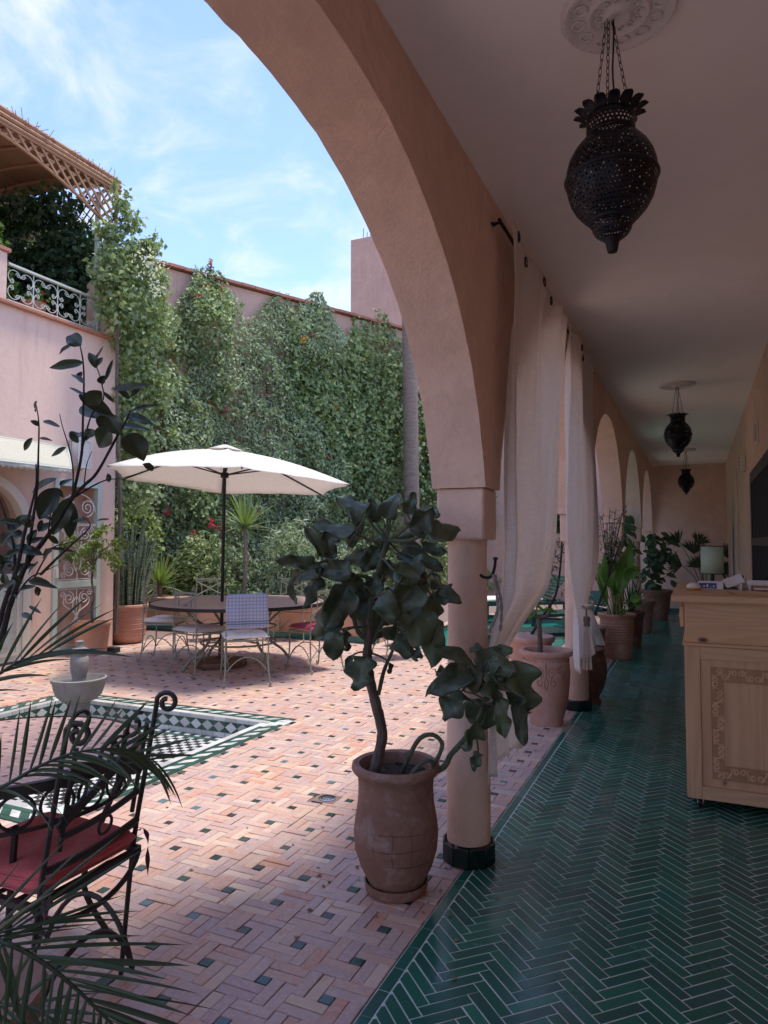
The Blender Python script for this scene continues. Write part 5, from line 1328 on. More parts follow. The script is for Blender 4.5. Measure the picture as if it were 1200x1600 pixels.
# ================================================================== GALLERY: LANTERNS
def lantern(label, rose_label):
    t = local_thing('hanging_lantern', label, 'lantern', 'pierced metal lanterns along the gallery ceiling')
    def lattice(prof, n, rows):
        """skin of small frames round diamond holes, following a profile"""
        m = MB()
        L = [0]
        for i in range(1, len(prof)): L.append(L[-1] + math.hypot(prof[i][0] - prof[i - 1][0], prof[i][1] - prof[i - 1][1]))
        def pr(s):
            s *= L[-1]
            for i in range(1, len(prof)):
                if s <= L[i] + 1e-9:
                    f = (s - L[i - 1]) / max(1e-9, L[i] - L[i - 1]); return (prof[i - 1][0] + (prof[i][0] - prof[i - 1][0]) * f, prof[i - 1][1] + (prof[i][1] - prof[i - 1][1]) * f)
            return prof[-1]
        def pt(a, s): r, z = pr(s); return (r * math.cos(a), r * math.sin(a), z)
        da, ds = 2 * math.pi / n, 1 / rows
        for j in range(rows):
            for i in range(n):
                a0 = (i + .5 * (j % 2)) * da; s0 = j * ds; ac, sc = a0 + da / 2, s0 + ds / 2; h = .30 if (i // 4 + j // 4) % 2 else .26
                c = [pt(a0, s0), pt(a0 + da, s0), pt(a0 + da, s0 + ds), pt(a0, s0 + ds)]
                mid = [pt(ac, s0), pt(a0 + da, sc), pt(ac, s0 + ds), pt(a0, sc)]
                d = [pt(ac, sc - ds * h), pt(ac + da * h, sc), pt(ac, sc + ds * h), pt(ac - da * h, sc)]
                m.add(c + d, [(0, 1, 5, 4), (1, 2, 6, 5), (2, 3, 7, 6), (3, 0, 4, 7)])
        return m
    K = M['lantern']
    body = lattice([(.066, .094), (.088, .108), (.113, .135), (.130, .165), (.139, .197), (.143, .222)], 56, 11)
    b = body.build('body', K, t, smooth=True, angle=80)
    lattice([(.143, .236), (.141, .262), (.132, .292), (.116, .320), (.097, .342), (.077, .362)], 56, 10).build('shoulder', K, t, angle=80)
    MB().lathe([(.143, .222), (.148, .225), (.1495, .229), (.148, .233), (.143, .236), (.140, .229), (.143, .222)], (0, 0, 0), 56, caps=False).build('rim_band', K, t)
    lattice([(.032, .042), (.050, .054), (.060, .068), (.064, .084)], 28, 3).build('lower_cup', K, t, angle=80)
    MB().lathe([(0, .0), (.015, .002), (.018, .012), (.021, .030), (.031, .045)], (0, 0, 0), 28).build('tip', K, t)
    MB().lathe([(.064, .088), (.073, .093), (.074, .098), (.068, .103)], (0, 0, 0), 40, caps=False).build('collar', K, t)
    lattice([(.076, .372), (.077, .408)], 36, 3).build('neck', K, t, angle=80)
    MB().lathe([(.076, .358), (.079, .366), (.074, .374)], (0, 0, 0), 40, caps=False).lathe([(.074, .403), (.077, .410), (.076, .425)], (0, 0, 0), 40, caps=False).build('neck_band', K, t)
    for k in range(14):
        a = 2 * math.pi * k / 14; ca, sa = math.cos(a), math.sin(a)
        def pf(u, v, ca=ca, sa=sa):
            w = .0200 * math.sin(math.pi * (.22 + .74 * v)) ** .6 * (1 if v < 1 else .25); o = (u - .5) * 2 * w
            r = .078 + .040 * v ** 1.3 - .004 * (1 - (2 * u - 1) ** 2); z = .42 + .042 * v - .02 * v ** 3
            return (ca * r - sa * o, sa * r + ca * o, z)
        MB().grid(pf, 4, 5).build('petal', K, t, solid=.0012)
    # chains with oval links
    top = (0, 0, .775)
    for k in range(3):
        a = 2 * math.pi * k / 3 + .5; p0 = Vector((.070 * math.cos(a), .070 * math.sin(a), .415)); p1 = Vector((.006 * math.cos(a), .006 * math.sin(a), .76))
        d = (p1 - p0); n_ = 15; m = MB(); ax = d.normalized(); s1 = ax.orthogonal().normalized(); s2_ = ax.cross(s1)
        for i in range(n_):
            c = p0 + d * ((i + .5) / n_); s = s1 if i % 2 else s2_; h = d.length / n_ * .66
            m.tube([c + ax * (h * math.sin(q)) * 1.0 + s * (.0052 * math.cos(q)) for q in [j * math.pi / 4 for j in range(8)]], .0013, 4, closed=True)
        m.build('chain', M['iron_black'], t, kind='stuff')
    MB().tube([(.012 + .003 * math.sin(i), .004 * math.cos(i * 1.3), .40 + i * .036) for i in range(11)], .0032, 5).build('cord', M['iron_black'], t)
    MB().lathe([(0, .372), (.012, .374), (.014, .40), (.006, .43), (0, .44)], (0, 0, -.12), 12).build('bulb_holder', K, t)
    MB().tube([(0.009 * math.cos(a), 0, .765 + .009 * math.sin(a)) for a in [i * math.pi / 5 for i in range(10)]], .0018, 5, closed=True).build('hook', M['iron_black'], t)
    return t
lsp = [(-.192, 2.17), (-.165, 7.72), (-.165, 13.2)]
LZ = 2.332
l1 = lantern('nearest and largest looking black pierced lantern hanging from the first carved ceiling rose', '')
l1.location = (lsp[0][0] - .028, lsp[0][1], LZ); l1.scale = (.94, .94, 1.0)
l2 = copy_tree(l1); l2.location = (lsp[1][0], lsp[1][1], LZ); l2['label'] = 'middle black pierced lantern, hanging from the second carved ceiling rose'
l3 = copy_tree(l1); l3.location = (lsp[2][0], lsp[2][1], LZ - .04); l3['label'] = 'farthest and smallest looking black pierced lantern in front of the end wall'
def rose(label):
    t = local_thing('ceiling_rose', label, 'ceiling rose', 'carved plaster roses on the gallery ceiling'); R_ = .172
    MB().lathe([(0, -.012), (.02, -.030), (.034, -.030), (.04, -.020), (.05, -.014), (.075, -.016), (.082, -.024), (.09, -.024), (.096, -.014), (R_ * .80, -.012), (R_ * .86, -.022), (R_ * .95, -.024), (R_, -.012), (R_, .0)], (0, 0, 0), 56).build('disc', M['gypsum'], t, angle=50)
    m = MB()
    for k in range(12):
        a = k * math.pi / 6
        for sg in (-1, 1):
            m.tube([(r * math.cos(a + sg * b), r * math.sin(a + sg * b), -.016) for r, b in ((.098, .0), (.108, .12), (.122, .17), (.134, .10), (.138, .0))], .0038, 5)
        m.tube(spiral((.060 * math.cos(a), .060 * math.sin(a), -.018), .012, .003, a, 1.2, (1, 0, 0), (0, 1, 0), 12), .0026, 5)
        for q in range(3): m.lathe([(0, -.006), (.0035, -.003), (.004, 0)], ((.158 + .0) * math.cos(a + q * .17), .158 * math.sin(a + q * .17), -.022), 6)
    m.build('relief', M['gypsum'], t, kind='stuff'); return t
r1 = rose('nearest carved plaster ceiling rose, cut by the top of the picture'); r1.location = (lsp[0][0], lsp[0][1], 3.0895)
for k, lb in ((1, 'second carved plaster ceiling rose above the middle lantern'), (2, 'farthest carved plaster ceiling rose near the end wall')):
    c_ = copy_tree(r1); c_.location = (lsp[k][0], lsp[k][1], 3.0895); c_['label'] = lb
# ================================================================== CURTAINS
lin = NT('white_open_weave_linen')
wv1 = lin.noise(1.0, 3, 0.7, lin.vec((14, 14, 210))); wv2 = lin.noise(1.0, 3, 0.7, lin.vec((230, 230, 9)))
th = lin.ramp(lin.math('ADD', wv1, wv2), [(.92, (0, 0, 0)), (1.22, (1, 1, 1))])
lin.set(color=lin.mix(th, (0.92, 0.90, 0.87), (0.74, 0.70, 0.66)), rough=0.9, spec=0.1).bump(lin.math('ADD', wv1, wv2), 0.3, 0.002)
lin.translucent(0.55, (0.97, 0.95, 0.92)); M['linen'] = lin.m
def curtain(rows, label, tie_z, nf, ph=0.0, seed=1):
    """rows: z, y_left, y_right, x, fold depth"""
    rows = sorted(rows, key=lambda r: -r[0]); zs = [r[0] for r in rows]
    def at(z):
        z = max(min(z, zs[0]), zs[-1])
        return [float(np.interp(-z, [-q for q in zs], [r[k] for r in rows])) for k in range(1, 5)]
    ztop, zbot = zs[0], zs[-1]
    t = thing('linen_curtain', (rows[0][3], (rows[0][1] + rows[0][2]) / 2, zbot), label, 'curtain', 'white linen curtains on the gallery rod')
    def fn(u, v):
        z = ztop + (zbot - ztop) * v
        y0, y1, x, A = at(z)
        tight = min(1, abs(z - tie_z) / .5)
        a = 2 * math.pi * (nf * u + ph + .10 * math.sin(v * 4 + u * 3) * (1 - .0))
        # folds stay pinched at the tie and open towards the hem
        f = math.sin(a) * .70 + .22 * math.sin(2 * a + 1 + v * 3) + .16 * math.sin(5.3 * a + 2 + v * 5) * min(1, v * 5) * (1.6 - tight)
        y = y0 + (y1 - y0) * (u + .035 * math.sin(a * 1.0 + 1.2) * min(1, v * 4))
        zz_ = z + .035 * math.sin(math.pi * u) * (v ** 6) + .006 * math.sin(u * 31)
        if z < tie_z: zz_ += .05 * (u - .5) * (v ** 3) * 0
        return (x + A * f + .006 * math.sin(u * 40 + v * 9), y, zz_)
    MB().grid(fn, 130, 90).build('cloth', M['linen'], t, solid=0.0012, angle=80)
    m, g = MB(), MB()
    for k in range(int(nf * 2 * .999)):
        u = (k + .5) / (nf * 2) - ph / nf
        if not 0.02 < u < .98: continue
        p = Vector(fn(u, .016)); m = MB()
        m.tube([(p.x + .003, p.y + .024 * math.cos(a), p.z - .004 + .024 * math.sin(a)) for a in [i * math.pi / 8 for i in range(16)]], .0050, 5, closed=True)
        m.build('grommet', M['iron_grey'], t)
    return t, fn
c1, f1 = curtain([(2.985, 3.20, 4.76, -.785, .018), (2.5, 3.14, 4.52, -.795, .05), (2.0, 3.09, 4.27, -.795, .06), (1.44, 3.05, 4.10, -.80, .06), (1.2, 3.04, 3.92, -.81, .05), (1.08, 3.02, 3.62, -.84, .035), (.98, 3.00, 3.34, -.85, .018), (.93, 3.01, 3.30, -.86, .015), (.80, 3.0, 3.36, -.86, .025), (.55, 2.98, 3.50, -.86, .03), (.40, 2.98, 3.58, -.86, .03)],
                 'nearest white linen curtain, wide and tied back beside the first column', .95, 2.4, .1)
c2, f2 = curtain([(2.975, 4.84, 6.22, -.785, .018), (2.8, 4.9, 6.23, -.80, .04), (2.5, 5.0, 6.26, -.815, .05), (2.0, 5.08, 6.33, -.82, .045), (1.44, 5.02, 6.48, -.825, .045), (1.2, 5.08, 6.42, -.83, .04), (1.02, 5.25, 6.05, -.84, .02), (.95, 5.32, 5.94, -.845, .016), (.85, 5.3, 6.2, -.84, .03), (.6, 5.22, 6.75, -.83, .04), (.50, 5.22, 6.95, -.825, .045)],
                 'farther white linen curtain gathered by a tasselled cord at the second column', .95, 2.3, .45, 2)
rod = thing('curtain_rod', (-.83, 3.1, 2.95), 'thin black iron curtain rod fixed high along the arcade wall', 'curtain rod')
MB().tube([(-.815, 3.10, 2.955), (-.815, 6.30, 2.955)], .009, 10).build('rod', M['iron_black'], rod)
for y in (3.13, 4.80, 6.27): MB().tube([(-.858, y, 2.955), (-.815, y, 2.955)], .007, 8).lathe([(.02, 0), (.02, .006)], (-.855, y, 2.95), 12).build('bracket', M['iron_black'], rod)
# tiebacks
ok = thing('tieback_hook', (-.86, 3.13, 1.32), 'black iron hook on the first column holding the looped curtain cord', 'hook')
hk = D(757, 898, 3.12)
MB().tube(catmull([hk + RT * -.02, hk + RT * .0 + Vector((0, 0, -.012)), hk + RT * .03 + Vector((0, 0, -.008)), hk + RT * .045 + Vector((0, 0, .03)), hk + RT * .050 + Vector((0, 0, .07))], 6), .007, 8).lathe([(.0, 0), (.012, .004), (.012, .012), (0, .016)], tuple(hk + RT * .05 + Vector((0, 0, .065))), 10).build('hook', M['iron_black'], ok)
def rope(pts, r, mat, name, parent, n=5, tw_=26):
    P_ = catmull(pts, 10); m = MB()
    for s in range(2):
        Q = []
        for i, p in enumerate(P_):
            a = i * .9 + s * math.pi; t_ = (P_[min(i + 1, len(P_) - 1)] - P_[max(i - 1, 0)]).normalized(); u = t_.orthogonal().normalized(); w = t_.cross(u)
            Q.append(p + (u * math.cos(a) + w * math.sin(a)) * r * .5)
        m.tube(Q, r * .62, n)
    return m.build(name, mat, parent)
M['cord'] = cloth('taupe_cord', (0.26, 0.23, 0.20), 300)
e1 = PX(784, 985, -.765); hk2 = hk + RT * .03 + Vector((.02, 0, 0))
rope([hk2, hk2.lerp(e1, .5) + Vector((.01, .01, -.01)), e1 + Vector((-.02, .05, -.01))], .007, M['cord'], 'cord', c1)
rope([hk2 - RT * .01, hk2.lerp(e1, .5) + Vector((.01, -.05, -.02)), e1 + Vector((-.03, -.10, .0))], .007, M['cord'], 'cord', c1)
rope([(-.80, 5.30, .98), (-.785, 5.6, .935), (-.79, 5.95, .955), (-.85, 5.98, .96)], .012, M['cream_cushion'], 'cord', c2)
tp = Vector((-.775, 5.42, .90))
m = MB().tube([(-.78, 5.45, .94), tuple(tp)], .006, 5); m.lathe([(0, .03), (.022, .02), (.026, 0), (.02, -.03), (.024, -.05), (0, -.05)], tuple(tp - Vector((0, 0, .03))), 14, wob=.15); m.build('tassel_knot', M['stone'], c2)
m = MB()
for k in range(46):
    a = rnd.uniform(0, 6.28); r = .024 * math.sqrt(rnd.random()); m.tube([(tp.x + r * math.cos(a) * .8, tp.y + r * math.sin(a), tp.z - .075), (tp.x + r * 1.6 * math.cos(a), tp.y + r * 1.6 * math.sin(a), tp.z - .40 + rnd.uniform(-.01, .01))], .0024, 4)
m.build('tassel', M['cream_cushion'], c2, kind='stuff')
for (cc_, ff_) in ((c1, f1),):
    m = MB()
    for k in range(90):
        p = Vector(ff_(k / 89, 1.0)); m.tube([p, p + Vector((rnd.uniform(-.004, .004), rnd.uniform(-.006, .006), -rnd.uniform(.01, .03)))], .0007, 3)
    m.build('frayed_hem', M['linen'], cc_, kind='stuff')
# ================================================================== POTS ALONG THE ARCADE
def rel(px, py):
    q = G(px, py); return q.x, q.y
x2, y2 = -1.13, 5.66
e2 = pot('engraved_pot', x2, y2, [(0, 0), (.125, 0), (.13, .02), (.128, .035), (.145, .09), (.172, .20), (.185, .33), (.19, .42), (.182, .50), (.178, .535), (.205, .55), (.212, .57), (.205, .59), (.18, .59), (.165, .56), (.165, .5), (0, .48)], M['pot_pink'], 'pink clay pot engraved with scrolls holding a bare forked plumeria by the second column', soil_z=.50, soil_r=.16, cat='plant')
m = MB()
def on_pot(a, z, pr=[(.172, .20), (.185, .33), (.19, .42), (.182, .50), (.178, .535)]):
    r = float(np.interp(z, [p[1] for p in pr], [p[0] for p in pr])) + .0015; return (x2 + r * math.cos(a), y2 + r * math.sin(a), z)
a_c = math.atan2(-y2, -x2)
for sg in (-1, 1):
    for (da, z0, r0, r1, t0, tn) in ((.22, .43, .30, .06, 0, 1.4), (.55, .46, .22, .05, 1, -1.3), (.30, .36, .26, .05, 2, 1.1), (.75, .40, .2, .04, 0, 1.2)):
        pts = []
        for i in range(22):
            f = i / 21; r = r0 + (r1 - r0) * f; an = t0 + tn * 2 * math.pi * f
            pts.append(on_pot(a_c + sg * (da + r * .55 * math.cos(an)), z0 + r * .17 * math.sin(an)))
        m.tube(pts, .0028, 4)
m.tube([on_pot(a_c + .10 * math.sin(i * .5) * (1 - i / 12), .30 + i * .018) for i in range(13)], .003, 4)
m.tube([on_pot(a_c - .10 * math.sin(i * .5) * (1 - i / 12), .30 + i * .018) for i in range(13)], .003, 4)
for i in range(40): a = i * 2 * math.pi / 40; m.tube([on_pot(a, .525), on_pot(a + .06, .512)], .003, 4)
m.build('engraving', M['pot_dull'], e2)
def branch(m, pts, r0, r1, n=6):
    P_ = catmull(pts, 5); L = len(P_); m.tube(P_, [r0 + (r1 - r0) * i / (L - 1) for i in range(L)], n)
dp = 5.64; q_ = lambda x, y, d=0: D(x, y, dp + d)
m = MB(); branch(m, [q_(845, 1022), q_(843, 985), q_(842, 965)], .021, .019); branch(m, [q_(842, 965), q_(825, 955), q_(815, 946)], .016, .012); branch(m, [q_(842, 965), q_(855, 962), q_(862, 950)], .016, .012); branch(m, [q_(825, 950), q_(838, 930), q_(832, 915)], .006, .004)
m.build('branch', M['bark'], e2)
leaves('foliage', M['bright_leaf'], np.array([list(q_(840 + rnd.uniform(-14, 16), 955 + rnd.uniform(-6, 6))) for i in range(12)]), (.07, .11), e2, aspect=3, droop=-.2)
pot_defs = []
bp = pot('clay_pot', -1.50, 6.75, [(0, 0), (.14, 0), (.15, .03), (.18, .2), (.20, .4), (.205, .48), (.23, .50), (.235, .53), (.22, .55), (.19, .54), (0, .5)], M['pot_pink'], 'pink clay pot with a slender olive tree just behind the engraved pot', soil_z=.50, soil_r=.18, cat='plant')
dp2 = 6.9
m = MB(); q2 = lambda x, y, d=0: D(x, y, dp2 + d)
branch(m, [q2(828, 995), q2(850, 960), q2(868, 930), q2(876, 880), q2(878, 820), q2(874, 770)], .016, .006)
for (a, b, c) in (((872, 910), (850, 880), (838, 850)), ((876, 880), (858, 850), (850, 810)), ((877, 860), (888, 830), (893, 790)), ((866, 935), (846, 925), (836, 905)), ((878, 830), (862, 800), (855, 770)), ((875, 780), (885, 760), (890, 735))):
    branch(m, [q2(*a), q2(*b, rnd.uniform(-.1, .1)), q2(*c, rnd.uniform(-.2, .2))], .006, .002, 4)
m.build('branch', M['bark_dark'], bp)
Q = [np.array(q2(x + rnd.gauss(0, 13), y + rnd.gauss(0, 16), rnd.uniform(-.25, .25))) for (x, y) in ((838, 870), (850, 850), (845, 900), (858, 880), (852, 820), (862, 850), (858, 910)) for k in range(60)]
leaves('foliage', M['olive_leaf'], np.array(Q), (.05, .09), bp, aspect=5)
Q = [np.array(q2(x + rnd.gauss(0, 9), y + rnd.gauss(0, 12), rnd.uniform(-.25, .25))) for (x, y) in ((865, 790), (872, 750), (878, 735), (862, 765), (885, 770), (860, 740), (870, 805), (886, 740)) for k in range(42)]
leaves('broad_foliage', M['mid_leaf'], np.array(Q), (.09, .15), bp, aspect=1.5)
# dark urn behind column two
ur = pot('dark_urn', -.905, 6.56, [(0, 0), (.085, 0), (.09, .02), (.070, .05), (.075, .07), (.115, .15), (.140, .26), (.140, .36), (.12, .43), (.11, .46), (.13, .48), (.11, .49), (.10, .47), (0, .42)], M['pot_dark'], 'dark brown glazed urn partly hidden behind the second column and curtain', soil_z=None)
# ribbed pot with bird of paradise
x3, y3 = -.95, 9.22
bd = pot('bird_of_paradise', x3, y3, ribbed([(0, 0), (.17, 0), (.18, .03), (.19, .18), (.20, .36), (.205, .50), (.23, .52), (.235, .55), (.22, .56), (.19, .55), (0, .5)], amp=.0045), M['pot_ribbed'], 'broad leaved bird of paradise in a ribbed red clay pot by the third column', soil_z=.52, soil_r=.18, cat='plant')
def paddle(parent, b, t, w, mat, curl=.2, side=None, petiole=True, name='leaf', wav=.15, fold=.35, solid=.0, stem_from=None, lobes=0.0, nrm=None, ph=None, prof=.85, nu=8, nv=12):
    """a broad leaf from base b to tip t"""
    b, t = Vector(b), Vector(t); ax = t - b; L = ax.length; ax.normalize()
    v_ = (EYEP - b).normalized() if nrm is None else Vector(nrm)
    n_ = (v_ - ax * v_.dot(ax)).normalized(); s_ = n_.cross(ax); ph = rnd.uniform(0, 6) if ph is None else ph
    def fn(u, v):
        x = (u - .5) * 2; sh = (max(0, 1 - abs(2 * v ** prof - 1) ** 2.3) ** .55) if nu > 8 else math.sin(math.pi * min(1, .03 + .97 * v ** prof)) ** .75
        ww = w / 2 * sh * (1 + lobes * math.sin(v * 19 + ph + (2 if x > 0 else 0)))
        lift = fold * abs(x) * ww + wav * w * math.sin(v * (9 + 3 * math.sin(ph)) + ph + (1.7 if x > 0 else 0)) * x * x + (.010 * w * math.cos(x * 40 * (1 - .5 * v) + v * 30) if nu > 8 else 0) - curl * L * (v - .1) ** 2
        return b + ax * (L * v) + s_ * (x * ww) + n_ * lift
    return MB().grid(fn, nu, nv).build(name, mat, parent, solid=solid, angle=80)
dp3 = 8.6; q3 = lambda x, y, d=0: D(x, y, dp3 + d)
m = MB()
for (bx, by, tx_, ty_, w, d) in ((968, 925, 986, 848, .13, -.1), (957, 920, 945, 865, .12, 0), (975, 905, 1000, 885, .09, -.2), (948, 940, 935, 880, .08, .1), (985, 938, 1004, 932, .07, -.3), (962, 930, 962, 872, .12, .1), (990, 946, 1003, 940, .06, -.3)):
    B_, T_ = q3(bx, by, d), q3(tx_, ty_, d); branch(m, [Vector((x3 + rnd.uniform(-.08, .08), y3 + rnd.uniform(-.08, .08), .5)), q3((960 + bx) / 2, (970 + by) / 2, d), B_], .009, .006, 5)
    paddle(bd, B_, T_, w * 1.5, M['bright_leaf'], curl=.12, nrm=(EYEP - B_).normalized() + Vector((rnd.uniform(-.5, .5), 0, .4)))
for k in range(26):
    a = rnd.uniform(-18, 18); p0 = Vector((x3 + a * .006, y3 + rnd.uniform(-.1, .1), .5)); m.tube(bez(p0, p0 + Vector((0, 0, .2)), q3(950 + a * 1.2, 910, 0), q3(948 + a * 1.7, 890 + rnd.uniform(-20, 20), 0), 6), .0045, 4)
m.build('stalk', M['bright_leaf'], bd, kind='stuff')
# tall twiggy shrub
dp4 = 8.45; q4 = lambda x, y, d=0: D(x, y, dp4 + d)
tg3 = pot('pencil_shrub', -1.22, 8.75, [(0, 0), (.15, 0), (.17, .2), (.19, .4), (.21, .42), (.19, .44), (0, .4)], M['pot_dull'], 'tall pencil stemmed shrub with bare looking twigs behind the bird of paradise', soil_z=.41, soil_r=.17, cat='plant')
m = MB(); tw2 = []
for k in range(30):
    x1_, y1_ = 955 + rnd.gauss(0, 13), 835 + rnd.uniform(-42, 50); d_ = rnd.uniform(-.2, .2)
    branch(m, [Vector((-1.22, 8.75, .42)), q4(950, 905, 0), q4((952 + x1_) / 2, (y1_ + 895) / 2, d_), q4(x1_, y1_, d_)], .007, .003, 4)
    for j in range(14):
        f = rnd.uniform(.3, 1); tw2.append(np.array(q4(952 + (x1_ - 952) * f + rnd.gauss(0, 4), 895 + (y1_ - 895) * f + rnd.gauss(0, 4), d_)))
m.build('twig', M['bark_dark'], tg3, kind='stuff'); leaves('foliage', M['olive_leaf'], np.array(tw2), (.05, .09), tg3, aspect=5, droop=-.4)
# farther pots
def leafy(px0, py0, px1, py1, dep, n, mat, parent, size, sd=10, aspect=1.6):
    Q = []
    for k in range(n):
        f = rnd.random(); Q.append(np.array(D(px0 + (px1 - px0) * f + rnd.gauss(0, sd), py0 + (py1 - py0) * f + rnd.gauss(0, sd * .6), dep + rnd.uniform(-.3, .3))))
    return leaves('foliage', mat, np.array(Q), size, parent, aspect=aspect)
def leafy2(px0, py0, px1, py1, dep, n, mat, parent, L, sd=10, wr=.5):
    for k in range(n):
        f = rnd.random(); b = D(px0 + (px1 - px0) * f + rnd.gauss(0, sd), py0 + (py1 - py0) * f + rnd.gauss(0, sd * .6), dep + rnd.uniform(-.3, .3)); a = rnd.uniform(0, 6.28); l = L * rnd.uniform(.7, 1.15)
        paddle(parent, b, b + RT * (l * math.cos(a)) + Vector((0, 0, l * (.55 * math.sin(a) - .35))) + FW * rnd.uniform(-.4, .4) * l, l * wr, mat, curl=rnd.uniform(.1, .4), fold=rnd.uniform(.1, .6), wav=.05, nrm=(EYEP - b).normalized() + Vector((rnd.uniform(-.6, .6), 0, rnd.uniform(.2, 1))), nu=4, nv=5)
def farpot(x, y, h, r, mat, label, z=0): return pot('clay_pot', x, y, [(0, 0), (r * .7, 0), (r * .74, h * .05), (r * .85, h * .4), (r * .95, h * .85), (r * 1.08, h * .9), (r * 1.1, h), (r * .95, h), (r * .88, h * .9), (0, h * .88)], mat, label, soil_z=h * .9, soil_r=r * .85, cat='plant')
a_ = farpot(-.86, 10.25, .50, .17, M['pot_dark'], 'dark clay pot with strappy leaves just past the ribbed pot')
spiky(a_, (-.86, 10.25, .46), 22, .62, .013, M['mid_leaf'], up=.7, sag=1.2)
b_ = farpot(-.86, 12.0, .52, .21, M['pot_dull'], 'brown clay pot with a rubbery leaved plant beside the fourth column')
m = MB(); dd = 11.3
branch(m, [Vector((-.86, 12.0, .48)), D(982, 880, dd), D(976, 800, dd)], .014, .006, 5); m.build('branch', M['bark_dark'], b_)
leafy2(980, 900, 972, 795, dd, 80, M['mid_leaf'], b_, .17, 7)
c_ = farpot(-.72, 14.1, .56, .26, M['pot_dull'], 'last clay pot in the corner with a tall rubber plant against the end wall')
m = MB(); dd = 13.1
for (a, b) in (((1018, 925), (1022, 830)), ((1020, 900), (1040, 860)), ((1018, 905), (1008, 850))): branch(m, [Vector((-.72, 14.1, .52)), D(*a, dd), D(*b, dd)], .014, .006, 5)
m.build('branch', M['bark_dark'], c_)
leafy2(1022, 915, 1022, 828, dd, 110, M['mid_leaf'], c_, .20, 9); leafy2(1022, 880, 1046, 862, dd, 34, M['mid_leaf'], c_, .16, 5)
q = G(1014, 966)
MB().obox((q.x, q.y, .02), (.05, 0, 0), (0, .07, 0), (0, 0, .018)).obox((q.x + .03, q.y - .02, .045), (.03, .01, 0), (-.01, .03, 0), (0, 0, .01)).build('yellow_toy', M['orange_flower'], loc=(q.x, q.y, 0), bevel=.008, label='small yellow and white thing lying on the green tiles near the last pot', cat='toy')
# fan palm at the end wall
fx, fy = .12, 14.9
fpm = farpot(fx, fy, .42, .2, M['pot_dull'], 'potted fan palm in front of the end wall behind the table lamp')
fpm.name = 'fan_palm'; OFF[fpm.name] = Vector((fx, fy, 0))
m = MB(); l_ = MB()
for (px, py, r, an) in ((1056, 842, 26, 2.35), (1078, 860, 30, 1.5), (1060, 878, 30, 2.9), (1100, 870, 26, .5), (1122, 860, 26, .4), (1085, 845, 24, 1.2), (1118, 882, 24, -.1), (1088, 882, 26, 2.0)):
    h_ = D(px + 6, py + 6, 13.7); branch(m, [Vector((fx, fy, .4)), Vector((fx, fy, .4)).lerp(h_, .5) + Vector((0, 0, .1)), h_], .010, .006, 5)
    for k in range(15):
        a = an + (k - 7) * .13; L = r / 1080 * 13.7 * rnd.uniform(.85, 1.1); d_ = (RT * math.cos(a) + Vector((0, 0, 1)) * math.sin(a) + FW * rnd.uniform(-.2, .2)).normalized(); s_ = d_.cross(FW).normalized()
        e = h_ + d_ * L + Vector((0, 0, -.04)); mid = h_ + d_ * L * .55
        l_.add([h_, mid - s_ * .018, e, mid + s_ * .018], [(0, 1, 2, 3)])
m.build('stalk', M['stem'], fpm, kind='stuff'); l_.build('leaf_segment', M['palm_leaf'], fpm, kind='stuff', smooth=False)
# ================================================================== RIGHT WALL FITTINGS
gr = thing('iron_grille', (WX, 6.9, GZ0), 'dark iron window grille with upright bars on the right hand wall', 'grille')
m = MB()
for (a, b, c, d) in ((GY0, GY0 + .10, GZ0, GZ1), (GY1 - .14, GY1, GZ0, GZ1), (GY0 + .1, GY1 - .14, GZ1 - .12, GZ1), (GY0 + .1, GY1 - .14, GZ0, GZ0 + .1), (GY0 + .1, GY1 - .14, 1.42, 1.50)): m.box(WX - .02, WX + .05, a, b, c, d)
m.build('frame', M['brown_wood'], gr, bevel=.004)
y = GY1 - .28
while y > GY0 + .12: MB().box(WX - .01, WX + .03, y - .012, y + .012, GZ0 + .1, GZ1 - .12).build('bar', M['brown_wood'], gr); y -= .17
MB().box(WX + .06, WX + .07, GY0, GY1, GZ0, GZ1).build('pane', M['iron_black'], gr)
ad = thing('arched_door', (WX, 12.8, 0), 'narrow sage green arched door far down the right hand wall', 'door')
m = MB(); yc = (DY0 + DY1) / 2; pts = [(WX + .12, yc - .45, 0.02)] + [(WX + .12, yc - .45 * math.cos(a), DZ + .45 * math.sin(a)) for a in [math.pi * i / 14 for i in range(15)]] + [(WX + .12, yc + .45, 0.02)]
m.prism(pts, (.04, 0, 0)); m.build('door_panel', M['sage'], ad)
m = MB(); n = 14
for i in range(n):
    a0, a1 = math.pi * i / n, math.pi * (i + 1) / n
    m.prism([(WX - .015, yc - .45 * math.cos(a0), DZ + .45 * math.sin(a0)), (WX - .015, yc - .45 * math.cos(a1), DZ + .45 * math.sin(a1)), (WX - .015, yc - .52 * math.cos(a1), DZ + .52 * math.sin(a1)), (WX - .015, yc - .52 * math.cos(a0), DZ + .52 * math.sin(a0))], (.03, 0, 0))
m.box(WX - .015, WX + .015, yc - .52, yc - .45, 0, DZ).box(WX - .015, WX + .015, yc + .45, yc + .52, 0, DZ); m.build('surround', M['cream'], ad)
MB().box(WX + .11, WX + .119, yc - .01, yc + .01, .1, 2.1).build('meeting_rail', M['sage_light'], ad)
MB().tube([(WX - .012, 11.35, 1.05), (WX - .012, 11.35, 2.55)], .014, 8).build('conduit_pipe', M['plaster_in'], loc=(WX, 11.35, 1.05), label='thin upright conduit pipe on the right wall left of the grille', cat='pipe')
em = thing('wall_siren', (WX, 9.5, 2.4), 'small cream louvred box fixed to the right wall above the grille corner', 'alarm box')
MB().box(WX - .06, WX - .002, 9.40, 9.60, 2.32, 2.52).build('housing', M['cream'], em, bevel=.008)
m = MB()
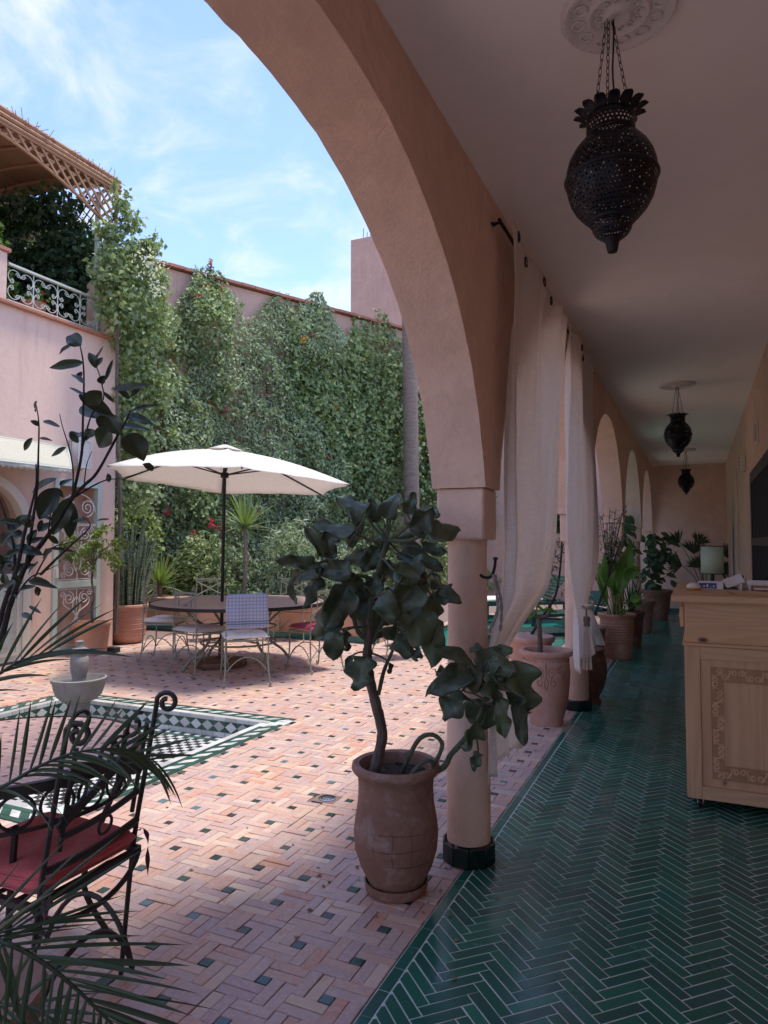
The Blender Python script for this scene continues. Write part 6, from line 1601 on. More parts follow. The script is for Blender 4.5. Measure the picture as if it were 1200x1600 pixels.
for k in range(4): m.box(WX - .066, WX - .0605, 9.43, 9.57, 2.345 + k * .042, 2.365 + k * .042)
m.build('louvre', M['cord'], em)
pl = thing('framed_notice', (WX, 7.5, 2.45), 'small framed notice hung high on the right wall above the grille', 'notice')
MB().box(WX - .02, WX - .002, 7.40, 7.62, 2.40, 2.62).build('frame', M['gypsum'], pl, bevel=.004)
MB().box(WX - .022, WX - .0205, 7.43, 7.59, 2.43, 2.59).build('print', M['cord'], pl)
# ================================================================== COUNTER
CX0, CX1, CY0, CY1 = -.072, .52, 4.20, 5.55
ct = thing('reception_counter', (.22, 4.9, 0), 'natural pine reception counter on castors with a carved scroll panel', 'counter')
H1, H2 = .055, 1.125
MB().box(CX0 + .012, CX1 - .012, CY0 + .02, CY1 - .012, H1 + .01, H2).build('carcass', M['pine_v'], ct)
def board(n_, x0, x1, z0, z1, mat, y0=CY0, dy=.022, **k): return MB().box(x0, x1, y0, y0 + dy, z0, z1).build(n_, mat, ct, bevel=.002, **k)
board('stile', CX0, CX0 + .072, H1, .880, M['pine_v']); board('stile', CX1 - .072, CX1, H1, .880, M['pine_v'])
board('rail', CX0 + .0725, CX1 - .0725, .812, .880, M['pine_h']); board('rail', CX0 + .0725, CX1 - .0725, H1, .125, M['pine_h'])
pan = board('carved_panel', CX0 + .0725, CX1 - .0725, .1255, .8115, M['pine_v'], CY0 + .013, .008)
board('upper_board', CX0 + .004, CX1 - .004, .9005, H2, M['pine_h'], CY0 + .004, .018)
MB().prism([(CX0 - .014, CY0 - .014, .881), (CX1 + .005, CY0 - .014, .881), (CX1 + .005, CY1, .881), (CX0 - .014, CY1, .881)], (0, 0, .019)).build('moulding', M['pine_h'], ct, bevel=.006)
MB().box(CX0 - .006, CX0 + .012, CY0 + .02, CY1, H1, .880).build('side_board', M['pine_v'], ct, bevel=.002)
MB().box(CX0 - .002, CX0 + .014, CY0 + .02, CY1, .9005, H2).build('side_board', M['pine_h'], ct, bevel=.002)
MB().box(CX0 - .030, CX0 - .0065, CY0 + .16, CY0 + .44, .965, 1.085).build('side_plaque', M['pine_h'], ct, bevel=.004)
m = MB()
for k in range(5): m.tube(spiral((CX0 - .031, CY0 + .20 + k * .05, 1.025), .018, .005, 0, 1.3, (0, 1, 0), (0, 0, 1), 12), .003, 4)
m.build('plaque_carving', M['pine_v'], ct)
# top: slab with a sunk tray
TX0, TY0, TZ = CX0 - .062, CY0 - .062, H2
m = MB(); tx0, tx1, ty0, ty1 = .16, CX1 - .03, 4.30, 4.66
for (a, b, c, d) in ((TX0, CX1 + .01, TY0, ty0), (TX0, CX1 + .01, ty1, CY1 + .02), (TX0, tx0, ty0, ty1), (tx1, CX1 + .01, ty0, ty1)): m.box(a, b, c, d, TZ, TZ + .036)
m.build('countertop', M['pine_h'], ct, bevel=.0)
MB().box(tx0 - .02, tx1 + .02, ty0 - .02, ty1 + .02, TZ - .09, TZ - .005).build('tray_floor', M['pine_h'], ct)
m = MB().box(TX0 - .006, CX1 + .012, TY0 - .006, TY0 + .001, TZ + .004, TZ + .032).box(TX0 - .006, TX0 + .001, TY0, CY1 + .02, TZ + .004, TZ + .032); m.build('nosing', M['pine_h'], ct, bevel=.003)
# carving: raised frame and running scrolls
yv_ = CY0 + .0115; cm = MB(); X_, Zv = (1, 0, 0), (0, 0, 1)
ax0, ax1, az0, az1 = CX0 + .120, CX1 - .120, .165, .775; bx0, bx1, bz0, bz1 = ax0 + .075, ax1 - .075, az0 + .085, az1 - .085
for (p, q) in (((ax0, az0), (ax0, az1)), ((ax1, az0), (ax1, az1)), ((ax0, az1), (ax1, az1)), ((ax0, az0), (ax1, az0)), ((bx0, bz0), (bx0, bz1)), ((bx1, bz0), (bx1, bz1)), ((bx0, bz1), (bx1, bz1)), ((bx0, bz0), (bx1, bz0))):
    cm.bar((p[0], yv_ + .001, p[1]), (q[0], yv_, q[1]), .006, .005)
def scroll(cx, cz, sx, sz, rot=0):
    ux_, uz_ = Vector((math.cos(rot) * sx, 0, math.sin(rot) * sx)), Vector((-math.sin(rot) * sz, 0, math.cos(rot) * sz))
    c = Vector((cx, yv_, cz))
    a = spiral(c + ux_ * .010 + uz_ * .022, .017, .004, -1.4, 1.25, ux_, uz_, 16)
    b = spiral(c - ux_ * .010 - uz_ * .022, .017, .004, 1.74, 1.25, ux_, uz_, 16)
    cm.tube([p for p in reversed(b)] + a, .0062, 6)
    cm.tube([c + ux_ * .004, c + ux_ * .018 + uz_ * .006, c + ux_ * .026 + uz_ * -.004], .0046, 5)
    cm.tube([c - ux_ * .004, c - ux_ * .018 - uz_ * .006, c - ux_ * .026 + uz_ * .004], .0046, 5)
nz = 8
for k in range(nz):
    z = az0 + .045 + (az1 - az0 - .09) * k / (nz - 1)
    scroll((ax0 + bx0) / 2, z, 1 if k % 2 else -1, 1); scroll((ax1 + bx1) / 2, z, -1 if k % 2 else 1, 1)
for k in range(3):
    x = bx0 + .02 + (bx1 - bx0 - .04) * k / 2
    scroll(x, (az1 + bz1) / 2, 1, 1 if k % 2 else -1, math.pi / 2); scroll(x, (az0 + bz0) / 2, 1, 1 if k % 2 else -1, math.pi / 2)
for k in range(34):
    z = bz0 + (bz1 - bz0) * k / 33
    for xe, sg in ((bx0, -1), (bx1, 1)): cm.tube([(xe + sg * .002, yv_, z - .006), (xe + sg * .007, yv_, z), (xe + sg * .002, yv_, z + .006)], .0036, 4)
cb = cm.build('scroll_carving', M['pine_v'], pan)
m = MB()
for (a, b, c, d) in ((ax0, bx0, az0, az1), (bx1, ax1, az0, az1), (bx0, bx1, bz1, az1), (bx0, bx1, az0, bz0)): m.box(a, b, CY0 + .0122, CY0 + .0129, c, d)
m.build('carving_shade_plate', M['pine_shaded'], pan)  # thin darker plate, recess shade behind the scrolls put into the colour
# castors
for (x, y) in ((CX0 + .06, CY0 + .05), (CX1 - .06, CY0 + .05), (CX0 + .06, CY1 - .06), (CX1 - .06, CY1 - .06)):
    c0 = MB().box(x - .022, x + .022, y - .02, y + .02, .0495, .0548).box(x - .016, x - .012, y - .01, y + .012, .022, .05).box(x + .012, x + .016, y - .01, y + .012, .022, .05).build('castor', M['chrome'], ct)
    m = MB()
    m.lathe([(0, -.010), (.022, -.010), (.024, -.006), (.024, .006), (.022, .010), (0, .010)], (0, 0, 0), 20); m.v = [(p[2] + x, p[0] + y, p[1] + .0245) for p in m.v]; m.build('wheel', M['red_cushion'] if False else M['iron_black'], c0)
    m = MB().lathe([(.016, .0105), (.020, .0105), (.020, .0125), (.016, .0125)], (0, 0, 0), 20, caps=False); m.lathe([(.016, -.0105), (.020, -.0105), (.020, -.0125), (.016, -.0125)], (0, 0, 0), 20, caps=False)
    m.v = [(p[2] + x, p[0] + y, p[1] + .0245) for p in m.v]; m.v = [(v[0], v[1], v[2]) for v in m.v]; m.build('wheel_ring', M['red_cushion'], c0)
# things on the counter
TT = TZ + .0365
lampc = G(1102, 899, TT); lampc = Vector((.085, 5.05, TT))
tl = thing('table_lamp', tuple(lampc), 'table lamp with a pale green cylindrical shade standing on the counter', 'lamp')
t_ = NT('lamp_shade_paper'); t_.set(color=(0.46, 0.60, 0.47), rough=0.7); t_.translucent(0.35, (0.5, 0.66, 0.5))
MB().lathe([(.068, .085), (.068, .265)], tuple(lampc), 36, caps=False).build('lamp_shade', t_.m, tl, solid=.0015)
MB().lathe([(.068, .083), (.0695, .083), (.0695, .088), (.068, .088), (.068, .083)], tuple(lampc), 36, caps=False).lathe([(.068, .263), (.0695, .263), (.0695, .268), (.068, .268), (.068, .263)], tuple(lampc), 36, caps=False).build('shade_ring', M['iron_black'], tl)
MB().lathe([(0, 0), (.045, 0), (.045, .012), (.012, .02), (.010, .12), (.016, .125), (.016, .15), (0, .15)], tuple(lampc), 24).build('base', M['iron_black'], tl)
dc = Vector((-.028, 4.62, TT)); dl = thing('desk_bell_light', tuple(dc), 'small white dome with a yellow base on the front corner of the counter', 'touch light')
MB().lathe([(.043, 0), (.044, .006), (.042, .014), (0, .014)], tuple(dc), 28).build('base', M['orange_flower'], dl)
MB().lathe([(.039, .0142), (.040, .022), (.032, .036), (.018, .044), (0, .046)], tuple(dc), 28).build('dome', M['gypsum'], dl)
bx = Vector((.055, 4.83, TT)); bk = thing('blue_box', tuple(bx), 'flat white card box with a dark blue printed end below the lamp', 'box')
M['white_card'] = paint('white_card', (0.72, 0.70, 0.70), .5, .02); M['navy'] = paint('navy_print', (0.03, 0.045, 0.20), .4, .02)
MB().box(bx.x - .055, bx.x + .085, bx.y - .05, bx.y + .06, TT, TT + .046).build('carton', M['white_card'], bk, bevel=.001)
MB().box(bx.x - .052, bx.x + .048, bx.y - .0515, bx.y - .0502, TT + .004, TT + .038).build('label', M['navy'], bk)
m = MB()
for k in range(5): m.box(bx.x - .045 + k * .018, bx.x - .036 + k * .018, bx.y - .0527, bx.y - .0517, TT + .012, TT + .015 + (k % 3) * .007)
m.build('print', M['white_card'], bk)
m = MB().obox((.20, 4.86, TT + .05), (.05, 0, .022), (0, .045, 0), (-.012, 0, .024)).build('card_stack', M['white_card'], loc=(.20, 4.86, TT), bevel=.001, label='tilted stack of white cards leaning in a holder on the counter', cat='cards')
m.data.materials.clear(); m.data.materials.append(M['white_card'])
hd = thing('card_holder', (.2, 4.9, TT), 'low dark stand holding the tilted white cards beside the lamp', 'stand')
MB().obox((.19, 4.93, TT + .045), (.07, 0, .03), (0, .02, 0), (-.004, 0, .010)).box(.13, .26, 4.80, 4.96, TT, TT + .008).build('stand', M['brown_wood'], hd, bevel=.001)
tr = thing('paper_tray', (.36, 4.86, TT), 'white open paper tray with round feet on the right of the counter', 'tray')
m = MB(); m.box(.27, .50, 4.76, 4.98, TT + .03, TT + .036).box(.27, .50, 4.76, 4.766, TT + .036, TT + .06).box(.27, .276, 4.766, 4.98, TT + .036, TT + .06); m.build('tray', M['white_card'], tr, bevel=.001)
for (x, y) in ((.285, 4.775), (.485, 4.775), (.285, 4.965), (.485, 4.965)): MB().lathe([(.008, 0), (.008, .03)], (x, y, TT), 10).build('foot', M['white_card'], tr)
m = MB().obox((.36, 4.70, TT + .012), (.055, .01, 0), (-.005, .03, 0), (0, 0, .004)); m.build('phone', M['white_card'], loc=(.36, 4.70, TT), bevel=.002, label='small white flat device lying beside the counter tray', cat='device')
gl = Vector((.235, 4.73, TT)); MB().lathe([(.0, 0), (.02, 0), (.021, .035), (.019, .035), (.018, .004), (0, .004)], tuple(gl), 20).build('glass_tumbler', M['chrome'], loc=tuple(gl), label='tiny shiny tumbler between the cards and the tray', cat='tumbler')
# ================================================================== BIG LEAFY POT PLANT BY THE FIRST COLUMN
KX, KY = -1.175, 2.715
kp = thing('leafy_pot_plant', (KX, KY, 0), 'waxy grey green leaved plant with bare trunk in a tall pot by the first column', 'plant')
KD = Vector((KX, KY, 0)).dot(Vector((FW.x, FW.y, 0))) ; KD = (Vector((KX, KY, 0)) - EYEP).dot(FW)
prof = [(0, .032), (.105, .032), (.118, .05), (.150, .11), (.171, .18), (.177, .25), (.170, .31), (.160, .37), (.157, .43), (.160, .475), (.178, .492), (.186, .505), (.184, .522), (.172, .530), (.155, .524), (.148, .50), (.146, .47), (0, .46)]
MB().lathe(prof, (KX, KY, 0), 56, wob=.006).build('pot', M['pot_dull'], kp, angle=50)
MB().lathe([(0, .002), (.118, .002), (.128, .012), (.134, .045), (.128, .047), (.120, .02), (0, .018)], (KX, KY, 0), 48, wob=.006).build('saucer', M['pot_dark'] if False else M['pot_dull'], kp)
m = MB()
m.grid(lambda u, v: (KX + .149 * v * math.cos(2 * math.pi * u), KY + .149 * v * math.sin(2 * math.pi * u), .475 + .012 * math.sin(u * 30 + v * 12) * v * (1.1 - v) + .015 * (1 - v)), 40, 10)
for k in range(60):
    a, r = rnd.uniform(0, 6.28), .13 * math.sqrt(rnd.random()); s_ = rnd.uniform(.004, .011)
    m.lathe([(0, 0), (s_, s_ * .6), (s_ * .7, s_ * 1.3), (0, s_ * 1.5)], (KX + r * math.cos(a), KY + r * math.sin(a), .474), 5)
m.build('soil', M['soil'], kp, smooth=False)
m = MB()
def kr(z): return float(np.interp(z, [p[1] for p in prof[1:12]], [p[0] for p in prof[1:12]]))
for z in (.165, .225, .285): m.tube([(KX + (kr(z) - .0012) * math.cos(a), KY + (kr(z) - .0012) * math.sin(a), z + .003 * math.sin(a * 3 + z * 40)) for a in [i * math.pi / 24 for i in range(48)]], .0024, 4, closed=True)
for k in range(14):
    a = k * 2 * math.pi / 14 + .1; m.tube([(KX + (kr(z) - .0012) * math.cos(a + .02 * math.sin(z * 60 + k)), KY + (kr(z) - .0012) * math.sin(a + .02 * math.sin(z * 60 + k)), z) for z in [.165 + i * .015 for i in range(10)]], .0024, 4)
m.build('scored_grid', M['pot_dark'], kp)
# stems, read off the photograph at the plant's own distance
def K(x, y, d=0.0): return D(400 + x / 2.5, 740 + y / 2.5, KD + d)
st = MB()
def br(mb, pts, r0, r1, n=8, jit=.0):
    P_ = catmull(pts, 6); L = len(P_); mb.tube([p + Vector((rnd.uniform(-jit, jit), rnd.uniform(-jit, jit), 0)) for p in P_], [(r0 + (r1 - r0) * i / (L - 1)) * rnd.uniform(.93, 1.09) for i in range(L)], n)
base1 = Vector((KX, KY, .46)) + RT * -.075
br(st, [base1, K(460, 1185), K(476, 1110), K(492, 1010), K(468, 900), K(446, 810), K(434, 720), K(440, 640), K(446, 560)], .026, .017, 9, .0015)
st.build('trunk', M['bark'], kp)
s2 = MB()
br(s2, [K(446, 570), K(452, 500), K(470, 420), K(492, 330), K(512, 262)], .017, .010, 7)
br(s2, [K(478, 865), K(500, 770, .02), K(530, 700, .04), K(552, 640, .05)], .009, .006, 6)
br(s2, [K(452, 660), K(490, 590, .03), K(520, 530, .05), K(600, 470, .06), K(660, 420, .08)], .012, .007, 6)
br(s2, [K(440, 655), K(400, 620, -.03), K(380, 560, -.05), K(360, 480, -.08)], .010, .007, 6)
br(s2, [K(470, 420), K(420, 400, -.04), K(350, 390, -.06), K(295, 335, -.08)], .010, .006, 6)
br(s2, [K(512, 262), K(450, 262, -.02), K(390, 235, -.04)], .008, .006, 6)
br(s2, [K(512, 262), K(590, 262, -.02), K(660, 240, -.02)], .009, .006, 6)
br(s2, [K(512, 262), K(465, 215), K(435, 165)], .007, .005, 6); br(s2, [K(512, 262), K(520, 210), K(525, 170)], .006, .005, 6); br(s2, [K(512, 262), K(560, 235), K(600, 200)], .007, .005, 6)
base2 = Vector((KX, KY, .47)) + RT * .085
br(s2, [base2, K(728, 1150, .0), K(760, 1100, .02), K(800, 1055, .02), K(850, 990, .02), K(885, 920, .03), K(898, 850, .03), K(880, 800, .03)], .014, .008, 7)
br(s2, [K(898, 850), K(930, 905, -.03), K(950, 930, -.04)], .007, .005, 6); br(s2, [K(890, 880), K(850, 860), K(810, 850)], .004, .003, 5); br(s2, [K(895, 900), K(940, 840, .03), K(1000, 790, .04)], .006, .004, 5)
br(s2, [Vector((KX, KY, .47)) + RT * .02, K(600, 1100, -.03), K(640, 1035, -.03), K(690, 1020, -.03), K(726, 1052, -.02), K(715, 1100, -.02), K(690, 1140, -.02)], .010, .009, 7)
br(s2, [K(575, 1245, -.08), K(600, 1185, -.09), K(650, 1130, -.09), K(688, 1125, -.07), K(690, 1180, -.05)], .009, .008, 7)
s2.build('branch', M['stem'], kp)
LV = [(440,140,310,82,62,-.1),(512,180,545,72,72,0),(470,190,446,104,50,.05),(588,160,622,66,48,.05),(600,215,690,128,95,-.1),(652,150,708,152,50,.05),(670,232,795,226,85,-.1),
      (390,232,215,196,60,-.15),(395,215,372,120,50,.1),(260,320,190,202,46,-.05),(300,335,268,222,52,.05),(360,280,412,186,55,.1),(225,352,74,338,50,-.15),(262,372,112,412,62,-.1),
      (145,405,150,515,34,-.1),(245,395,178,520,62,-.05),(375,385,238,372,80,-.15),(495,330,335,322,78,.05),(355,440,268,608,120,-.15),(310,520,215,652,92,-.1),(430,420,378,560,105,0),
      (560,310,725,358,70,.1),(600,390,662,470,105,.0),(620,430,520,540,125,-.15),(690,390,742,480,70,.1),(705,475,795,488,66,-.1),(650,515,640,660,120,-.1),(700,560,684,760,95,-.05),
      (545,640,610,700,85,.0),(308,615,300,735,78,-.1),(338,615,378,696,50,-.05),(430,715,398,848,105,-.1),(375,708,350,766,28,0),(525,740,522,788,22,0),(440,480,412,620,105,.05),
      (520,495,575,430,85,.1),(560,640,485,615,55,.05),(735,210,680,262,50,.1),(650,280,745,312,46,.1),(400,480,300,470,85,.05),(480,400,560,350,85,.1),(560,560,600,640,95,.1),(480,560,470,640,80,.1),
      (610,600,560,690,70,.05),(330,560,260,640,70,.05),(600,520,700,560,95,.1),(500,250,470,330,60,.1),(320,400,320,330,50,.1),(470,300,420,380,80,.08),(620,690,622,715,50,0),(420,440,330,420,70,-.02),(680,470,720,560,90,.1),(560,250,640,300,60,.1),(500,450,420,440,80,-.1),(640,340,600,440,90,-.1),
      (330,250,250,262,50,.1),(620,120,560,120,40,.1),(700,620,720,700,60,.08),(540,380,640,420,80,-.18),(520,520,620,560,90,-.18),(480,480,540,560,90,-.2)]
LV2 = [(850,745,725,672,56,-.05),(840,770,692,840,95,-.1),(860,760,965,685,85,.05),(905,730,1010,770,78,-.05),(985,745,1106,935,125,-.05),(800,850,735,965,100,-.1),(955,880,975,1030,60,-.1),(1020,890,1046,1065,58,.0),
       (850,975,812,1085,80,-.05),(870,1090,852,1166,44,-.02),(920,780,1015,835,85,-.1),(765,765,700,800,60,.05),(880,700,835,680,46,.05),(940,900,900,1010,80,.05),(880,820,800,800,95,-.12),(900,700,985,690,60,.1),(960,800,1040,880,95,.08),(840,880,880,990,90,.1),(800,720,760,700,50,0),(900,800,960,900,90,-.12)]
mlv = MB()
for k, (bx_, by_, tx_, ty_, w, d) in enumerate(LV + LV2):
    B_, T_ = K(bx_, by_, d), K(tx_, ty_, d + rnd.uniform(-.10, .10)); wd_ = w / 2.5 / F_PX * KD
    ax = (T_ - B_).normalized()
    up_ = Vector((0, 0, 1)) if by_ < 300 else Vector((0, 0, .45))
    nr = (EYEP - B_).normalized() * 1.0 + up_ * rnd.uniform(.2, .9) + RT * rnd.uniform(-.7, .7)
    lf_ = paddle(kp, B_, T_, wd_ * 1.02, M['kal'], curl=rnd.uniform(-.05, .42), nrm=nr, wav=rnd.uniform(.22, .36), fold=rnd.uniform(-.5, .8), solid=.0028, lobes=.04, prof=rnd.uniform(.55, .72), nu=12, nv=18)
    # petiole back to the nearest bough
    cx_, cy_ = (490, 420) if k < len(LV) else (890, 850)
    if k < len(LV):
        cand = [(446, 600), (452, 500), (470, 420), (492, 330), (512, 262), (360, 480), (600, 470), (660, 420), (300, 335), (390, 235), (660, 240), (552, 640), (440, 700)]
    else: cand = [(850, 990), (885, 920), (898, 850), (880, 800), (950, 930), (1000, 790)]
    c_ = min(cand, key=lambda q: (q[0] - bx_) ** 2 + (q[1] - by_) ** 2)
    S_ = K(*c_); mlv.tube(bez(S_, S_.lerp(B_, .4) + Vector((0, 0, .012)), B_ - ax * .02 - Vector((0, 0, .004)), B_ + ax * .02, 6), [.0055, .005, .0045, .004, .004, .0035, .003], 5)
mlv.build('petiole', M['stem'], kp, kind='stuff')
B_, T_ = K(955, 960, -.06), K(968, 1030, -.06); paddle(kp, B_, T_, .05, M['ficus_leaf'], curl=.1, solid=.0025).name = 'yellowing_leaf'

# ================================================================== FOREGROUND IRON CHAIR
fc = thing('iron_armchair', (-1.9, 1.6, 0), 'dark wrought iron chair with scrolled back and dusty red cushion in the near left corner', 'chair')
I = M['iron_grey']
def Bp(y, z): return Vector((-1.700 + (z - .52) * .20 - (y - 1.42) * .09, y, z))
YN, YF = 1.42, 1.815
for (y, zt) in ((YN, .90), (YF, .905)):
    pts = [(-1.76 - (y - 1.42) * .09, y, .0), (-1.73 - (y - 1.42) * .09, y, .30)] + [tuple(Bp(y, z)) for z in (.50, .65, .80, zt)]
    top_ = Bp(y, zt); pts2 = catmull(pts, 4)
    cc = top_ + Vector((.035, .012, .012)); sc_ = spiral(cc, .038, .012, math.pi, -1.25, (RT.x, RT.y, 0), (0, 0, 1), 18)
    MB().tube(pts2 + sc_[1:], .0085, 8).build('back_post', I, fc)
    MB().tube(catmull([tuple(Bp(y - .035 if y == YF else y + .05, z)) for z in (.56, .70, .86)], 4), .0075, 6).build('inner_upright', I, fc)
m = MB()
def flatbar(a, b, w): m.bar(Bp(*a), Bp(*b), .008, w, up=tuple((Bp(*b) - Bp(*a)).cross(Vector((1, 0, -.20)))))
P_ = [Bp(YN + (YF - YN) * i / 14, .520 + .018 * math.sin(math.pi * i / 14) * -1) for i in range(15)]; m.tube(P_, .012, 6)
P_ = [Bp(YN + .04 + (YF - YN - .06) * i / 14, .60 + .025 * (i / 14) - .012 * math.sin(math.pi * i / 14)) for i in range(15)]; m.tube(P_, .010, 6)
m.build('lower_rail', I, fc)
m = MB()
flatbar((YN + .03, .63), (YF - .10, .775), .030); flatbar((YN + .06, .80), (YF - .02, .70), .034); flatbar((YF - .13, .76), (YF - .015, .83), .020); flatbar((YN + .03, .66), (YF - .16, .73), .012); flatbar((YF - .135, .70), (YF - .135, .86), .016)
m.build('cross_splat', I, fc)
for (y, z, r) in ((YN + .235, .565, .028), (YN + .23, .82, .026), (YN + .08, .72, .040)): MB().tube([Bp(y + r * math.cos(a), z + r * math.sin(a)) for a in [i * math.pi / 10 for i in range(20)]], .005, 6, closed=True).build('ring', I, fc)
for (y, z, a0, tr_) in ((YN + .19, .80, 0, 1.2), (YN + .05, .93, math.pi, -1.1), (YN + .30, .86, 1, 1.1)):
    MB().tube([Bp(y + (.045 - .03 * i / 18) * math.cos(a0 + tr_ * 2 * math.pi * i / 18), z + (.045 - .03 * i / 18) * math.sin(a0 + tr_ * 2 * math.pi * i / 18)) for i in range(19)], .0065, 6).build('scroll', I, fc)
# seat
SXf, SXb = -2.15, -1.725
m = MB(); z = .425
for (a, b) in (((SXb, YN - .02), (SXb, YF)), ((SXf, YN - .02), (SXf, YF)), ((SXb, YN - .02), (SXf, YN - .02)), ((SXb, YF), (SXf, YF))): m.bar((a[0], a[1], z), (b[0], b[1], z), .022, .018)
for k in range(4): m.bar((SXb - .08 - k * .09, YN, z - .004), (SXb - .08 - k * .09, YF, z - .004), .02, .006)
m.build('seat_frame', I, fc)
for y in (YN - .01, YF - .01): MB().tube(catmull([(SXf, y, .43), (SXf - .01, y, .2), (SXf - .03, y, 0)], 5), .009, 6).build('front_leg', I, fc)
m = MB()
m.tube(bez((SXb, YF, .42), (SXb - .03, YF - .02, .26), (SXb - .05, YN + .08, .26), (SXb - .02, YN, .42), 14), .009, 6)
m.tube(bez((SXb - .02, YN, .02), (SXb - .02, YN + .06, .30), (SXb - .02, YF - .06, .30), (SXb - .02, YF, .02), 14), .009, 6)
m.tube(bez((SXb - .02, YF, .03), (SXb - .1, YF, .30), (SXf + .1, YF, .30), (SXf, YF, .03), 14), .009, 6)
m.build('arched_brace', I, fc)
cu = MB(); ccx, ccy, chx, chy = (SXf + SXb) / 2 + .01, (YN + YF) / 2 - .01, (SXb - SXf) / 2 + .005, (YF - YN) / 2 + .005
def cshape(u, v, top):
    x, y = (u - .5) * 2, (v - .5) * 2
    e = max(0, (1 - abs(x) ** 9) * (1 - abs(y) ** 9)) ** .5
    px_ = ccx + chx * x * (1 - .04 * abs(y) ** 3); py_ = ccy + chy * y * (1 - .04 * abs(x) ** 3)
    if top: return (px_, py_, .470 + .034 * e + .006 * (1 - x * x) * (1 - y * y) + .003 * math.sin(x * 9 + y * 4) * e)
    return (px_, py_, .470 - .033 * e)
cu.grid(lambda u, v: cshape(u, v, 1), 26, 26); cu.grid(lambda u, v: cshape(1 - u, v, 0), 26, 26)
cuo = cu.build('cushion', M['red_cushion'], fc, angle=80)
m = MB()
for top in (1, 0):
    pts = []
    for i in range(80):
        a = 2 * math.pi * i / 80; c, s__ = math.cos(a), math.sin(a); k_2 = (abs(c) ** 9 + abs(s__) ** 9) ** (-1 / 9) * .972
        pts.append(cshape(.5 + .5 * c * k_2, .5 + .5 * s__ * k_2, top))
    m.tube(pts, .0032, 5, closed=True)
m.build('piping', M['red_cushion'], cuo)
def ribbon(pts, w, nrm, parent):
    P_ = catmull(pts, 6); m = MB(); vs = []; fs = []
    for i, p in enumerate(P_):
        a = i * .33; n_ = Vector(nrm); ww = w * (.75 + .3 * math.cos(i * .7)); d = Vector((n_.x * math.cos(a), n_.y * math.cos(a), .3 * math.sin(a))) * ww
        vs += [p - d, p + d]
    for i in range(len(P_) - 1): fs.append((2 * i, 2 * i + 1, 2 * i + 3, 2 * i + 2))
    return m.add(vs, fs).build('tie_ribbon', M['ribbon'], parent, solid=.0012, angle=80)
kn = Bp(YF, .485) + Vector((.012, 0, 0))
ribbon([kn, kn + RT * .02 + Vector((0, 0, .006)), kn + RT * .034 + Vector((0, 0, -.03)), kn + RT * .034 + Vector((0, 0, -.09)), kn + RT * .036 + Vector((0, 0, -.15))], .008, RT, fc)
ribbon([kn, kn - RT * .02 + Vector((0, 0, -.01)), kn - RT * .022 + Vector((0, 0, -.05)), kn - RT * .016 + Vector((0, 0, -.115))], .012, RT, fc)
ribbon([kn - RT * .03, kn - RT * .01 + Vector((0, 0, .012)), kn + RT * .012 + Vector((0, 0, .006))], .012, (0, 0, 1), fc)
kn = Bp(YN, .475) + Vector((.012, 0, 0))
ribbon([kn + Vector((0, 0, .01)), kn + Vector((0, 0, -.03)), kn + RT * .006 + Vector((0, 0, -.08)), kn + Vector((0, 0, -.13))], .011, RT, fc)
ribbon([kn + RT * .01, kn + RT * .02 + Vector((0, 0, -.02)), kn + RT * .012 + Vector((0, 0, -.06))], .010, RT, fc)
# --- near mosaic table
nt_ = G(8, 1170, .75)
mt2 = thing('mosaic_table', (nt_.x, nt_.y, 0), 'small round mosaic topped table with iron rings under its rim by the near left chair', 'table')
MB().lathe([(0, .728), (.428, .728), (.428, .75), (0, .75)], (nt_.x, nt_.y, 0), 64).build('tabletop', M['mosaic'], mt2)
MB().lathe([(.4285, .72), (.442, .722), (.442, .753), (.4285, .755), (.4285, .72)], (nt_.x, nt_.y, 0), 64, caps=False).build('rim', M['iron_grey'], mt2)
m = MB()
for k in range(22):
    a = 2 * math.pi * k / 22; c = Vector((nt_.x + .40 * math.cos(a), nt_.y + .40 * math.sin(a), .665)); tv = Vector((-math.sin(a), math.cos(a), 0))
    m.tube([c + tv * .05 * math.cos(b) + Vector((0, 0, .05 * math.sin(b))) for b in [i * math.pi / 9 for i in range(18)]], .0055, 5, closed=True)
m.tube([(nt_.x + .40 * math.cos(a), nt_.y + .40 * math.sin(a), .608) for a in [i * math.pi / 24 for i in range(48)]], .007, 5, closed=True)
m.build('ring_apron', M['iron_grey'], mt2, kind='stuff')
for k in range(4):
    a = k * math.pi / 2 + 1.0; MB().tube(catmull([(nt_.x + r * math.cos(a), nt_.y + r * math.sin(a), z) for r, z in ((.39, .62), (.30, .40), (.26, .22), (.36, .01))], 6), .011, 6).build('leg', M['iron_grey'], mt2)

# ================================================================== FOREGROUND TREE
TD = 1.5
def T(x, y, d=0.0): return D(x / 2.667, 500 + y / 2.667, TD + d)
q0 = D(-70, 1300, 1.62)
tr_ = thing('potted_citrus_tree', (q0.x, q0.y, 0), 'dark leaved young tree with bare upright twigs rising at the left edge of the picture', 'tree')
MB().lathe([(0, 0), (.15, 0), (.18, .2), (.19, .36), (.205, .38), (.20, .40), (.17, .40), (0, .36)], (q0.x, q0.y, .001), 40).build('pot', M['pot_dull'], tr_)
MB().lathe([(0, .372), (.17, .372)], (q0.x, q0.y, 0), 24, caps=False).build('soil', M['soil'], tr_)
m = MB()
def b2(pts, r0, r1): br(m, pts, r0 * .50, r1 * .6, 7)
b2([Vector((q0.x, q0.y, .36)), D(-60, 1200, 1.6), T(-60, 1500, .06), T(0, 1350), T(45, 1180), T(110, 1020), T(175, 930), T(235, 850), T(300, 745), T(350, 690), T(405, 635), T(480, 500), T(520, 430), T(545, 375)], .016, .0028)
b2([T(300, 745), T(325, 640), T(342, 540), T(346, 400), T(350, 260), T(346, 170), T(333, 105)], .0075, .002)
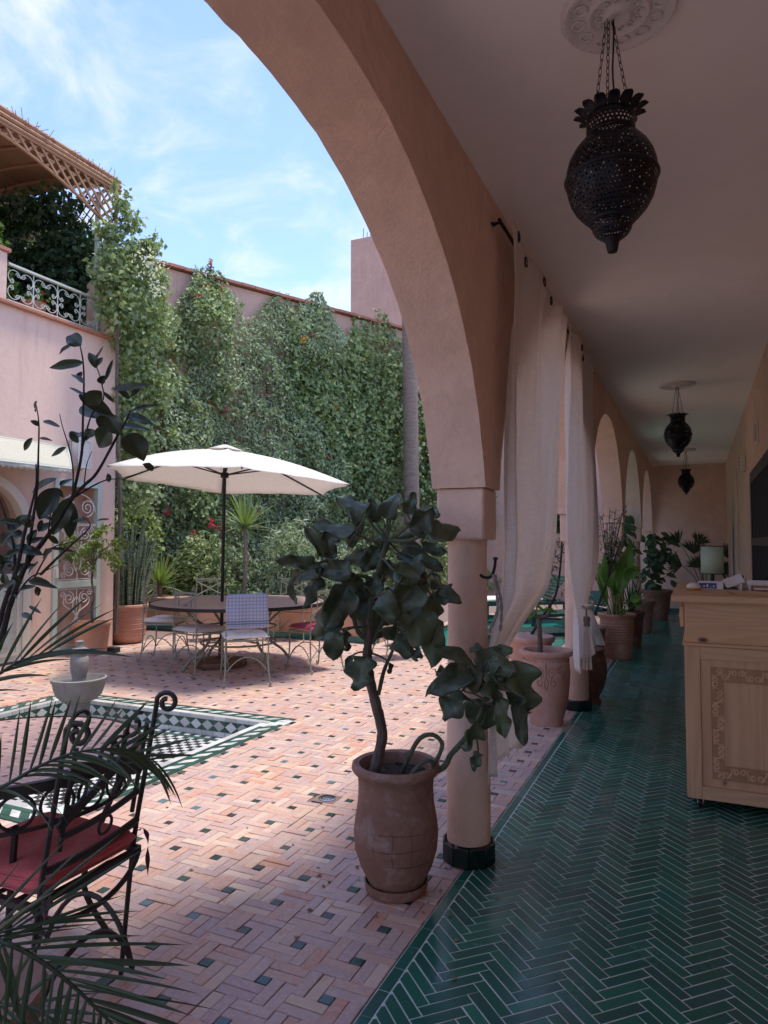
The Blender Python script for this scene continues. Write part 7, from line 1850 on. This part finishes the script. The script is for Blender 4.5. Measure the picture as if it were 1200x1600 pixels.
b2([T(342, 540), T(380, 400, .03), T(430, 330, .04), T(425, 270, .04), T(410, 215, .04), T(385, 160, .04)], .004, .0015); b2([T(425, 270, .04), T(450, 215, .04), T(468, 168, .04)], .003, .001)
b2([T(110, 1020), T(135, 850, -.04), T(155, 700, -.05), T(160, 560, -.05), T(162, 430, -.05), T(150, 350, -.05)], .0075, .0015)
b2([T(300, 745), T(305, 640, .02), T(290, 540, .02), T(262, 450, .02), T(248, 392, .02)], .004, .0012)
b2([T(170, 1060), T(230, 1000, -.03), T(300, 935, -.03), T(375, 860, -.03), T(345, 820, -.03)], .0065, .0015); b2([T(130, 1100), T(210, 960, .03), T(280, 930, .03), T(360, 915, .03)], .004, .001)
b2([T(-40, 1400, -.05), T(20, 1180, -.05), T(70, 1040, -.06), T(100, 900, -.06), T(125, 800, -.06), T(150, 690, -.06), T(150, 600, -.06)], .012, .002)
b2([T(300, 745, .01), T(390, 690, .02), T(450, 665, .02), T(510, 658, .02), T(640, 620, .03)], .0045, .0008)
b2([T(60, 1100, .02), T(60, 960, .03), T(35, 860, .03), T(10, 780, .03), T(-20, 700, .03)], .008, .002); b2([T(45, 1180), T(120, 1080, .03), T(180, 1050, .04), T(240, 1020, .04)], .005, .001)
b2([T(200, 900), T(215, 780, -.02), T(232, 700, -.02)], .004, .001); b2([T(350, 690), T(362, 600, .01), T(385, 545, .01)], .003, .001)
m.build('trunk', M['bark_dark'], tr_)
TL = [(338,108,278,62,60),(302,102,236,140,20),(345,178,205,200,38),(350,265,296,220,26),(322,238,342,216,20),(350,312,288,280,14),(330,370,480,402,72),(360,350,425,296,60),(330,310,470,392,55),(430,300,478,345,15),(412,262,436,232,30),(440,250,470,162,16),(402,190,428,152,20),(400,200,372,128,34),(385,190,430,108,16),
      (545,380,668,350,30),(520,392,640,432,40),(525,480,602,582,100),(445,405,425,465,66),(462,448,405,532,76),(405,470,340,502,52),(450,400,505,478,66),(540,330,480,270,24),(545,320,600,260,18),(475,290,620,262,30),(480,440,620,445,30),
      (165,440,128,418,20),(180,420,248,442,22),(135,492,95,546,24),(165,492,218,502,14),(152,378,146,338,30),(275,530,210,568,20),(300,500,322,482,44),(330,470,300,500,50),(235,662,115,712,34),(235,702,160,832,76),(292,742,218,898,66),(292,755,290,912,58),(300,840,372,830,20),(455,830,398,832,10),
      (200,902,245,932,26),(200,952,312,958,14),(130,1090,236,1112,24),(150,1112,162,1152,26),(95,1222,132,1246,34),(60,882,-6,942,44),(60,858,-5,832,36),(90,1000,5,1012,26),(122,1192,172,1222,14),(450,640,456,682,22),(640,622,600,600,30),(100,905,40,880,36),(110,930,190,905,22),(80,960,20,985,30),(180,985,215,960,36),(30,1000,60,960,30),(40,870,90,850,30),(140,860,80,830,34),(160,1010,130,1040,24),(70,1090,10,1100,20),(20,1130,70,1150,20),(232,700,265,740,20),(250,690,300,660,26)]
for (bx_, by_, tx_, ty_, w) in TL:
    d_ = rnd.uniform(-.06, .06); B_, T_ = T(bx_, by_, d_), T(tx_, ty_, d_ + rnd.uniform(-.03, .03))
    paddle(tr_, B_, T_, w / 2.667 / F_PX * TD * 1.1, M['dark_leaf'], curl=rnd.uniform(.0, .2), nrm=(EYEP - B_).normalized() + Vector((rnd.uniform(-.6, .6), rnd.uniform(-.4, .4), .5)), wav=.06, fold=rnd.uniform(.2, .6), prof=.85)
Q = []
for k in range(34):
    x, y = rnd.uniform(-40, 230), rnd.uniform(820, 1130)
    if x > 120 + (1130 - y) * .5: continue
    B_ = T(x, y, rnd.uniform(-.1, .12)); a = rnd.uniform(0, 6.28); L = rnd.uniform(.025, .05)
    paddle(tr_, B_, B_ + RT * (L * math.cos(a)) + Vector((0, 0, L * math.sin(a) * .7)) + FW * rnd.uniform(-.02, .02), L * rnd.uniform(.3, .5), M['dark_leaf'], curl=.1, fold=.4, wav=.05, nrm=(EYEP - B_).normalized() + Vector((rnd.uniform(-.8, .8), 0, .6)))

# ================================================================== FOREGROUND PALM FRONDS
pq = D(-330, 1500, 1.25)
pp = thing('potted_palm', (pq.x, pq.y, 0), 'feathery palm whose dark fronds reach in from the lower left edge of the picture', 'palm')
MB().lathe([(0, 0), (.16, 0), (.19, .2), (.20, .38), (.215, .40), (.20, .42), (.17, .40), (0, .38)], (pq.x, pq.y, .001), 40).build('pot', M['pot_dull'], pp)
def spray(rach, dep, up_len, dn_len, up_ang, dn_ang, n, w, droop_up, droop_dn, up_rng=(0, 1), dn_rng=(0, 1), taper=.45, name='frond', r0=.0045, swing=.35):
    """one frond: rachis through photographed points at the palm's own distance, leaflets leaving it in 3-D"""
    pts = catmull([D(x, y, dep + dd_) for (x, y, dd_) in rach], 10); N = len(pts)
    fr = MB().tube(pts, [r0 * (1 - .8 * i / N) for i in range(N)], 6).build(name, M['palm_leaf'], pp)
    ml = MB()
    for i in range(n):
        f = (i + .5) / n; k = min(N - 2, int(f * (N - 1))); p = pts[k].lerp(pts[k + 1], f * (N - 1) - k); tg_ = (pts[k + 1] - pts[k]).normalized()
        side_ = FW.cross(tg_).normalized()
        if side_.z < 0 and abs(tg_.z) < .95: side_ = -side_
        for sg, ln, an, dr, rng in ((1, up_len, up_ang, droop_up, up_rng), (-1, dn_len, dn_ang, droop_dn, dn_rng)):
            if not (rng[0] <= f <= rng[1]) or ln <= 0: continue
            L = ln / F_PX * dep * (1 - taper * abs(f - .35) * 1.3) * rnd.uniform(.85, 1.1); a = (an * (1 - .45 * f)) * rnd.uniform(.88, 1.12)
            d_ = (tg_ * math.cos(a) + side_ * (sg * math.sin(a)) - FW * (swing * rnd.uniform(-.6, 1))).normalized(); wv = d_.cross(FW).normalized(); wv = (wv + FW * rnd.uniform(-.8, .8)).normalized()
            q = p.copy(); vs, fs = [], []; Kn = 7; ww = w * rnd.uniform(.72, 1.0)
            for j in range(Kn + 1):
                v = j / Kn; wj = ww * (math.sin(math.pi * min(.985, .10 + .89 * v ** .8)) ** .75) * (1 if j < Kn else .05); nn_ = wv.cross(d_)
                vs += [q - wv * wj + nn_ * wj * .4, q.copy(), q + wv * wj + nn_ * wj * .4]
                q = q + d_ * (L / Kn); d_ = (d_ + Vector((0, 0, -dr / Kn))).normalized()
            for j in range(Kn): a_ = 3 * j; fs += [(a_, a_ + 1, a_ + 4, a_ + 3), (a_ + 1, a_ + 2, a_ + 5, a_ + 4)]
            MB().add(vs, fs).build('leaflet', M['palm_leaf'], fr)
    return fr
# curved middle frond over the chair back
spray([(-160, 1330, .1), (-60, 1260, .05), (10, 1226, 0), (60, 1198, 0), (110, 1178, 0), (160, 1170, .0), (205, 1172, .02), (240, 1188, .03)], 1.18, 118, 150, 1.05, .42, 22, .0042, -.05, 1.0, (.25, 1), (.25, 1), swing=.3)
# thin spray across the fountain
spray([(-170, 1180, .1), (-80, 1110, .05), (0, 1052, 0), (40, 1030, 0), (80, 1018, 0)], 1.12, 150, 150, .55, .25, 11, .0034, .25, .35, (.3, 1), (.3, 1), taper=.1, swing=.2)
# long straight leaflets crossing the cushion
spray([(-300, 1640, .05), (-190, 1560, .03), (-90, 1500, 0), (-10, 1462, 0), (30, 1448, 0)], 1.02, 250, 210, .50, .25, 11, .0036, .05, .15, (.35, 1), (.4, 1), taper=.1, swing=.15)
# big lower frond
spray([(-120, 1470, .06), (-50, 1458, .03), (0, 1470, 0), (43, 1489, 0), (87, 1518, 0), (121, 1547, 0), (152, 1577, 0), (180, 1606, 0), (215, 1650, 0), (250, 1710, 0)], .95, 235, 150, .72, 1.35, 24, .0046, .12, .55, (.15, 1), (.12, 1), taper=.15, swing=.2)
spray([(-140, 1640, .1), (-60, 1590, .08), (0, 1570, .05), (60, 1580, .05), (110, 1620, .05), (150, 1680, .05)], 1.0, 160, 160, .9, .9, 14, .0044, .2, .6, (.1, 1), (.1, 1), swing=.3)
m = MB()
for (x, y) in ((-160, 1330), (-170, 1180), (-300, 1640), (-120, 1470), (-140, 1640)):
    e = D(x, y, 1.1); s_ = Vector((pq.x, pq.y, .39)); m.tube(bez(s_, s_ + Vector((0, 0, .25)), e - RT * .08 + Vector((0, 0, .0)), e, 10), .006, 5)
m.build('stalk', M['stem'], pp)

# a few dry leaves and bits of dirt blown onto the floors
Q = []
for k in range(70):
    x = rnd.choice([rnd.uniform(-2.6, -1.0), rnd.uniform(-6.5, -1.2)]); y = rnd.uniform(2.0, 8.0)
    if BX0 < x < BX1 + .02 and y < BY1 + .02: continue
    Q.append((x, y, .004))
for k in range(14): Q.append((rnd.uniform(-.92, -.7), rnd.uniform(2.2, 9), .005))
for k in range(26): a = rnd.uniform(0, 6.28); r = rnd.uniform(.16, .55); Q.append((KX + r * math.cos(a), KY + r * math.sin(a), .004))
M['dry_leaf'] = leaf('dry_leaf', (0.12, 0.07, 0.03), (0.30, 0.20, 0.08), .8, .1)
leaves('fallen_leaves', M['dry_leaf'], np.array(Q), (.012, .034), None, nrm=np.array([Vector((0, 0, 6))]), spread=.5, droop=0, fold=.12)
